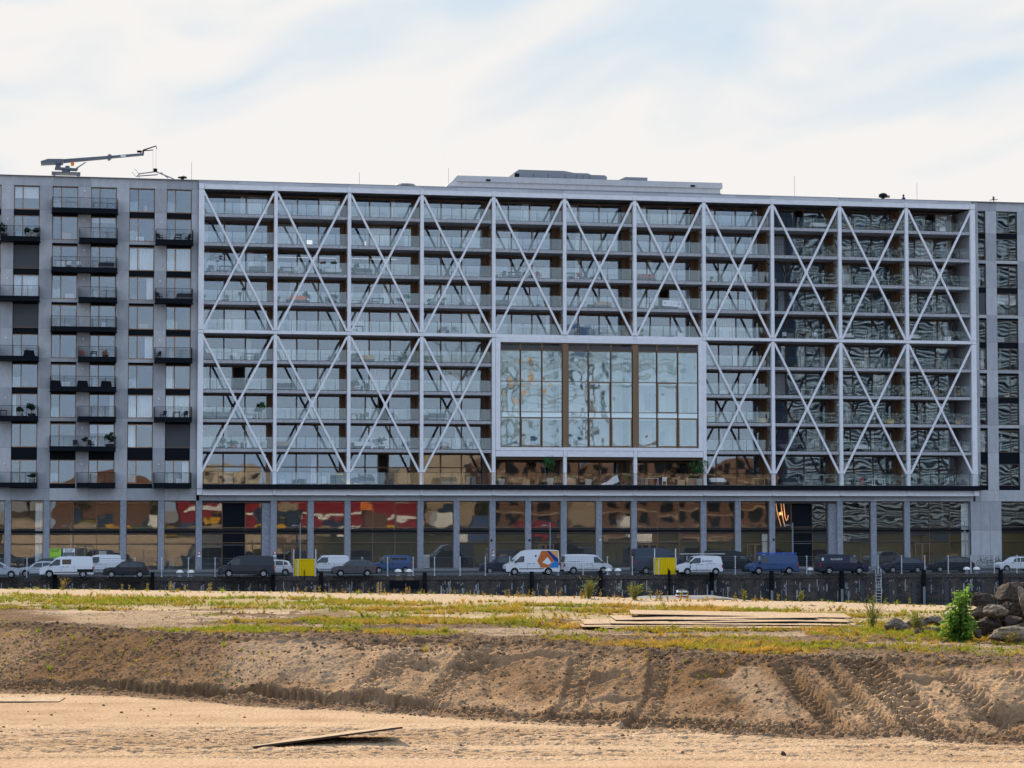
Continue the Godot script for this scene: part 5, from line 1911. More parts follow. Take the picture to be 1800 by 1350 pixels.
	var strokes := [[[62.62, 7.12], [62.75, 6.2], [62.95, 5.4], [63.2, 4.55]], [[63.2, 7.12], [63.3, 6.2], [63.42, 5.4], [63.64, 4.5]], [[63.5, 7.12], [63.6, 6.2], [63.68, 5.5], [63.8, 5.15], [63.95, 5.28], [64.03, 5.75]]]
	for sk in strokes:
		st = surf()
		for i in sk.size() - 1:
			bar(st, Vector3(sk[i][0], sk[i][1], -1.38), Vector3(sk[i + 1][0], sk[i + 1][1], -1.38), 0.024, 0.024, 6)
		put("tube", st.commit(), nm, ns)
	var nl := OmniLight3D.new()
	nl.name = "neon_light"
	nl.light_color = Color(1.0, 0.7, 0.45)
	nl.light_energy = 0.25
	nl.light_size = 0.2
	nl.omni_range = 12.0
	nl.omni_attenuation = 2.0
	nl.shadow_enabled = true
	nl.position = onb(63.3, 5.9, -1.15)
	add_child(nl)
	# small things on the ground-floor columns
	for c in [[26.87 + 3.871, 4.75, "dark wall camera high on the column behind the dark navy car"], [34.84, 4.75, "dark wall camera on the column behind the orange hexagon van"], [42.58, 4.75, "small white wall camera on the column behind the white panel van"], [61.94, 4.7, "round grey wall camera on the column left of the neon sign"]]:
		var o := thing("wall_camera", c[2], "camera", onb(c[0] + 0.12, 2.95, -0.49), YAW)
		st = surf()
		lathe(st, [Vector2(0.0, 0.0), Vector2(0.1, 0.04), Vector2(0.12, 0.16), Vector2(0.06, 0.24), Vector2(0.0, 0.25)], 10)
		put("dome", st.commit(), M.white if c[0] == 42.58 else M.car_trim, o)
		bx(o, "bracket", -0.05, 0.05, 0.2, 0.3, -0.1, 0.05, M.lamp_grey)
	for c in [[-0.05, "round red ringed parking sign on the column left of the dark van"], [7.78, "round red ringed parking sign on the column right of the dark van"], [30.95, "round red ringed parking sign on the column behind the navy car"]]:
		var o := thing("parking_sign", c[1], "sign", onb(c[0] + 0.1, 1.55, -0.49), YAW)
		st = surf()
		lathe(st, [Vector2(0.0, 0.0), Vector2(0.17, 0.0), Vector2(0.17, 0.02), Vector2(0.0, 0.02)], 16)
		var disc := put("disc", st.commit(), M.red, o, Vector3(0, 0.3, 0))
		disc.rotation.x = PI / 2
		bx(o, "face", -0.09, 0.09, 0.21, 0.39, 0.021, 0.027, M.white)
		bx(o, "under_plate", -0.13, 0.13, -0.12, 0.06, 0.0, 0.012, M.white)
	# parked bicycles
	for i in 3:
		var o := thing("bicycle", ["black bicycle leaning on the tall wall panels, nearest the dark estate car", "black bicycle parked in the middle of the three", "black bicycle nearest the white hatchback at the frame edge"][i], "bicycle", onb(86.0 + i * 1.05, 0.125, 0.3 + (i % 2) * 0.4), YAW + 0.1 * (i - 1), "bicycles by the wall")
		for x in [-0.52, 0.52]:
			st = surf()
			for k in 14:
				var a := TAU * k / 14
				var b := TAU * (k + 1) / 14
				bar(st, Vector3(x + cos(a) * 0.33, 0.34 + sin(a) * 0.33, 0), Vector3(x + cos(b) * 0.33, 0.34 + sin(b) * 0.33, 0), 0.022)
			for k in 6:
				var a2 := TAU * k / 6
				bar(st, Vector3(x, 0.34, 0), Vector3(x + cos(a2) * 0.33, 0.34 + sin(a2) * 0.33, 0), 0.005)
			put("wheel", st.commit(), M.tyre, o)
		st = surf()
		bar(st, Vector3(-0.40, 0.78, 0), Vector3(-0.1, 0.36, 0), 0.022)
		bar(st, Vector3(-0.38, 0.72, 0), Vector3(0.2, 0.74, 0), 0.02)
		bar(st, Vector3(-0.1, 0.36, 0), Vector3(0.24, 0.86, 0), 0.02)
		bar(st, Vector3(-0.1, 0.36, 0), Vector3(0.52, 0.34, 0), 0.018)
		bar(st, Vector3(0.2, 0.74, 0), Vector3(0.52, 0.34, 0), 0.016)
		bar(st, Vector3(-0.52, 0.34, 0), Vector3(-0.36, 0.98, 0), 0.02)
		put("frame", st.commit(), M.car_trim, o)
		st = surf()
		bar(st, Vector3(-0.36, 1.0, -0.28), Vector3(-0.36, 1.0, 0.28), 0.018)
		put("handlebar", st.commit(), M.car_trim, o)
		bx(o, "saddle", 0.12, 0.38, 0.87, 0.93, -0.07, 0.07, M.car_trim)


# ---------------------------------------------------------------- what stands behind the camera and shows in the glass; the gantry crane is added

# places a thing so many metres out from the facade (w), at building coordinate u
func build_far_bank() -> void:
	mat("hull_red", lin(0.24, 0.025, 0.035), 0.6)
	mat("beige", lin(0.32, 0.25, 0.185), 0.8)
	mat("brick_brown", lin(0.15, 0.085, 0.06), 0.85)
	mat("tower_grey", lin(0.03, 0.05, 0.09), 0.7)
	mat("tower_pale", lin(0.24, 0.33, 0.44), 0.7)
	mat("machine_yellow", lin(0.65, 0.36, 0.02), 0.5)
	# red ship on the slip
	var sh := thing("red_ship", "red steel ship hull on the slipway behind the viewpoint", "ship", onb(38, 0.5, 262), YAW)
	var st := surf()
	prism(st, PackedVector2Array([Vector2(-26, 1.5), Vector2(-20, 0), Vector2(22, 0), Vector2(30, 9.5), Vector2(-27, 9.0)]), -6, 6)
	put("hull", st.commit(), M.hull_red, sh)
	bx(sh, "white_stripe", -25, 27, 5.6, 6.3, -6.06, -6.001, M.furniture_white)
	bx(sh, "black_band", -22, 24, 0.4, 2.6, -6.05, -6.001, M.car_trim)
	for k in 4:
		bx(sh, "hull_patch", -20 + k * 11.0, -15 + k * 11.0, 3.0 + (k % 2) * 3.6, 5.2 + (k % 2) * 3.2, -6.04, -6.001, [M.car_trim, M.beige, M.tower_grey, M.orange][k])
	bx(sh, "superstructure", -24, -8, 9.01, 15.5, -5, 5, M.beige)
	bx(sh, "superstructure", 6, 14, 9.01, 12.0, -5, 5, M.furniture_white)
	for k in 7:
		bx(sh, "porthole_row", -22.5 + k * 2.1, -21.4 + k * 2.1, 12.5, 13.4, -5.04, -5.001, M.black)
	# beige sheds with curved roofs
	for k in 3:
		var o := thing("storage_shed", ["beige shed with curved roof behind the red ship", "wide dark grey shed with curved roof beyond the ship's bow", "low brown shed left of the red ship"][k], "shed", onb([78.0, 100.0, -4.0][k], 0.5, [300.0, 330.0, 290.0][k]), YAW)
		st = surf()
		var hwid: float = [13.0, 22.0, 14.0][k]
		var ht: float = [15.0, 16.0, 9.0][k]
		var pp := PackedVector2Array([Vector2(hwid, 0), Vector2(-hwid, 0)])
		for i in 13:
			var a := PI * (1.0 - i / 12.0)
			pp.append(Vector2(cos(a) * hwid, ht + sin(a) * 5.0))
		prism(st, pp, 0, 30)
		put("wall", st.commit(), [M.beige, M.tower_grey, M.brick_brown][k], o)
		for i in 3:
			bx(o, "door", -hwid * 0.7 + i * hwid * 0.55, -hwid * 0.7 + i * hwid * 0.55 + 4.0, 0.0, 5.0, -0.06, -0.001, M.tower_grey)
	# brown brick block
	var bb := thing("brick_block", "brown brick block with rows of dark windows behind the sand", "building", onb(110, 0.5, 250), YAW)
	bx(bb, "wall", -34, 38, 0, 17, 0, 14, M.brick_brown)
	for r in 4:
		st = surf()
		for c in 16:
			cube(st, -32 + c * 4.3, -29.6 + c * 4.3, 2.0 + r * 4.0, 4.4 + r * 4.0, -0.05, 0.3)
		put("window_row", st.commit(), M.black, bb)
		bx(bb, "string_course", -34, 38, 0.6 + r * 4.0, 1.0 + r * 4.0, -0.12, -0.001, M.beige)
	# tall glazed towers with pale floor bands
	for k in 2:
		var o := thing("apartment_tower", ["tall grey tower with pale floor bands far behind the viewpoint", "second grey tower with pale fins beyond the first"][k], "building", onb([176.0, 247.0][k], 0.5, [232.0, 205.0][k]), YAW)
		var hw: float = [34.0, 30.0][k]
		var ht: float = [86.0, 78.0][k]
		bx(o, "core", -hw, hw, 0, ht, 0.0, 24, M.tower_grey)
		st = surf()
		for f in int(ht / 3.2):
			cube(st, -hw - 0.3, hw + 0.3, 2.7 + f * 3.2, 3.15 + f * 3.2, -0.9, -0.01)
			for q in 3:
				cube(st, -hw - 0.3, hw + 0.3, 3.6 + q * 0.72 + f * 3.2, 3.86 + q * 0.72 + f * 3.2, -0.9, -0.6)
		put("floor_band", st.commit(), M.tower_pale, o)
		st = surf()
		for c in 7:
			var x := lerpf(-hw, hw, c / 6.0)
			cube(st, x - 0.22, x + 0.22, 0, ht, -0.7, -0.02)
		put("fin", st.commit(), M.tower_pale, o)
	# yellow loaders and a green skip near the water
	for k in 3:
		var o := thing("wheel_loader", ["yellow wheel loader on the far right of the spit", "yellow wheel loader nearest the red ship", "yellow wheel loader beside the green skip"][k], "wheel loader", onb([16.0, 27.0, 5.5][k], 2.2, [206.0, 214.0, 222.0][k]), YAW + 0.4 * k)
		bx(o, "body", -2.2, 1.0, 0.8, 2.0, -1.1, 1.1, M.machine_yellow)
		bx(o, "cab", -0.6, 0.9, 2.01, 3.2, -0.8, 0.8, M.car_glass)
		bx(o, "cab_roof", -0.7, 1.0, 3.21, 3.35, -0.9, 0.9, M.machine_yellow)
		for x in [-1.4, 1.4]:
			for z in [-1.1, 1.1]:
				st = surf()
				lathe(st, [Vector2(0.0, -0.25), Vector2(0.75, -0.25), Vector2(0.8, 0.0), Vector2(0.75, 0.25), Vector2(0.0, 0.25)], 14)
				var wl := put("wheel", st.commit(), M.tyre, o, Vector3(x, 0.78, z))
				wl.rotation.x = PI / 2
		st = surf()
		bar(st, Vector3(0.9, 1.6, 0), Vector3(2.8, 1.0, 0), 0.2)
		put("lift_arm", st.commit(), M.machine_yellow, o)
		st = surf()
		prism(st, PackedVector2Array([Vector2(2.7, 0.3), Vector2(3.9, 0.2), Vector2(3.2, 1.3), Vector2(2.7, 1.5)]), -1.3, 1.3)
		put("bucket", st.commit(), M.rust_steel, o)
	var gs := thing("green_skip", "dark green waste skip on the spit behind the viewpoint", "skip", onb(0.5, 2.0, 226), YAW)
	st = surf()
	prism(st, PackedVector2Array([Vector2(-2.2, 0), Vector2(2.2, 0), Vector2(3.0, 2.0), Vector2(-3.0, 2.0)]), -1.2, 1.2)
	put("body", st.commit(), mat("skip_green", lin(0.02, 0.12, 0.04), 0.6), gs)
	var g := RandomNumberGenerator.new()
	g.seed = 12
	var tints := [M.machine_yellow, M.furniture_white, M.paint_blue, M.hull_red, M.tower_grey, M.beige, M.furniture_white, M.brick_brown]
	var looks := ["yellow", "white", "blue", "dark red", "dark grey", "beige", "white", "brown"]
	for k in 16:
		var o := thing("cargo_container", "%s cargo container, number %s in the row behind the viewpoint" % [looks[k % 8], ["one", "two", "three", "four", "five", "six", "seven", "eight", "nine", "ten", "eleven", "twelve", "thirteen", "fourteen", "fifteen", "sixteen"][k]], "container", onb(-2.0 + k * 7.4 + g.randf_range(-1, 1), 1.4, g.randf_range(205.0, 236.0) if k > 2 else 244.0), YAW + g.randf_range(-0.3, 0.3), "cargo containers behind the viewpoint")
		var hh: float = g.randf_range(2.4, 3.0) * (2.0 if k % 3 == 1 else 1.0)
		bx(o, "shell", -3.0, 3.0, 0.0, hh, -1.2, 1.2, tints[k % 8])
		for q in 6:
			bx(o, "rib", -2.9 + q * 1.1, -2.7 + q * 1.1, 0.1, hh - 0.1, -1.27, -1.201, tints[k % 8])
		bx(o, "dark_base", -3.05, 3.05, -1.0, -0.001, -1.25, 1.25, M.car_trim)
	var gc := thing("added_reflection_crane", "added pale blue gantry crane behind the viewpoint, for reflections only", "crane", onb(96, 1.0, 275), YAW)  # added unseen crane, there only for streaks reflected in the glass box
	var cb := mat("crane_blue", lin(0.20, 0.26, 0.33), 0.6)
	st = surf()
	for x in [-11.0, 11.0]:
		for z in [-5.0, 5.0]:
			bar(st, Vector3(x, 0, z), Vector3(x * 0.85, 38, z), 0.9)
		bar(st, Vector3(x, 2, 0), Vector3(x * 0.86, 36, 0), 0.4)
	put("leg", st.commit(), cb, gc)
	st = surf()
	cube(st, -34, 30, 38.0, 41.0, -5.5, -3.5)
	cube(st, -34, 30, 38.0, 41.0, 3.5, 5.5)
	for k in 12:
		bar(st, Vector3(-34 + k * 5.3, 41, -4.5), Vector3(-31.4 + k * 5.3, 46, -4.5), 0.35)
		bar(st, Vector3(-31.4 + k * 5.3, 46, -4.5), Vector3(-28.7 + k * 5.3, 41, -4.5), 0.35)
	put("girder", st.commit(), M.tower_pale, gc)
	bx(gc, "cab", -9, -5, 33, 37.5, -4, 3, M.tan)
	bx(gc, "machine_house", 2, 12, 41.2, 47, -3.4, 3.4, M.paint_blue)
	for k in 3:
		bx(gc, "sill_beam", -11.0, 11.0, 12.0 + k * 9.0, 13.4 + k * 9.0, -5.6, -4.4, cb)
	# dark trees
	for k in 6:
		var o := thing("bank_tree", ["tall dark tree left of the low brown shed", "broad dark tree before the low brown shed", "dark tree between shed and ship", "dark tree at the ship's stern", "young dark tree by the brick block", "dark tree before the brick block"][k], "tree", onb([-22.0, -10.0, 4.0, 14.0, 62.0, 74.0][k], 1.5, [262.0, 256.0, 250.0, 244.0, 240.0, 238.0][k]), 0.0, "trees behind the viewpoint")
		var sz: float = [7.0, 5.5, 4.5, 5.0, 4.0, 5.0][k]
		st = surf()
		bar(st, Vector3.ZERO, Vector3(0.2, sz, 0), 0.35, 0.15, 7)
		put("trunk", st.commit(), M.timber, o)
		put("crown", leaf_ball(sz * 0.62, sz * 0.75, 700, 0.55, k), M.leaf_dark, o, Vector3(0, sz * 1.25, 0))


func leaf_ball(rx: float, ry: float, n: int, size: float, sd: int) -> ArrayMesh:
	var g := RandomNumberGenerator.new()
	g.seed = 900 + sd
	var st := surf()
	var lobes := []
	for i in 7:
		lobes.append(Vector3(g.randf_range(-0.55, 0.55) * rx, g.randf_range(-0.55, 0.6) * ry, g.randf_range(-0.55, 0.55) * rx))
	for i in n:
		var dir := Vector3(g.randfn(), g.randfn(), g.randfn()).normalized()
		var c: Vector3 = lobes[i % 7] + Vector3(dir.x * rx, dir.y * ry, dir.z * rx) * g.randf_range(0.25, 0.52)
		var a := Vector3(g.randfn(), g.randfn(), g.randfn()).normalized()
		var b := a.cross(dir).normalized()
		var l := size * g.randf_range(0.6, 1.2)
		quad(st, c - a * l * 0.5, c + b * l * 0.3, c + a * l * 0.5, c - b * l * 0.3)
	return st.commit()


# ---------------------------------------------------------------- things on balconies

func chair_at(called: String, label: String, p: Vector3, m: Material, turn: float) -> void:
	var o := thing(called, label, "chair", p, YAW + turn, "chairs on the balconies")
	bx(o, "seat", -0.24, 0.24, 0.40, 0.46, -0.24, 0.24, m)
	var bk := bx(o, "backrest", -0.24, 0.24, 0.47, 0.86, -0.27, -0.22, m)
	bk.rotation.x = -0.12
	for x in [-0.21, 0.21]:
		for z in [-0.21, 0.21]:
			bx(o, "leg", x - 0.022, x + 0.022, 0.0, 0.399, z - 0.022, z + 0.022, m)
		bx(o, "armrest", x - 0.03, x + 0.03, 0.62, 0.66, -0.22, 0.22, m)


func table_at(label: String, p: Vector3, m: Material, l: float) -> void:
	var o := thing("table", label, "table", p, YAW, "tables on the balconies")
	bx(o, "table_top", -l / 2, l / 2, 0.70, 0.75, -0.4, 0.4, m)
	for x in [-l / 2 + 0.06, l / 2 - 0.06]:
		for z in [-0.34, 0.34]:
			bx(o, "leg", x - 0.03, x + 0.03, 0.0, 0.699, z - 0.03, z + 0.03, m)


func sofa_at(label: String, p: Vector3, m: Material, l: float) -> void:
	var o := thing("sofa", label, "sofa", p, YAW, "sofas on the balconies")
	bx(o, "base", -l / 2, l / 2, 0.08, 0.34, -0.4, 0.4, M.furniture_dark if m != M.furniture_dark else M.furniture_grey)
	bx(o, "backrest", -l / 2, l / 2, 0.341, 0.8, -0.42, -0.22, m)
	for i in 2:
		bx(o, "cushion", -l / 2 + 0.14 + i * (l - 0.28) / 2 + 0.01, -l / 2 + 0.14 + (i + 1) * (l - 0.28) / 2 - 0.01, 0.342, 0.50, -0.219, 0.38, m)
	for x in [-l / 2 + 0.06, l / 2 - 0.06]:
		bx(o, "armrest", x - 0.06, x + 0.06, 0.343, 0.62, -0.218, 0.4, m)


func plant_at(label: String, p: Vector3, pot: Material, leaf: Material, h: float, wd: float, pot_h: float, sd: int) -> void:
	var o := thing("potted_plant", label, "potted plant", p, YAW, "potted plants on the balconies")
	var st := surf()
	var r := minf(wd * 0.42, 0.42)
	lathe(st, [Vector2(0.0, 0.0), Vector2(r * 0.72, 0.0), Vector2(r, pot_h * 0.95), Vector2(r, pot_h), Vector2(0.0, pot_h - 0.03)], 12)
	put("pot", st.commit(), pot, o)
	st = surf()
	var ch := h - pot_h
	bar(st, Vector3(0, pot_h - 0.05, 0), Vector3(0.02, pot_h + ch * 0.6, 0), 0.03, 0.015, 5)
	put("stem", st.commit(), M.timber, o)
	put("foliage", leaf_ball(wd * 0.62, ch * 0.42, 150 if h < 1.8 else 620, 0.17 + 0.05 * h if h < 1.8 else 0.22, sd), leaf, o, Vector3(0, pot_h + ch * 0.56, 0))


func build_balcony_things() -> void:
	var names := ["first", "second", "third", "fourth", "fifth", "sixth", "seventh", "eighth", "ninth", "tenth", "eleventh"]
	# bay counted from the left, storey counted from the roof, u inside the bay, what
	var list := [
		[0, 3, 1.1, "armchair_grey"], [0, 3, 2.6, "table_dark"], [0, 3, 5.9, "sofa_grey"],
		[1, 3, 0.6, "chair_grey"], [1, 3, 1.35, "table_red"], [1, 3, 2.2, "chair_white"], [1, 3, 4.6, "box_dark"], [1, 3, 6.2, "sofa_white"], [1, 3, 5.4, "planter_hung"],
		[2, 3, 0.7, "plant_dark"], [2, 3, 1.7, "sofa_dark"],
		[0, 4, 0.3, "plant_small"], [0, 4, 2.8, "plant_small"], [0, 4, 4.5, "heater"],
		[1, 4, 2.5, "sofa_orange"], [1, 4, 3.4, "plant_palm"], [1, 4, 6.3, "plant_dark"], [1, 4, 0.35, "plant_small"],
		[2, 4, 0.8, "bench_white"], [2, 4, 3.2, "table_dark"], [2, 4, 6.3, "plant_tall"],
		[3, 4, 2.3, "plant_green"], [3, 4, 5.2, "chair_white"], [3, 4, 6.2, "chair_white"], [3, 4, 1.0, "plant_small"],
		[4, 3, 1.2, "chair_dark"], [4, 3, 2.6, "table_dark"], [4, 3, 3.6, "chair_dark"], [4, 3, 5.2, "chair_red"],
		[5, 3, 0.7, "table_dark"], [5, 3, 2.0, "chair_red"], [5, 3, 4.1, "chair_blue"],
		[6, 3, 0.6, "chair_red"], [6, 3, 1.6, "sofa_red"],
		[4, 4, 1.0, "sofa_grey"], [4, 4, 6.0, "plant_small"], [5, 4, 4.5, "sofa_tan"], [5, 4, 2.0, "table_white"], [6, 4, 4.3, "sofa_dark"], [6, 4, 2.0, "box_white"],
		[3, 5, 2.6, "chair_grey"], [3, 5, 3.8, "chair_grey"], [5, 5, 1.0, "chair_white"], [5, 5, 5.3, "bench_tan"], [6, 5, 0.9, "plant_tall"], [2, 5, 1.0, "table_dark"], [6, 5, 5.4, "box_white"],
		[0, 6, 0.5, "sofa_grey"], [0, 6, 3.7, "chair_white"], [0, 6, 5.2, "table_dark"], [0, 6, 6.2, "chair_grey"],
		[1, 6, 6.2, "chair_grey"], [2, 6, 0.8, "plant_green"], [2, 6, 2.0, "sofa_yellow"], [2, 6, 5.1, "table_dark"], [2, 6, 6.1, "chair_dark"], [3, 6, 0.5, "plant_green"], [3, 6, 1.8, "table_dark"],
		[1, 7, 1.2, "sofa_dark"], [2, 7, 0.7, "plant_dark"], [2, 7, 1.9, "chair_dark"],
		[0, 8, 0.9, "sofa_grey"], [0, 8, 2.2, "sofa_grey"], [0, 8, 5.4, "table_white"], [0, 8, 6.5, "tree_layered"],
		[2, 8, 1.0, "table_tan"], [2, 8, 2.0, "chair_grey"], [2, 8, 5.0, "chair_grey"], [3, 8, 1.8, "sofa_dark"], [3, 8, 3.0, "chair_grey"],
		[0, 9, 2.4, "plant_tall"], [0, 9, 3.6, "plant_green"], [0, 9, 4.8, "lantern"], [0, 9, 6.7, "chair_white"], [1, 9, 1.0, "sofa_tan"], [2, 9, 1.6, "sofa_white"], [2, 9, 3.7, "plant_dark"], [2, 9, 6.5, "chair_grey"], [3, 9, 2.4, "table_red"], [3, 9, 5.5, "chair_grey"],
		[7, 3, 1.2, "plant_small"], [7, 3, 6.0, "chair_grey"], [8, 3, 4.0, "table_white"], [9, 3, 6.6, "table_dark"], [9, 3, 5.6, "box_dark"], [10, 3, 6.3, "chair_dark"],
		[9, 1, 1.5, "box_wood"], [9, 1, 3.1, "chair_blue"], [9, 1, 4.6, "bench_tan"], [8, 1, 5.8, "sofa_white"], [10, 1, 4.6, "box_white"],
		[8, 2, 6.4, "chair_grey"], [8, 5, 1.8, "chair_white"], [8, 5, 3.7, "table_tan"], [8, 5, 5.2, "chair_white"], [9, 5, 4.0, "table_white"], [9, 5, 6.5, "chair_white"], [9, 5, 1.0, "sofa_white"], [10, 5, 1.0, "sofa_white"], [10, 5, 5.0, "box_white"],
		[9, 6, 0.6, "chair_white"], [9, 6, 2.0, "table_yellow"], [9, 6, 3.2, "chair_white"], [8, 6, 1.2, "chair_grey"], [8, 6, 3.0, "plant_small"], [10, 6, 1.4, "chair_dark"],
		[9, 7, 6.4, "plant_tall"], [10, 7, 0.5, "box_wood"], [10, 7, 2.2, "table_dark"], [10, 7, 3.9, "chair_tan"], [10, 7, 6.3, "chair_tan"], [8, 7, 4.2, "table_white"],
		[7, 8, 1.2, "table_yellow"], [7, 8, 6.8, "box_yellow"], [9, 8, 6.0, "box_yellow"], [10, 8, 5.3, "box_dark"], [10, 8, 6.4, "box_wood"],
		[8, 9, 2.0, "sofa_grey"], [8, 9, 5.8, "bench_grey"], [9, 9, 2.8, "sofa_white"], [9, 9, 5.4, "bench_white"], [10, 9, 2.2, "sofa_dark"],
		[1, 10, 2.9, "box_dark"], [1, 10, 6.9, "bin_dark"], [2, 10, 0.8, "box_blue"], [2, 10, 2.0, "sofa_dark"], [2, 10, 2.2, "plant_tall"], [2, 10, 4.4, "box_dark"],
		[4, 10, 0.95, "pot_round"], [4, 10, 2.9, "table_tan"], [4, 10, 3.6, "box_wood"], [4, 10, 6.1, "tree_round"], [4, 10, 7.0, "plant_green"],
		[5, 10, 0.7, "planter_wood"], [5, 10, 2.7, "pot_round"], [5, 10, 5.1, "lounger_cover"], [5, 10, 6.9, "plant_tall"],
		[6, 10, 0.9, "chair_grey"], [6, 10, 2.0, "table_white"], [6, 10, 2.7, "chair_red"], [6, 10, 3.4, "chair_white"], [6, 10, 5.2, "box_wood"], [6, 10, 6.3, "planter_wood"], [6, 10, 7.1, "tree_broad"],
		[7, 10, 1.6, "sofa_white"], [7, 10, 6.2, "table_yellow"], [8, 10, 2.0, "sofa_dark"], [9, 10, 2.5, "chair_red"], [9, 10, 4.5, "table_white"], [3, 10, 3.0, "sofa_dark"], [3, 10, 6.0, "table_dark"],
	]
	var mats := {"grey": M.furniture_grey, "dark": M.furniture_dark, "white": M.furniture_white, "red": M.furniture_red, "orange": M.orange, "tan": M.tan, "yellow": M.furniture_yellow, "blue": M.paint_blue, "wood": M.tan}
	var word := {"wood": "wooden", "tan": "tan"}
	var i := 0
	var used := {}
	for e in list:
		i += 1
		var bay: int = e[0]
		var storey: int = e[1]
		var lev: float = FL[10 - storey] + 0.01
		var bits: PackedStringArray = (e[3] as String).split("_")
		var w := -0.95 - fmod(i * 0.37, 0.5)
		if storey == 10:
			w = -0.6
			if bits[0] == "tree":
				w = 0.12
		var p := onb(bay * W + e[2], lev, w)
		var spot := "on the %s-storey balcony of the %s bay" % [names[10 - storey], names[bay]]
		if storey == 10:
			spot = "on the long terrace below the %s bay" % names[bay]
		var colour: String = bits[1] if bits.size() > 1 else ""
		colour = word.get(colour, colour)
		var key := "%s%s%s" % [bits[0], colour, spot]
		used[key] = used.get(key, 0) + 1
		var nth: String = "" if used[key] == 1 else "second "
		var m: Material = mats.get(bits[1] if bits.size() > 1 else "grey", M.furniture_grey)
		var turn := fmod(i * 1.3, 2.4) - 1.2
		match bits[0]:
			"chair", "armchair":
				chair_at("chair", "%s%s chair %s" % [nth, colour, spot], p, m, turn)
			"table":
				table_at("%s%s table %s" % [nth, colour, spot], p, m, 1.3)
			"bench":
				table_at("%slong low %s bench %s" % [nth, colour, spot], p - Vector3(0, 0.28, 0), m, 2.0)
			"sofa":
				sofa_at("%s%s outdoor sofa %s" % [nth, colour, spot], p, m, 1.7)
			"plant":
				var hh: float = {"small": 0.75, "dark": 1.3, "tall": 1.25, "green": 0.95, "palm": 1.5}[bits[1]]
				plant_at("%s%s potted plant %s" % [nth, {"small": "small", "dark": "dark leafy", "tall": "tall", "green": "green bushy", "palm": "palm-like"}[bits[1]], spot], p, M.terracotta if i % 3 == 0 else M.furniture_dark, M.leaf_dark if bits[1] == "dark" else M.leaf_mid, hh, 0.9 if bits[1] != "small" else 0.45, 0.35, i)
			"tree":
				var th: float = {"layered": 1.9, "round": 3.9, "broad": 3.0}[bits[1]]
				plant_at("%s %s" % [{"layered": "layered dark potted conifer", "round": "tall round-crowned tree in a pale tub", "broad": "broad dark tree in a tub"}[bits[1]], spot], p, M.pot_grey, M.leaf_mid, th, {"layered": 0.9, "round": 1.35, "broad": 2.1}[bits[1]], 0.7, i)
			"pot":
				plant_at("%spale round tub with low plant %s" % [nth, spot], p, M.pot_grey, M.leaf_mid, 0.95, 1.1, 0.62, i)
			"planter":
				if bits[1] == "hung":
					for q in 2:
						var o2 := thing("flower_box", "%s flower box clipped to the railing %s" % [["first", "second"][q], spot], "flower box", onb(bay * W + 5.0 + q * 1.15, lev + 1.1, -0.22), YAW)
						bx(o2, "trough", -0.3, 0.3, 0.0, 0.16, -0.1, 0.1, M.furniture_dark)
						put("flowers", leaf_ball(0.34, 0.14, 90, 0.12, q), M.terracotta if q == 0 else M.leaf_mid, o2, Vector3(0, 0.22, 0))
				else:
					var o3 := thing("planter", "%ssquare wooden planter %s" % [nth, spot], "planter", p, YAW)
					bx(o3, "box", -0.55, 0.55, 0.0, 0.75, -0.35, 0.35, M.tan)
					put("foliage", leaf_ball(0.5, 0.3, 120, 0.2, i), M.leaf_mid, o3, Vector3(0, 0.92, 0))
			"heater":
				var o4 := thing("patio_heater", "dark patio heater %s" % spot, "heater", p, YAW)
				bx(o4, "post", -0.04, 0.04, 0.0, 1.15, -0.04, 0.04, M.furniture_dark)
				bx(o4, "body", -0.2, 0.2, 1.151, 1.5, -0.12, 0.12, M.furniture_dark)
			"lantern":
				var o5 := thing("lantern", "tall pale lantern %s" % spot, "lantern", p, YAW)
				bx(o5, "case", -0.16, 0.16, 0.0, 0.75, -0.16, 0.16, M.furniture_white)
				bx(o5, "opening", -0.09, 0.09, 0.1, 0.6, 0.161, 0.17, M.furniture_dark)
			"lounger":
				var o6 := thing("covered_lounger", "lounger under a pale draped cover %s" % spot, "lounger", p, YAW)
				var st := surf()
				prism(st, PackedVector2Array([Vector2(-0.9, 0.0), Vector2(0.2, 0.05), Vector2(0.95, 0.35), Vector2(0.75, 1.05), Vector2(0.45, 0.95), Vector2(-0.2, 0.4), Vector2(-0.95, 0.12)]), -0.35, 0.35)
				put("cover", st.commit(), M.furniture_white, o6)
				var o7 := thing("folded_parasol", "folded dark parasol lying beside the covered lounger", "parasol", p + Vector3(-0.7, 0, 0.1), YAW)
				st = surf()
				bar(st, Vector3(-0.7, 0.1, -0.2), Vector3(0.5, 0.85, -0.3), 0.1, 0.2, 7)
				put("canopy", st.commit(), M.furniture_dark, o7)
			"bin":
				var o8 := thing("waste_bin", "dark waste bin with yellow lid %s" % spot, "bin", p, YAW)
				bx(o8, "body", -0.3, 0.3, 0.0, 1.0, -0.3, 0.3, M.furniture_dark)
				bx(o8, "lid", -0.33, 0.33, 1.001, 1.1, -0.33, 0.33, M.yellow)
			_:
				var o9 := thing("storage_box", "%s%s storage box %s" % [nth, colour, spot], "box", p, YAW, "boxes on the balconies")
				bx(o9, "box", -0.38, 0.38, 0.0, 0.5, -0.3, 0.3, m)
				bx(o9, "lid", -0.4, 0.4, 0.501, 0.56, -0.32, 0.32, m)
	# arc lamp in the first bay
	var al := thing("arc_lamp", "black arching floor lamp with two shades on the eighth-storey balcony", "lamp", onb(0.35, FL[7] + 0.01, -0.9), YAW)
	var sa := surf()
	var prev := Vector3(0.0, 0.0, 0)
	for k in range(1, 11):
		var t := k / 10.0
		var q := Vector3(2.1 * (1.0 - cos(t * PI * 0.5)), 2.15 * sin(t * PI * 0.55), 0)
		bar(sa, prev, q, 0.022)
		prev = q
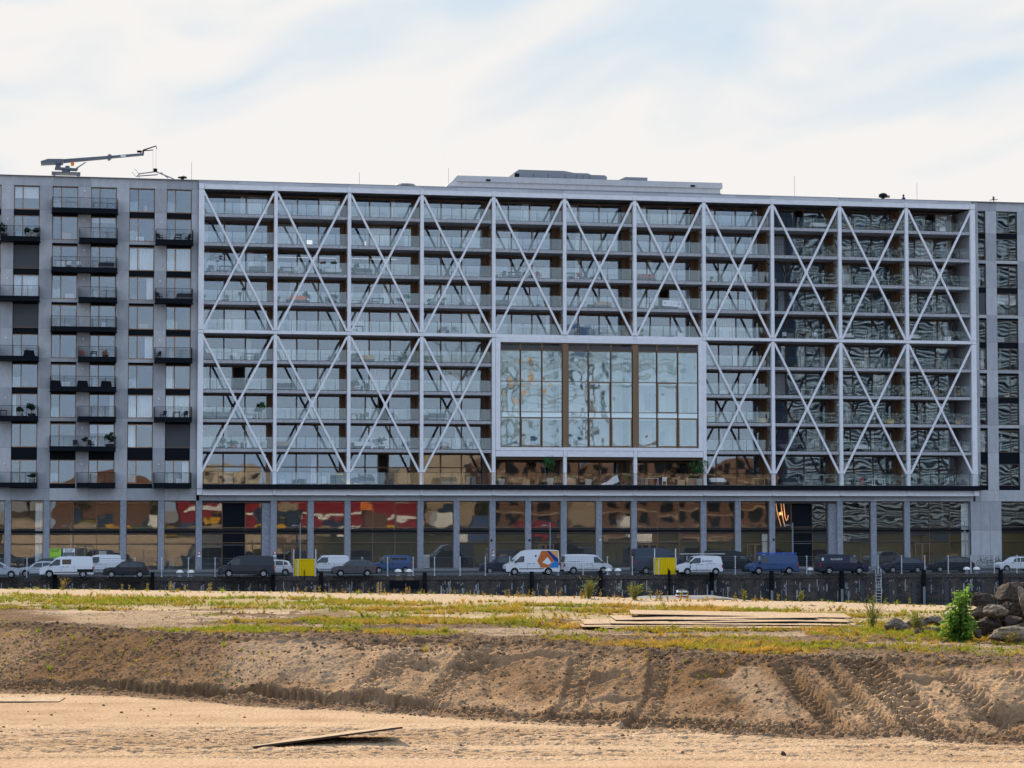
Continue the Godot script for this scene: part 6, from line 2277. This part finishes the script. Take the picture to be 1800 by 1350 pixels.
	put("arm", sa.commit(), M.furniture_dark, al)
	for k in 2:
		sa = surf()
		lathe(sa, [Vector2(0.02, 0.12), Vector2(0.12, 0.1), Vector2(0.26, 0.0)], 10)
		put("lamp_shade", sa.commit(), M.furniture_dark, al, Vector3(1.75 + k * 0.3, 1.95 - (1 - k) * 0.25, 0))
	# banner on the rail
	var bn := thing("banner", "white banner with two black emblems hung on the seventh-bay railing", "banner", onb(6 * W + 4.2, FL[6] + 0.62, -0.27), YAW)
	var sh := bx(bn, "cloth", -1.05, 1.05, -0.31, 0.33, 0.0, 0.02, M.white)
	sh.rotation.z = -0.06
	for x in [-0.75, 0.78]:
		var sm := surf()
		prism(sm, PackedVector2Array([Vector2(0, -0.11), Vector2(0.07, 0), Vector2(0, 0.11), Vector2(-0.07, 0)]), 0.021, 0.026)
		put("emblem", sm.commit(), M.black, bn, Vector3(x, -0.05 * x, 0))
	for k in 2:
		var ln := bx(bn, "text_line", -0.35 + k * 0.1, 0.4 - k * 0.15, 0.06 - k * 0.13, 0.075 - k * 0.13, 0.0205, 0.024, M.furniture_grey)
		ln.rotation.z = -0.06
	# things on the black balconies of the left wing
	var wl := [[-20.1, 9, "tree"], [-17.6, 9, "pot"], [-16.9, 9, "pot"], [-13.6, 8, "white_chair"], [-12.4, 8, "white_chair"], [-9.7, 8, "sofa"], [-4.3, 9, "chair"], [-2.4, 9, "table"], [-1.4, 9, "chair"], [-12.1, 5, "tan_chair"], [-10.9, 5, "table"], [-9.7, 5, "tan_chair"], [-17.4, 5, "cover"], [-14.7, 4, "cover"], [-12.0, 4, "cover"], [-9.6, 4, "cover"], [-19.9, 3, "table"], [-18.3, 3, "pot"], [-17.1, 3, "tree"], [-3.8, 3, "chair"], [-2.4, 3, "table"], [-1.6, 3, "chair"], [-12.6, 2, "chair"], [-11.8, 2, "pot"], [-11.1, 2, "chair"], [-9.2, 2, "tree"], [-4.3, 7, "chair"], [-1.7, 7, "sofa"], [-4.4, 5, "chair"], [-17.0, 1, "pot"]]
	for e in wl:
		i += 1
		var lev2: float = FL[e[1] - 0 if e[1] < 10 else 9] - 0.07
		if e[1] == 9:
			lev2 = FL[8] - 0.07
		elif e[1] == 8:
			lev2 = FL[7] - 0.07
		elif e[1] == 7:
			lev2 = FL[6] - 0.07
		elif e[1] == 5:
			lev2 = FL[4] - 0.07
		elif e[1] == 4:
			lev2 = FL[3] - 0.07
		elif e[1] == 3:
			lev2 = FL[2] - 0.07
		elif e[1] == 2:
			lev2 = FL[1] - 0.07
		elif e[1] == 1:
			lev2 = FL[0] - 0.07
		var p2 := onb(e[0], lev2, 0.45)
		var col2: String = ["far left", "left", "middle", "right"][0 if e[0] < -16.0 else (1 if e[0] < -11.5 else (2 if e[0] < -8.0 else 3))]
		var spot2 := "at %s on the left wing's black %s-storey balcony" % [["its left end", "its middle", "its right end"][i % 3] if false else "u", names[e[1] - 1]]
		spot2 = "on the %s black %s-storey balcony" % [col2, names[e[1] - 1]]
		var key2 := "%s%s" % [e[2], spot2]
		used[key2] = used.get(key2, 0) + 1
		var nth2: String = "" if used[key2] == 1 else "second "
		match e[2]:
			"tree":
				plant_at(nth2 + "dark bushy potted tree " + spot2, p2, M.furniture_dark, M.leaf_dark, 1.7, 0.95, 0.45, i)
			"pot":
				plant_at(nth2 + "green plant in a pale ribbed pot " + spot2, p2, M.pot_grey, M.leaf_dark, 1.15, 0.75, 0.6, i)
			"sofa":
				sofa_at(nth2 + "dark sofa " + spot2, p2, M.furniture_dark, 1.6)
			"table":
				table_at(nth2 + "small dark table " + spot2, p2, M.furniture_dark, 0.7)
			"cover":
				var oc := thing("furniture_cover", nth2 + "furniture under a black cover " + spot2, "cover", p2, YAW)
				var sc := surf()
				hexa(sc, [Vector3(-0.62, 0, 0.4), Vector3(0.62, 0, 0.4), Vector3(0.62, 0, -0.4), Vector3(-0.62, 0, -0.4), Vector3(-0.5, 0.72, 0.3), Vector3(0.45, 0.78, 0.3), Vector3(0.45, 0.8, -0.3), Vector3(-0.5, 0.85, -0.3)])
				put("cloth", sc.commit(), M.black, oc)
			_:
				chair_at("chair", nth2 + {"white_chair": "white chair ", "tan_chair": "tan rattan chair ", "chair": "dark chair "}[e[2]] + spot2, p2, {"white_chair": M.furniture_white, "tan_chair": M.terracotta, "chair": M.furniture_dark}[e[2]], fmod(i * 1.1, 2.0) - 1.0)


# ---------------------------------------------------------------- foreground

func rock_mesh(sd: int, rough: float) -> ArrayMesh:
	var g := RandomNumberGenerator.new()
	g.seed = 300 + sd
	# a lumpy ball cut by a few flat planes, as split stone is
	var planes := []
	for i in 13:
		planes.append([Vector3(g.randfn(), g.randfn(), g.randfn()).normalized(), g.randf_range(0.5, 0.84)])
	var n := new_noise(300 + sd, 1.7, 3)
	var rings := 18
	var segs := 26
	var pts := []
	for r in rings + 1:
		var row := []
		for s in segs:
			var th := PI * r / rings
			var ph := TAU * s / segs
			var v := Vector3(sin(th) * cos(ph), cos(th), sin(th) * sin(ph))
			var rad := 1.0
			for pl in planes:
				var dt: float = v.dot(pl[0])
				if dt > 0.05:
					rad = minf(rad, pl[1] / dt)
			rad *= 1.0 + rough * n.get_noise_3dv(v * 1.6) + rough * 0.35 * n.get_noise_3dv(v * 6.0)
			row.append(v * rad)
		pts.append(row)
	var st := surf()
	for r in rings:
		for s in segs:
			var t := (s + 1) % segs
			quad(st, pts[r][s], pts[r][t], pts[r + 1][t], pts[r + 1][s])
	return st.commit()


func weed_mesh(sd: int, h: float, spread: float, stems: int, leafy: bool) -> ArrayMesh:
	var g := RandomNumberGenerator.new()
	g.seed = 500 + sd
	var st := surf()
	for i in stems:
		var an := g.randf() * TAU
		var lean := g.randf_range(0.1, 1.0) * spread
		var tip := Vector3(cos(an) * lean, h * g.randf_range(0.5, 1.0), sin(an) * lean)
		var mid := Vector3(tip.x * 0.35, tip.y * 0.55, tip.z * 0.35)
		var root := Vector3(g.randfn() * 0.03, -0.03, g.randfn() * 0.03)
		var shade := g.randf()
		var c := Color(0.22, 0.20, 0.05).lerp(Color(0.34, 0.22, 0.08), shade) if not leafy else Color(0.16, 0.20, 0.04).lerp(Color(0.26, 0.22, 0.06), shade)
		st.set_color(c)
		bar(st, root, mid, 0.006, 0.005, 3)
		bar(st, mid, tip, 0.005, 0.003, 3)
		for k in (16 if leafy else 7):
			var t := g.randf_range(0.15, 1.0)
			var p := root.lerp(mid, t * 2.0) if t < 0.5 else mid.lerp(tip, t * 2.0 - 1.0)
			var d := Vector3(g.randfn(), g.randf_range(0.1, 1.2), g.randfn()).normalized()
			var s := d.cross(Vector3(g.randfn(), g.randfn(), g.randfn())).normalized()
			var l := g.randf_range(0.03, 0.09) * (1.3 - t * 0.6)
			st.set_color(c * g.randf_range(0.7, 1.35))
			st.add_vertex(p)
			st.add_vertex(p + d * l * 0.6 + s * l * 0.22)
			st.add_vertex(p + d * l)
			st.add_vertex(p)
			st.add_vertex(p + d * l)
			st.add_vertex(p + d * l * 0.6 - s * l * 0.22)
	return st.commit()


func weed(label: String, x: float, d: float, h: float, spread: float, stems: int, leafy: bool, sd: int, group := "") -> void:
	var k := "weed%d" % sd
	if not shared.has(k):
		shared[k] = weed_mesh(sd, h, spread, stems, leafy)
	var o := put("weed", shared[k], M.grass, self, Vector3(x, ground_at(x, d), -d))
	o.rotation.y = x * 3.0
	tag(o, label, "weed", group)


func steel_plate(called: String, label: String, c: Vector3, size: Vector3, rot: Vector3, grp := "") -> Node3D:
	var o := thing(called, label, "plate", c, 0.0, grp)
	o.rotation = rot
	bx(o, "plate", -size.x / 2, size.x / 2, -size.y, 0.0, -size.z / 2, size.z / 2, M.rust_steel)
	# drifted sand on its top, thinner towards one end
	var st := surf()
	var nx := 24
	var nzz := 8
	var nn := new_noise(int(absf(c.x) * 50.0) + 3, 0.9, 3)
	var pt := func(i: int, j: int) -> Vector3:
		var x := lerpf(-size.x / 2 + 0.004, size.x / 2 - 0.004, float(i) / nx)
		var z := lerpf(-size.z / 2 + 0.004, size.z / 2 - 0.004, float(j) / nzz)
		var edge := minf(minf(i, nx - i), minf(j, nzz - j))
		return Vector3(x, 0.004 + minf(edge, 1.0) * (0.010 + 0.012 * nn.get_noise_2d(x, z)), z)
	for i in nx:
		for j in nzz:
			quad(st, pt.call(i, j), pt.call(i + 1, j), pt.call(i + 1, j + 1), pt.call(i, j + 1))
	put("sand_cover", st.commit(), M.sandy_plate, o)
	return o


func build_foreground() -> void:
	# x, distance, height of centre above datum, half sizes, turn, material, label
	var rocks := [
		[11.07, 54.6, 3.92, 0.27, 0.22, 0.3, 0.3, 0, "pointed brown boulder on the pile just behind the leafy bush"],
		[11.81, 55.3, 3.98, 0.31, 0.25, 0.35, 0.5, 0, "large dark boulder near the top of the pile"],
		[12.0, 54.0, 3.91, 0.2, 0.33, 0.28, 0.2, 2, "tall tan boulder at the frame edge of the pile"],
		[12.6, 57.5, 4.15, 0.24, 0.12, 0.3, 1.0, 1, "pale flat-topped boulder crowning the back of the pile"],
		[10.93, 54.2, 3.66, 0.18, 0.15, 0.25, 2.0, 0, "dark rounded boulder under the pointed brown boulder"],
		[11.19, 53.6, 3.71, 0.22, 0.155, 0.22, 0.9, 2, "pale grey creased boulder in the middle of the pile"],
		[11.7, 54.2, 3.68, 0.14, 0.21, 0.22, 1.7, 0, "brown slab-like boulder leaning beside the tall tan boulder"],
		[10.96, 53.5, 3.40, 0.29, 0.17, 0.28, 0.1, 0, "blackish boulder low in the pile beside the bush"],
		[11.49, 53.2, 3.50, 0.17, 0.12, 0.22, 2.6, 0, "small dark boulder above the long flat boulder"],
		[11.12, 51.9, 3.28, 0.46, 0.18, 0.3, 0.12, 2, "long flat pale boulder lying in front of the pile"],
		[10.52, 52.4, 3.27, 0.085, 0.1, 0.1, 0.6, 1, "small upright stone between bush and blackish boulder"],
		[9.27, 56.0, 3.26, 0.24, 0.17, 0.25, 0.4, 1, "blocky grey boulder at the outer end of the row before the bush"],
		[9.9, 57.0, 3.27, 0.22, 0.15, 0.25, 1.4, 1, "squarish lichen-grey boulder second in the row before the bush"],
		[10.5, 57.8, 3.29, 0.31, 0.13, 0.3, 0.2, 1, "pale sloping boulder nearest the bush in the low row"],
		[9.6, 54.5, 3.18, 0.17, 0.09, 0.18, 2.2, 0, "low dark stone in front of the squarish lichen-grey boulder"],
		[10.0, 55.3, 3.2, 0.15, 0.09, 0.18, 0.9, 1, "small angular stone between the low row and bush"],
		[7.9, 54.9, 3.17, 0.14, 0.09, 0.16, 1.1, 1, "small lone grey stone in the grass before the steel plates"],
		[4.42, 37.9, 2.08, 0.04, 0.035, 0.04, 0.0, 0, "small blackish stone alone on the flat sand"],
		[11.25, 55.0, 3.4, 0.35, 0.3, 0.3, 0.7, 0, "dark boulder buried in the heart of the pile"],
		[11.9, 55.2, 3.5, 0.4, 0.35, 0.4, 2.1, 0, "dark boulder buried at the back of the pile"],
		[11.75, 52.9, 3.3, 0.3, 0.2, 0.3, 1.3, 0, "dark boulder at the frame edge behind the long flat boulder"],
	]
	for i in rocks.size():
		var r: Array = rocks[i]
		var o := put("boulder", rock_mesh(i, 0.13), [M.rock, M.rock_grey, M.rock_tan][r[7]], self, Vector3(r[0], r[2], -r[1]))
		o.scale = Vector3(r[3], r[4], r[5]) * 1.4
		o.rotation = Vector3(0.12 * sin(i * 2.0), r[6] * 0.4, 0.14 * cos(i * 3.1))
		tag(o, r[8], "rock", "loose boulders on the shore" if i != 17 else "")
	bush()
	# steel road plates, stacked and scattered
	var gx := ground_at(5.6, 60.0)
	var pl := [
		[5.95, 0.30, 60.9, 5.7, -0.03, -0.016, "sand-covered road plate on top of the stack"],
		[5.2, 0.255, 60.1, 5.2, 0.035, 0.010, "second road plate down in the stack"],
		[6.3, 0.215, 59.75, 4.6, -0.045, -0.012, "third road plate down, jutting out at the right"],
		[4.5, 0.175, 59.5, 5.4, 0.02, 0.012, "fourth road plate down, jutting out at the left"],
		[5.5, 0.14, 59.15, 6.0, -0.02, -0.008, "fifth road plate down in the stack"],
		[3.9, 0.105, 58.95, 4.4, 0.05, 0.006, "sixth road plate down at the left of the stack"],
		[5.0, 0.07, 58.65, 5.6, 0.0, 0.0, "lowest road plate at the front of the stack"],
		[2.6, 0.06, 59.9, 2.6, 0.12, 0.010, "road plate sliding off the left end of the stack"],
	]
	for p in pl:
		steel_plate("road_plate", p[6], Vector3(p[0], gx + 0.02 + p[1] * 0.85, -p[2]), Vector3(p[3], 0.014, 2.0), Vector3(0.012, p[4], p[5]), "steel road plates in a stack")
	steel_plate("road_plate", "road plate lying loose at the right end of the stack", Vector3(8.1, gx + 0.10, -60.0), Vector3(1.7, 0.03, 2.6), Vector3(0.0, -0.25, -0.03), "steel road plates in a stack")
	var tp := steel_plate("tilted_road_plate", "tilted road plate with dark gap under its raised edge in the sand", Vector3.ZERO, Vector3(2.6, 0.03, 1.25), Vector3.ZERO)
	var p1 := Vector3(-4.22, 2.07, -39.4)
	var p2 := Vector3(-2.06, 2.31, -39.9)
	var ax := (p2 - p1).normalized()
	var back := Vector3(-0.3, -0.115, -1.25).normalized()
	var up := ax.cross(-back).normalized() * -1.0
	if up.y < 0.0:
		up = -up
	var az := ax.cross(up).normalized()
	tp.transform = Transform3D(Basis(ax, up, az), (p1 + p2) / 2 - az * 0.62)
	steel_plate("flush_road_plate", "road plate flush with the sand at the left frame edge", Vector3(-11.3, 2.07, -49.0), Vector3(3.6, 0.03, 1.1), Vector3(0.0, 0.07, -0.006))
	steel_plate("flush_road_plate", "dark road plate edge cut off by the bottom frame edge", Vector3(9.0, 2.075, -34.95), Vector3(5.0, 0.03, 1.5), Vector3(0.0, 0.02, 0.002))
	# moored barge behind the shore, its grey roof just showing
	var bg := thing("moored_barge", "flat grey barge roof showing just beyond the sandy shore", "barge", Vector3(7.2, -2.6, -94.5), 0.05)
	var st := surf()
	prism(st, PackedVector2Array([Vector2(-4.4, 0.0), Vector2(4.0, 0.0), Vector2(4.6, 1.6), Vector2(-4.8, 1.6)]), -2.2, 2.2)
	put("hull", st.commit(), M.tower_grey, bg)
	st = surf()
	prism(st, PackedVector2Array([Vector2(-3.2, 1.61), Vector2(3.4, 1.61), Vector2(2.8, 4.95), Vector2(1.2, 5.18), Vector2(-1.6, 5.16), Vector2(-3.0, 5.0)]), -1.9, 1.9)
	put("cabin", st.commit(), mat("barge_grey", lin(0.13, 0.135, 0.145), 0.8), bg)
	var wh := thing("wheelhouse", "small white and green wheelhouse with red base on the barge", "wheelhouse", Vector3(6.93, 2.56, -94.6), 0.05)
	bx(wh, "base", -0.24, 0.24, 0.0, 0.06, -0.2, 0.2, M.red)
	bx(wh, "sill", -0.23, 0.23, 0.061, 0.10, -0.2, 0.2, M.white)
	bx(wh, "cabin", -0.22, 0.22, 0.101, 0.2, -0.18, 0.18, M.leaf_dark)
	bx(wh, "cabin", -0.2, 0.2, 0.201, 0.28, -0.17, 0.17, M.white)
	bx(wh, "roof", -0.16, 0.2, 0.281, 0.31, -0.19, 0.19, M.black)
	# weeds at the water's edge and among the grass
	weed("bushy yellow weed clump at the shore edge before the second dark pile", 2.6, 78.4, 0.75, 0.42, 46, true, 1)
	weed("spreading yellow-green weed clump left of the barge roof", 4.1, 77.8, 0.62, 0.55, 46, true, 2)
	weed("tall feathery weed with pale seed heads left of the boulders", 8.9, 57.3, 0.98, 0.42, 30, true, 3)
	weed("wispy green weed growing up through the low boulder row", 9.6, 54.9, 0.6, 0.3, 30, true, 4)
	weed("leaning yellow weed at the shore edge right of the barge", 7.6, 75.9, 0.42, 0.16, 16, true, 5)
	weed("reddish brown dry weed at the left of the shore edge", -16.9, 87.2, 0.55, 0.4, 16, false, 6)
	weed("dry grassy weed in front of the long flat boulder", 11.0, 51.3, 0.32, 0.3, 40, false, 7)
	weed("yellow weed on the shore edge between barge and feathery weed", 9.3, 74.6, 0.36, 0.2, 14, true, 8)
	rng.seed = 77
	for i in 70:
		var x := rng.randf_range(-16.0, 14.5)
		if i % 2 == 0:
			x = rng.randf_range(-8.0, 5.0)
		var k := 20 + i % 6
		weed("short dry weed standing on the edge of the sandy shore", x, curve(eX, eD, x) - rng.randf_range(0.0, 0.9), 0.34, 0.07, 3 + i % 3, false, k, "short dry weeds along the shore edge")
		var last := get_child(get_child_count() - 1) as Node3D
		last.scale = Vector3.ONE * rng.randf_range(0.45, 1.25)
	grass_field()
	clods()


func bush() -> void:
	var g := RandomNumberGenerator.new()
	g.seed = 41
	var x := 10.14
	var d := 52.5
	var o := thing("leafy_bush", "bright green leafy bush beside the boulder pile", "bush", Vector3(x, ground_at(x, d) - 0.03, -d))
	var st := surf()
	var lf := surf()
	for i in 26:
		var an := g.randf() * TAU
		var h := g.randf_range(0.4, 1.22) if i > 3 else g.randf_range(1.2, 1.36)
		var rad := g.randf_range(0.02, 0.60) * (1.25 - h * 0.70)
		var tip := Vector3(cos(an) * rad, h, sin(an) * rad)
		var root := Vector3(cos(an) * 0.06, 0.0, sin(an) * 0.06)
		var mid := root.lerp(tip, 0.5) + Vector3(cos(an), 0, sin(an)) * 0.06
		bar(st, root, mid, 0.011, 0.008, 5)
		bar(st, mid, tip, 0.008, 0.003, 5)
		for k in 46:
			var t := g.randf_range(0.12, 1.0)
			var p := root.lerp(mid, t * 2.0) if t < 0.5 else mid.lerp(tip, t * 2.0 - 1.0)
			var a2 := g.randf() * TAU
			var dir := Vector3(cos(a2), g.randf_range(-0.75, 0.35), sin(a2)).normalized()
			var side := dir.cross(Vector3.UP).normalized().rotated(dir, g.randf_range(-0.7, 0.7))
			var l := g.randf_range(0.08, 0.19)
			var w := l * g.randf_range(0.22, 0.34)
			p += dir * g.randf_range(0.0, 0.05)
			var m := p + dir * l * 0.5 + Vector3(0, 0.012, 0)
			var e := p + dir * l - Vector3(0, 0.02, 0)
			lf.add_vertex(p); lf.add_vertex(m + side * w); lf.add_vertex(e)
			lf.add_vertex(p); lf.add_vertex(e); lf.add_vertex(m - side * w)
	put("stem", st.commit(), M.timber, o)
	var l2 := put("leaves", lf.commit(), M.leaf, o)
	l2.set_meta("kind", "stuff")


func grass_field() -> void:
	var g := RandomNumberGenerator.new()
	g.seed = 5
	var st := surf()
	for i in 11:
		var an := g.randf() * TAU
		var r := g.randf_range(0.0, 0.05)
		var root := Vector3(cos(an) * r, -0.01, sin(an) * r)
		var h := g.randf_range(0.5, 1.0)
		var lean := Vector3(g.randfn(), 0, g.randfn()) * 0.25
		var side := Vector3(cos(an + 1.5), 0, sin(an + 1.5)) * 0.035
		var c := Color(1, 1, 1) * g.randf_range(0.75, 1.2)
		st.set_color(c)
		var mid := root + Vector3(lean.x * 0.35, h * 0.55, lean.z * 0.35)
		var tip := root + Vector3(lean.x, h, lean.z)
		st.add_vertex(root - side); st.add_vertex(root + side); st.add_vertex(mid + side * 0.7)
		st.add_vertex(root - side); st.add_vertex(mid + side * 0.7); st.add_vertex(mid - side * 0.7)
		st.add_vertex(mid - side * 0.7); st.add_vertex(mid + side * 0.7); st.add_vertex(tip)
	var tuft := st.commit()
	var tr: Array[Transform3D] = []
	var cols: Array[Color] = []
	var big: FastNoiseLite = nz.mid
	var streak: FastNoiseLite = nz.streak
	var patch := new_noise(71, 0.20, 3)
	var hue := new_noise(72, 0.35, 2)
	for i in 190000:
		var d := g.randf_range(44.0, 88.5)
		var half := d * 0.235
		var x := g.randf_range(-half, half)
		var dc := curve(cX, cD, x)
		var de := curve(eX, eD, x)
		if d > de:
			continue
		var v := (de - d) / (de - dc)
		var n := big.get_noise_2d(x, d) * 0.5 + streak.get_noise_2d(x * 0.22, d) * 0.9
		var want := 0.0
		if v < 1.0:
			want = smoothstep(0.19, 0.26, v + n * 0.05) * (1.0 - smoothstep(0.50, 0.57, v + n * 0.08)) * smoothstep(-0.12, 0.3, n + 0.10) * (0.06 + 0.30 * smoothstep(-1.0, -7.0, x) + 0.85 * smoothstep(-0.05, 0.3, patch.get_noise_2d(x * 0.7 + 31.0, d * 1.6)))
			want = maxf(want, 0.75 * smoothstep(0.57, 0.62, v) * (1.0 - smoothstep(0.80, 0.86, v)) * smoothstep(0.12, 0.4, patch.get_noise_2d(x * 0.4, d) + n * 0.3))
			want = maxf(want, 0.9 * smoothstep(0.83, 0.88, v + n * 0.03) * (1.0 - smoothstep(0.955, 1.0, v)) * smoothstep(-0.12, 0.25, patch.get_noise_2d(x * 0.5 + 9.0, d * 0.5)) * (1.0 - 0.5 * smoothstep(0.0, 4.0, x) * smoothstep(0.2, -0.15, patch.get_noise_2d(x * 1.2, d * 2.0))))
			if x > 7.0:
				want = maxf(want, smoothstep(0.5, 0.55, v) * (1.0 - smoothstep(0.68, 0.76, v + n * 0.2)) * 0.6)
				if v > 0.74:
					want *= 0.45
			want = maxf(want, 0.10 * smoothstep(0.0, 0.05, v) * (1.0 - smoothstep(0.03, 0.07, v)))
			if x > 2.0 and x < 9.2 and v > 0.54 and v < 0.80 and d > 57.3:
				want *= 0.22
		else:
			var t := (d - curve(tX, tD, x)) / (dc - curve(tX, tD, x))
			want = 0.02 * smoothstep(0.1, 0.8, t) * smoothstep(0.0, 0.3, patch.get_noise_2d(x, d)) + 0.03 * smoothstep(-6.0, -10.0, x) * smoothstep(0.0, 0.4, t)
		if g.randf() > want:
			continue
		var dry := clampf(0.30 + hue.get_noise_2d(x, d) * 1.0 + smoothstep(-8.0, 2.0, x) * 0.32 - smoothstep(-6.0, -12.0, x) * 0.12 - smoothstep(8.0, 11.0, x) * 0.35, 0.0, 1.0)
		var h := g.randf_range(0.05, 0.12) + dry * 0.05 * g.randf() + (0.14 * g.randf() if g.randf() < 0.06 else 0.0)
		if v > 0.8:
			h *= 0.85
		var b := Basis(Vector3.UP, g.randf() * TAU).scaled(Vector3(1.2, 1, 1.2) * 1.0)
		b = b * Basis.from_scale(Vector3(h * 2.0, h, h * 2.0))
		tr.append(Transform3D(b, Vector3(x, ground_at(x, d), -d)))
		var c := Color(0.25, 0.29, 0.018).lerp(Color(0.50, 0.30, 0.055), clampf(dry + g.randfn() * 0.18, 0.0, 1.0))
		cols.append(c * g.randf_range(0.75, 1.3))
	var mm := MultiMesh.new()
	mm.transform_format = MultiMesh.TRANSFORM_3D
	mm.use_colors = true
	mm.mesh = tuft
	mm.instance_count = tr.size()
	for i in tr.size():
		mm.set_instance_transform(i, tr[i])
		mm.set_instance_color(i, cols[i])
	var o := MultiMeshInstance3D.new()
	o.name = "grass"
	o.multimesh = mm
	o.material_override = M.grass
	add_child(o)
	tag(o, "patchy yellow-green and dry orange grass on the sandy shore", "grass", "", "stuff")


func clods() -> void:
	var g := RandomNumberGenerator.new()
	g.seed = 19
	var st := surf()
	var mesh := rock_lump(3)
	var tr: Array[Transform3D] = []
	var cols: Array[Color] = []
	var patch := new_noise(81, 0.3, 3)
	for i in 190000:
		var d := g.randf_range(38.0, 72.0)
		var half := d * 0.235
		var x := g.randf_range(-half, half)
		var dc := curve(cX, cD, x)
		var dt := curve(tX, tD, x)
		var t := (dc - d) / (dc - dt)
		var want := 0.0
		if t < -0.02:
			want = 0.10 * smoothstep(-0.1, 0.3, patch.get_noise_2d(x * 0.5, d)) + 0.35 * smoothstep(-0.35, -0.05, t)
		elif t < 0.18:
			want = 0.45 * smoothstep(-0.3, 0.2, patch.get_noise_2d(x, d))
		elif t < 0.8:
			want = 0.16 + 0.3 * smoothstep(-4.0, -9.0, x)
		elif t < 1.15:
			want = 0.3
		else:
			want = 0.005
		if g.randf() > want:
			continue
		var s := 0.008 + 0.030 * pow(g.randf(), 4.0)
		if t > -0.1 and t < 0.16:
			s *= 1.4
		var b := Basis.from_euler(Vector3(g.randf() * 6.0, g.randf() * 6.0, g.randf() * 6.0)).scaled(Vector3(s, s * 0.75, s))
		tr.append(Transform3D(b, Vector3(x, ground_at(x, d) + s * 0.25, -d)))
		cols.append(Color(0.13, 0.076, 0.042).lerp(Color(0.30, 0.19, 0.11), g.randf() * g.randf()))
	var mm := MultiMesh.new()
	mm.transform_format = MultiMesh.TRANSFORM_3D
	mm.use_colors = true
	mm.mesh = mesh
	mm.instance_count = tr.size()
	for i in tr.size():
		mm.set_instance_transform(i, tr[i])
		mm.set_instance_color(i, cols[i])
	var o := MultiMeshInstance3D.new()
	o.name = "soil_clods"
	o.multimesh = mm
	var cm := mat("clod_tint", Color.WHITE, 0.95)
	cm.vertex_color_use_as_albedo = true
	o.material_override = cm
	add_child(o)
	tag(o, "brown crumbs and clods of soil strewn over the bank", "soil", "", "stuff")


func rock_lump(sd: int) -> ArrayMesh:
	var n := new_noise(sd, 1.4, 2)
	var st := surf()
	var pts := []
	for r in 6:
		var row := []
		for s in 7:
			var th := PI * r / 5
			var ph := TAU * s / 7
			var v := Vector3(sin(th) * cos(ph), cos(th), sin(th) * sin(ph))
			row.append(v * (1.0 + 0.45 * n.get_noise_3dv(v * 2.0)))
		pts.append(row)
	for r in 5:
		for s in 7:
			var t := (s + 1) % 7
			quad(st, pts[r][s], pts[r][t], pts[r + 1][t], pts[r + 1][s])
	return st.commit()
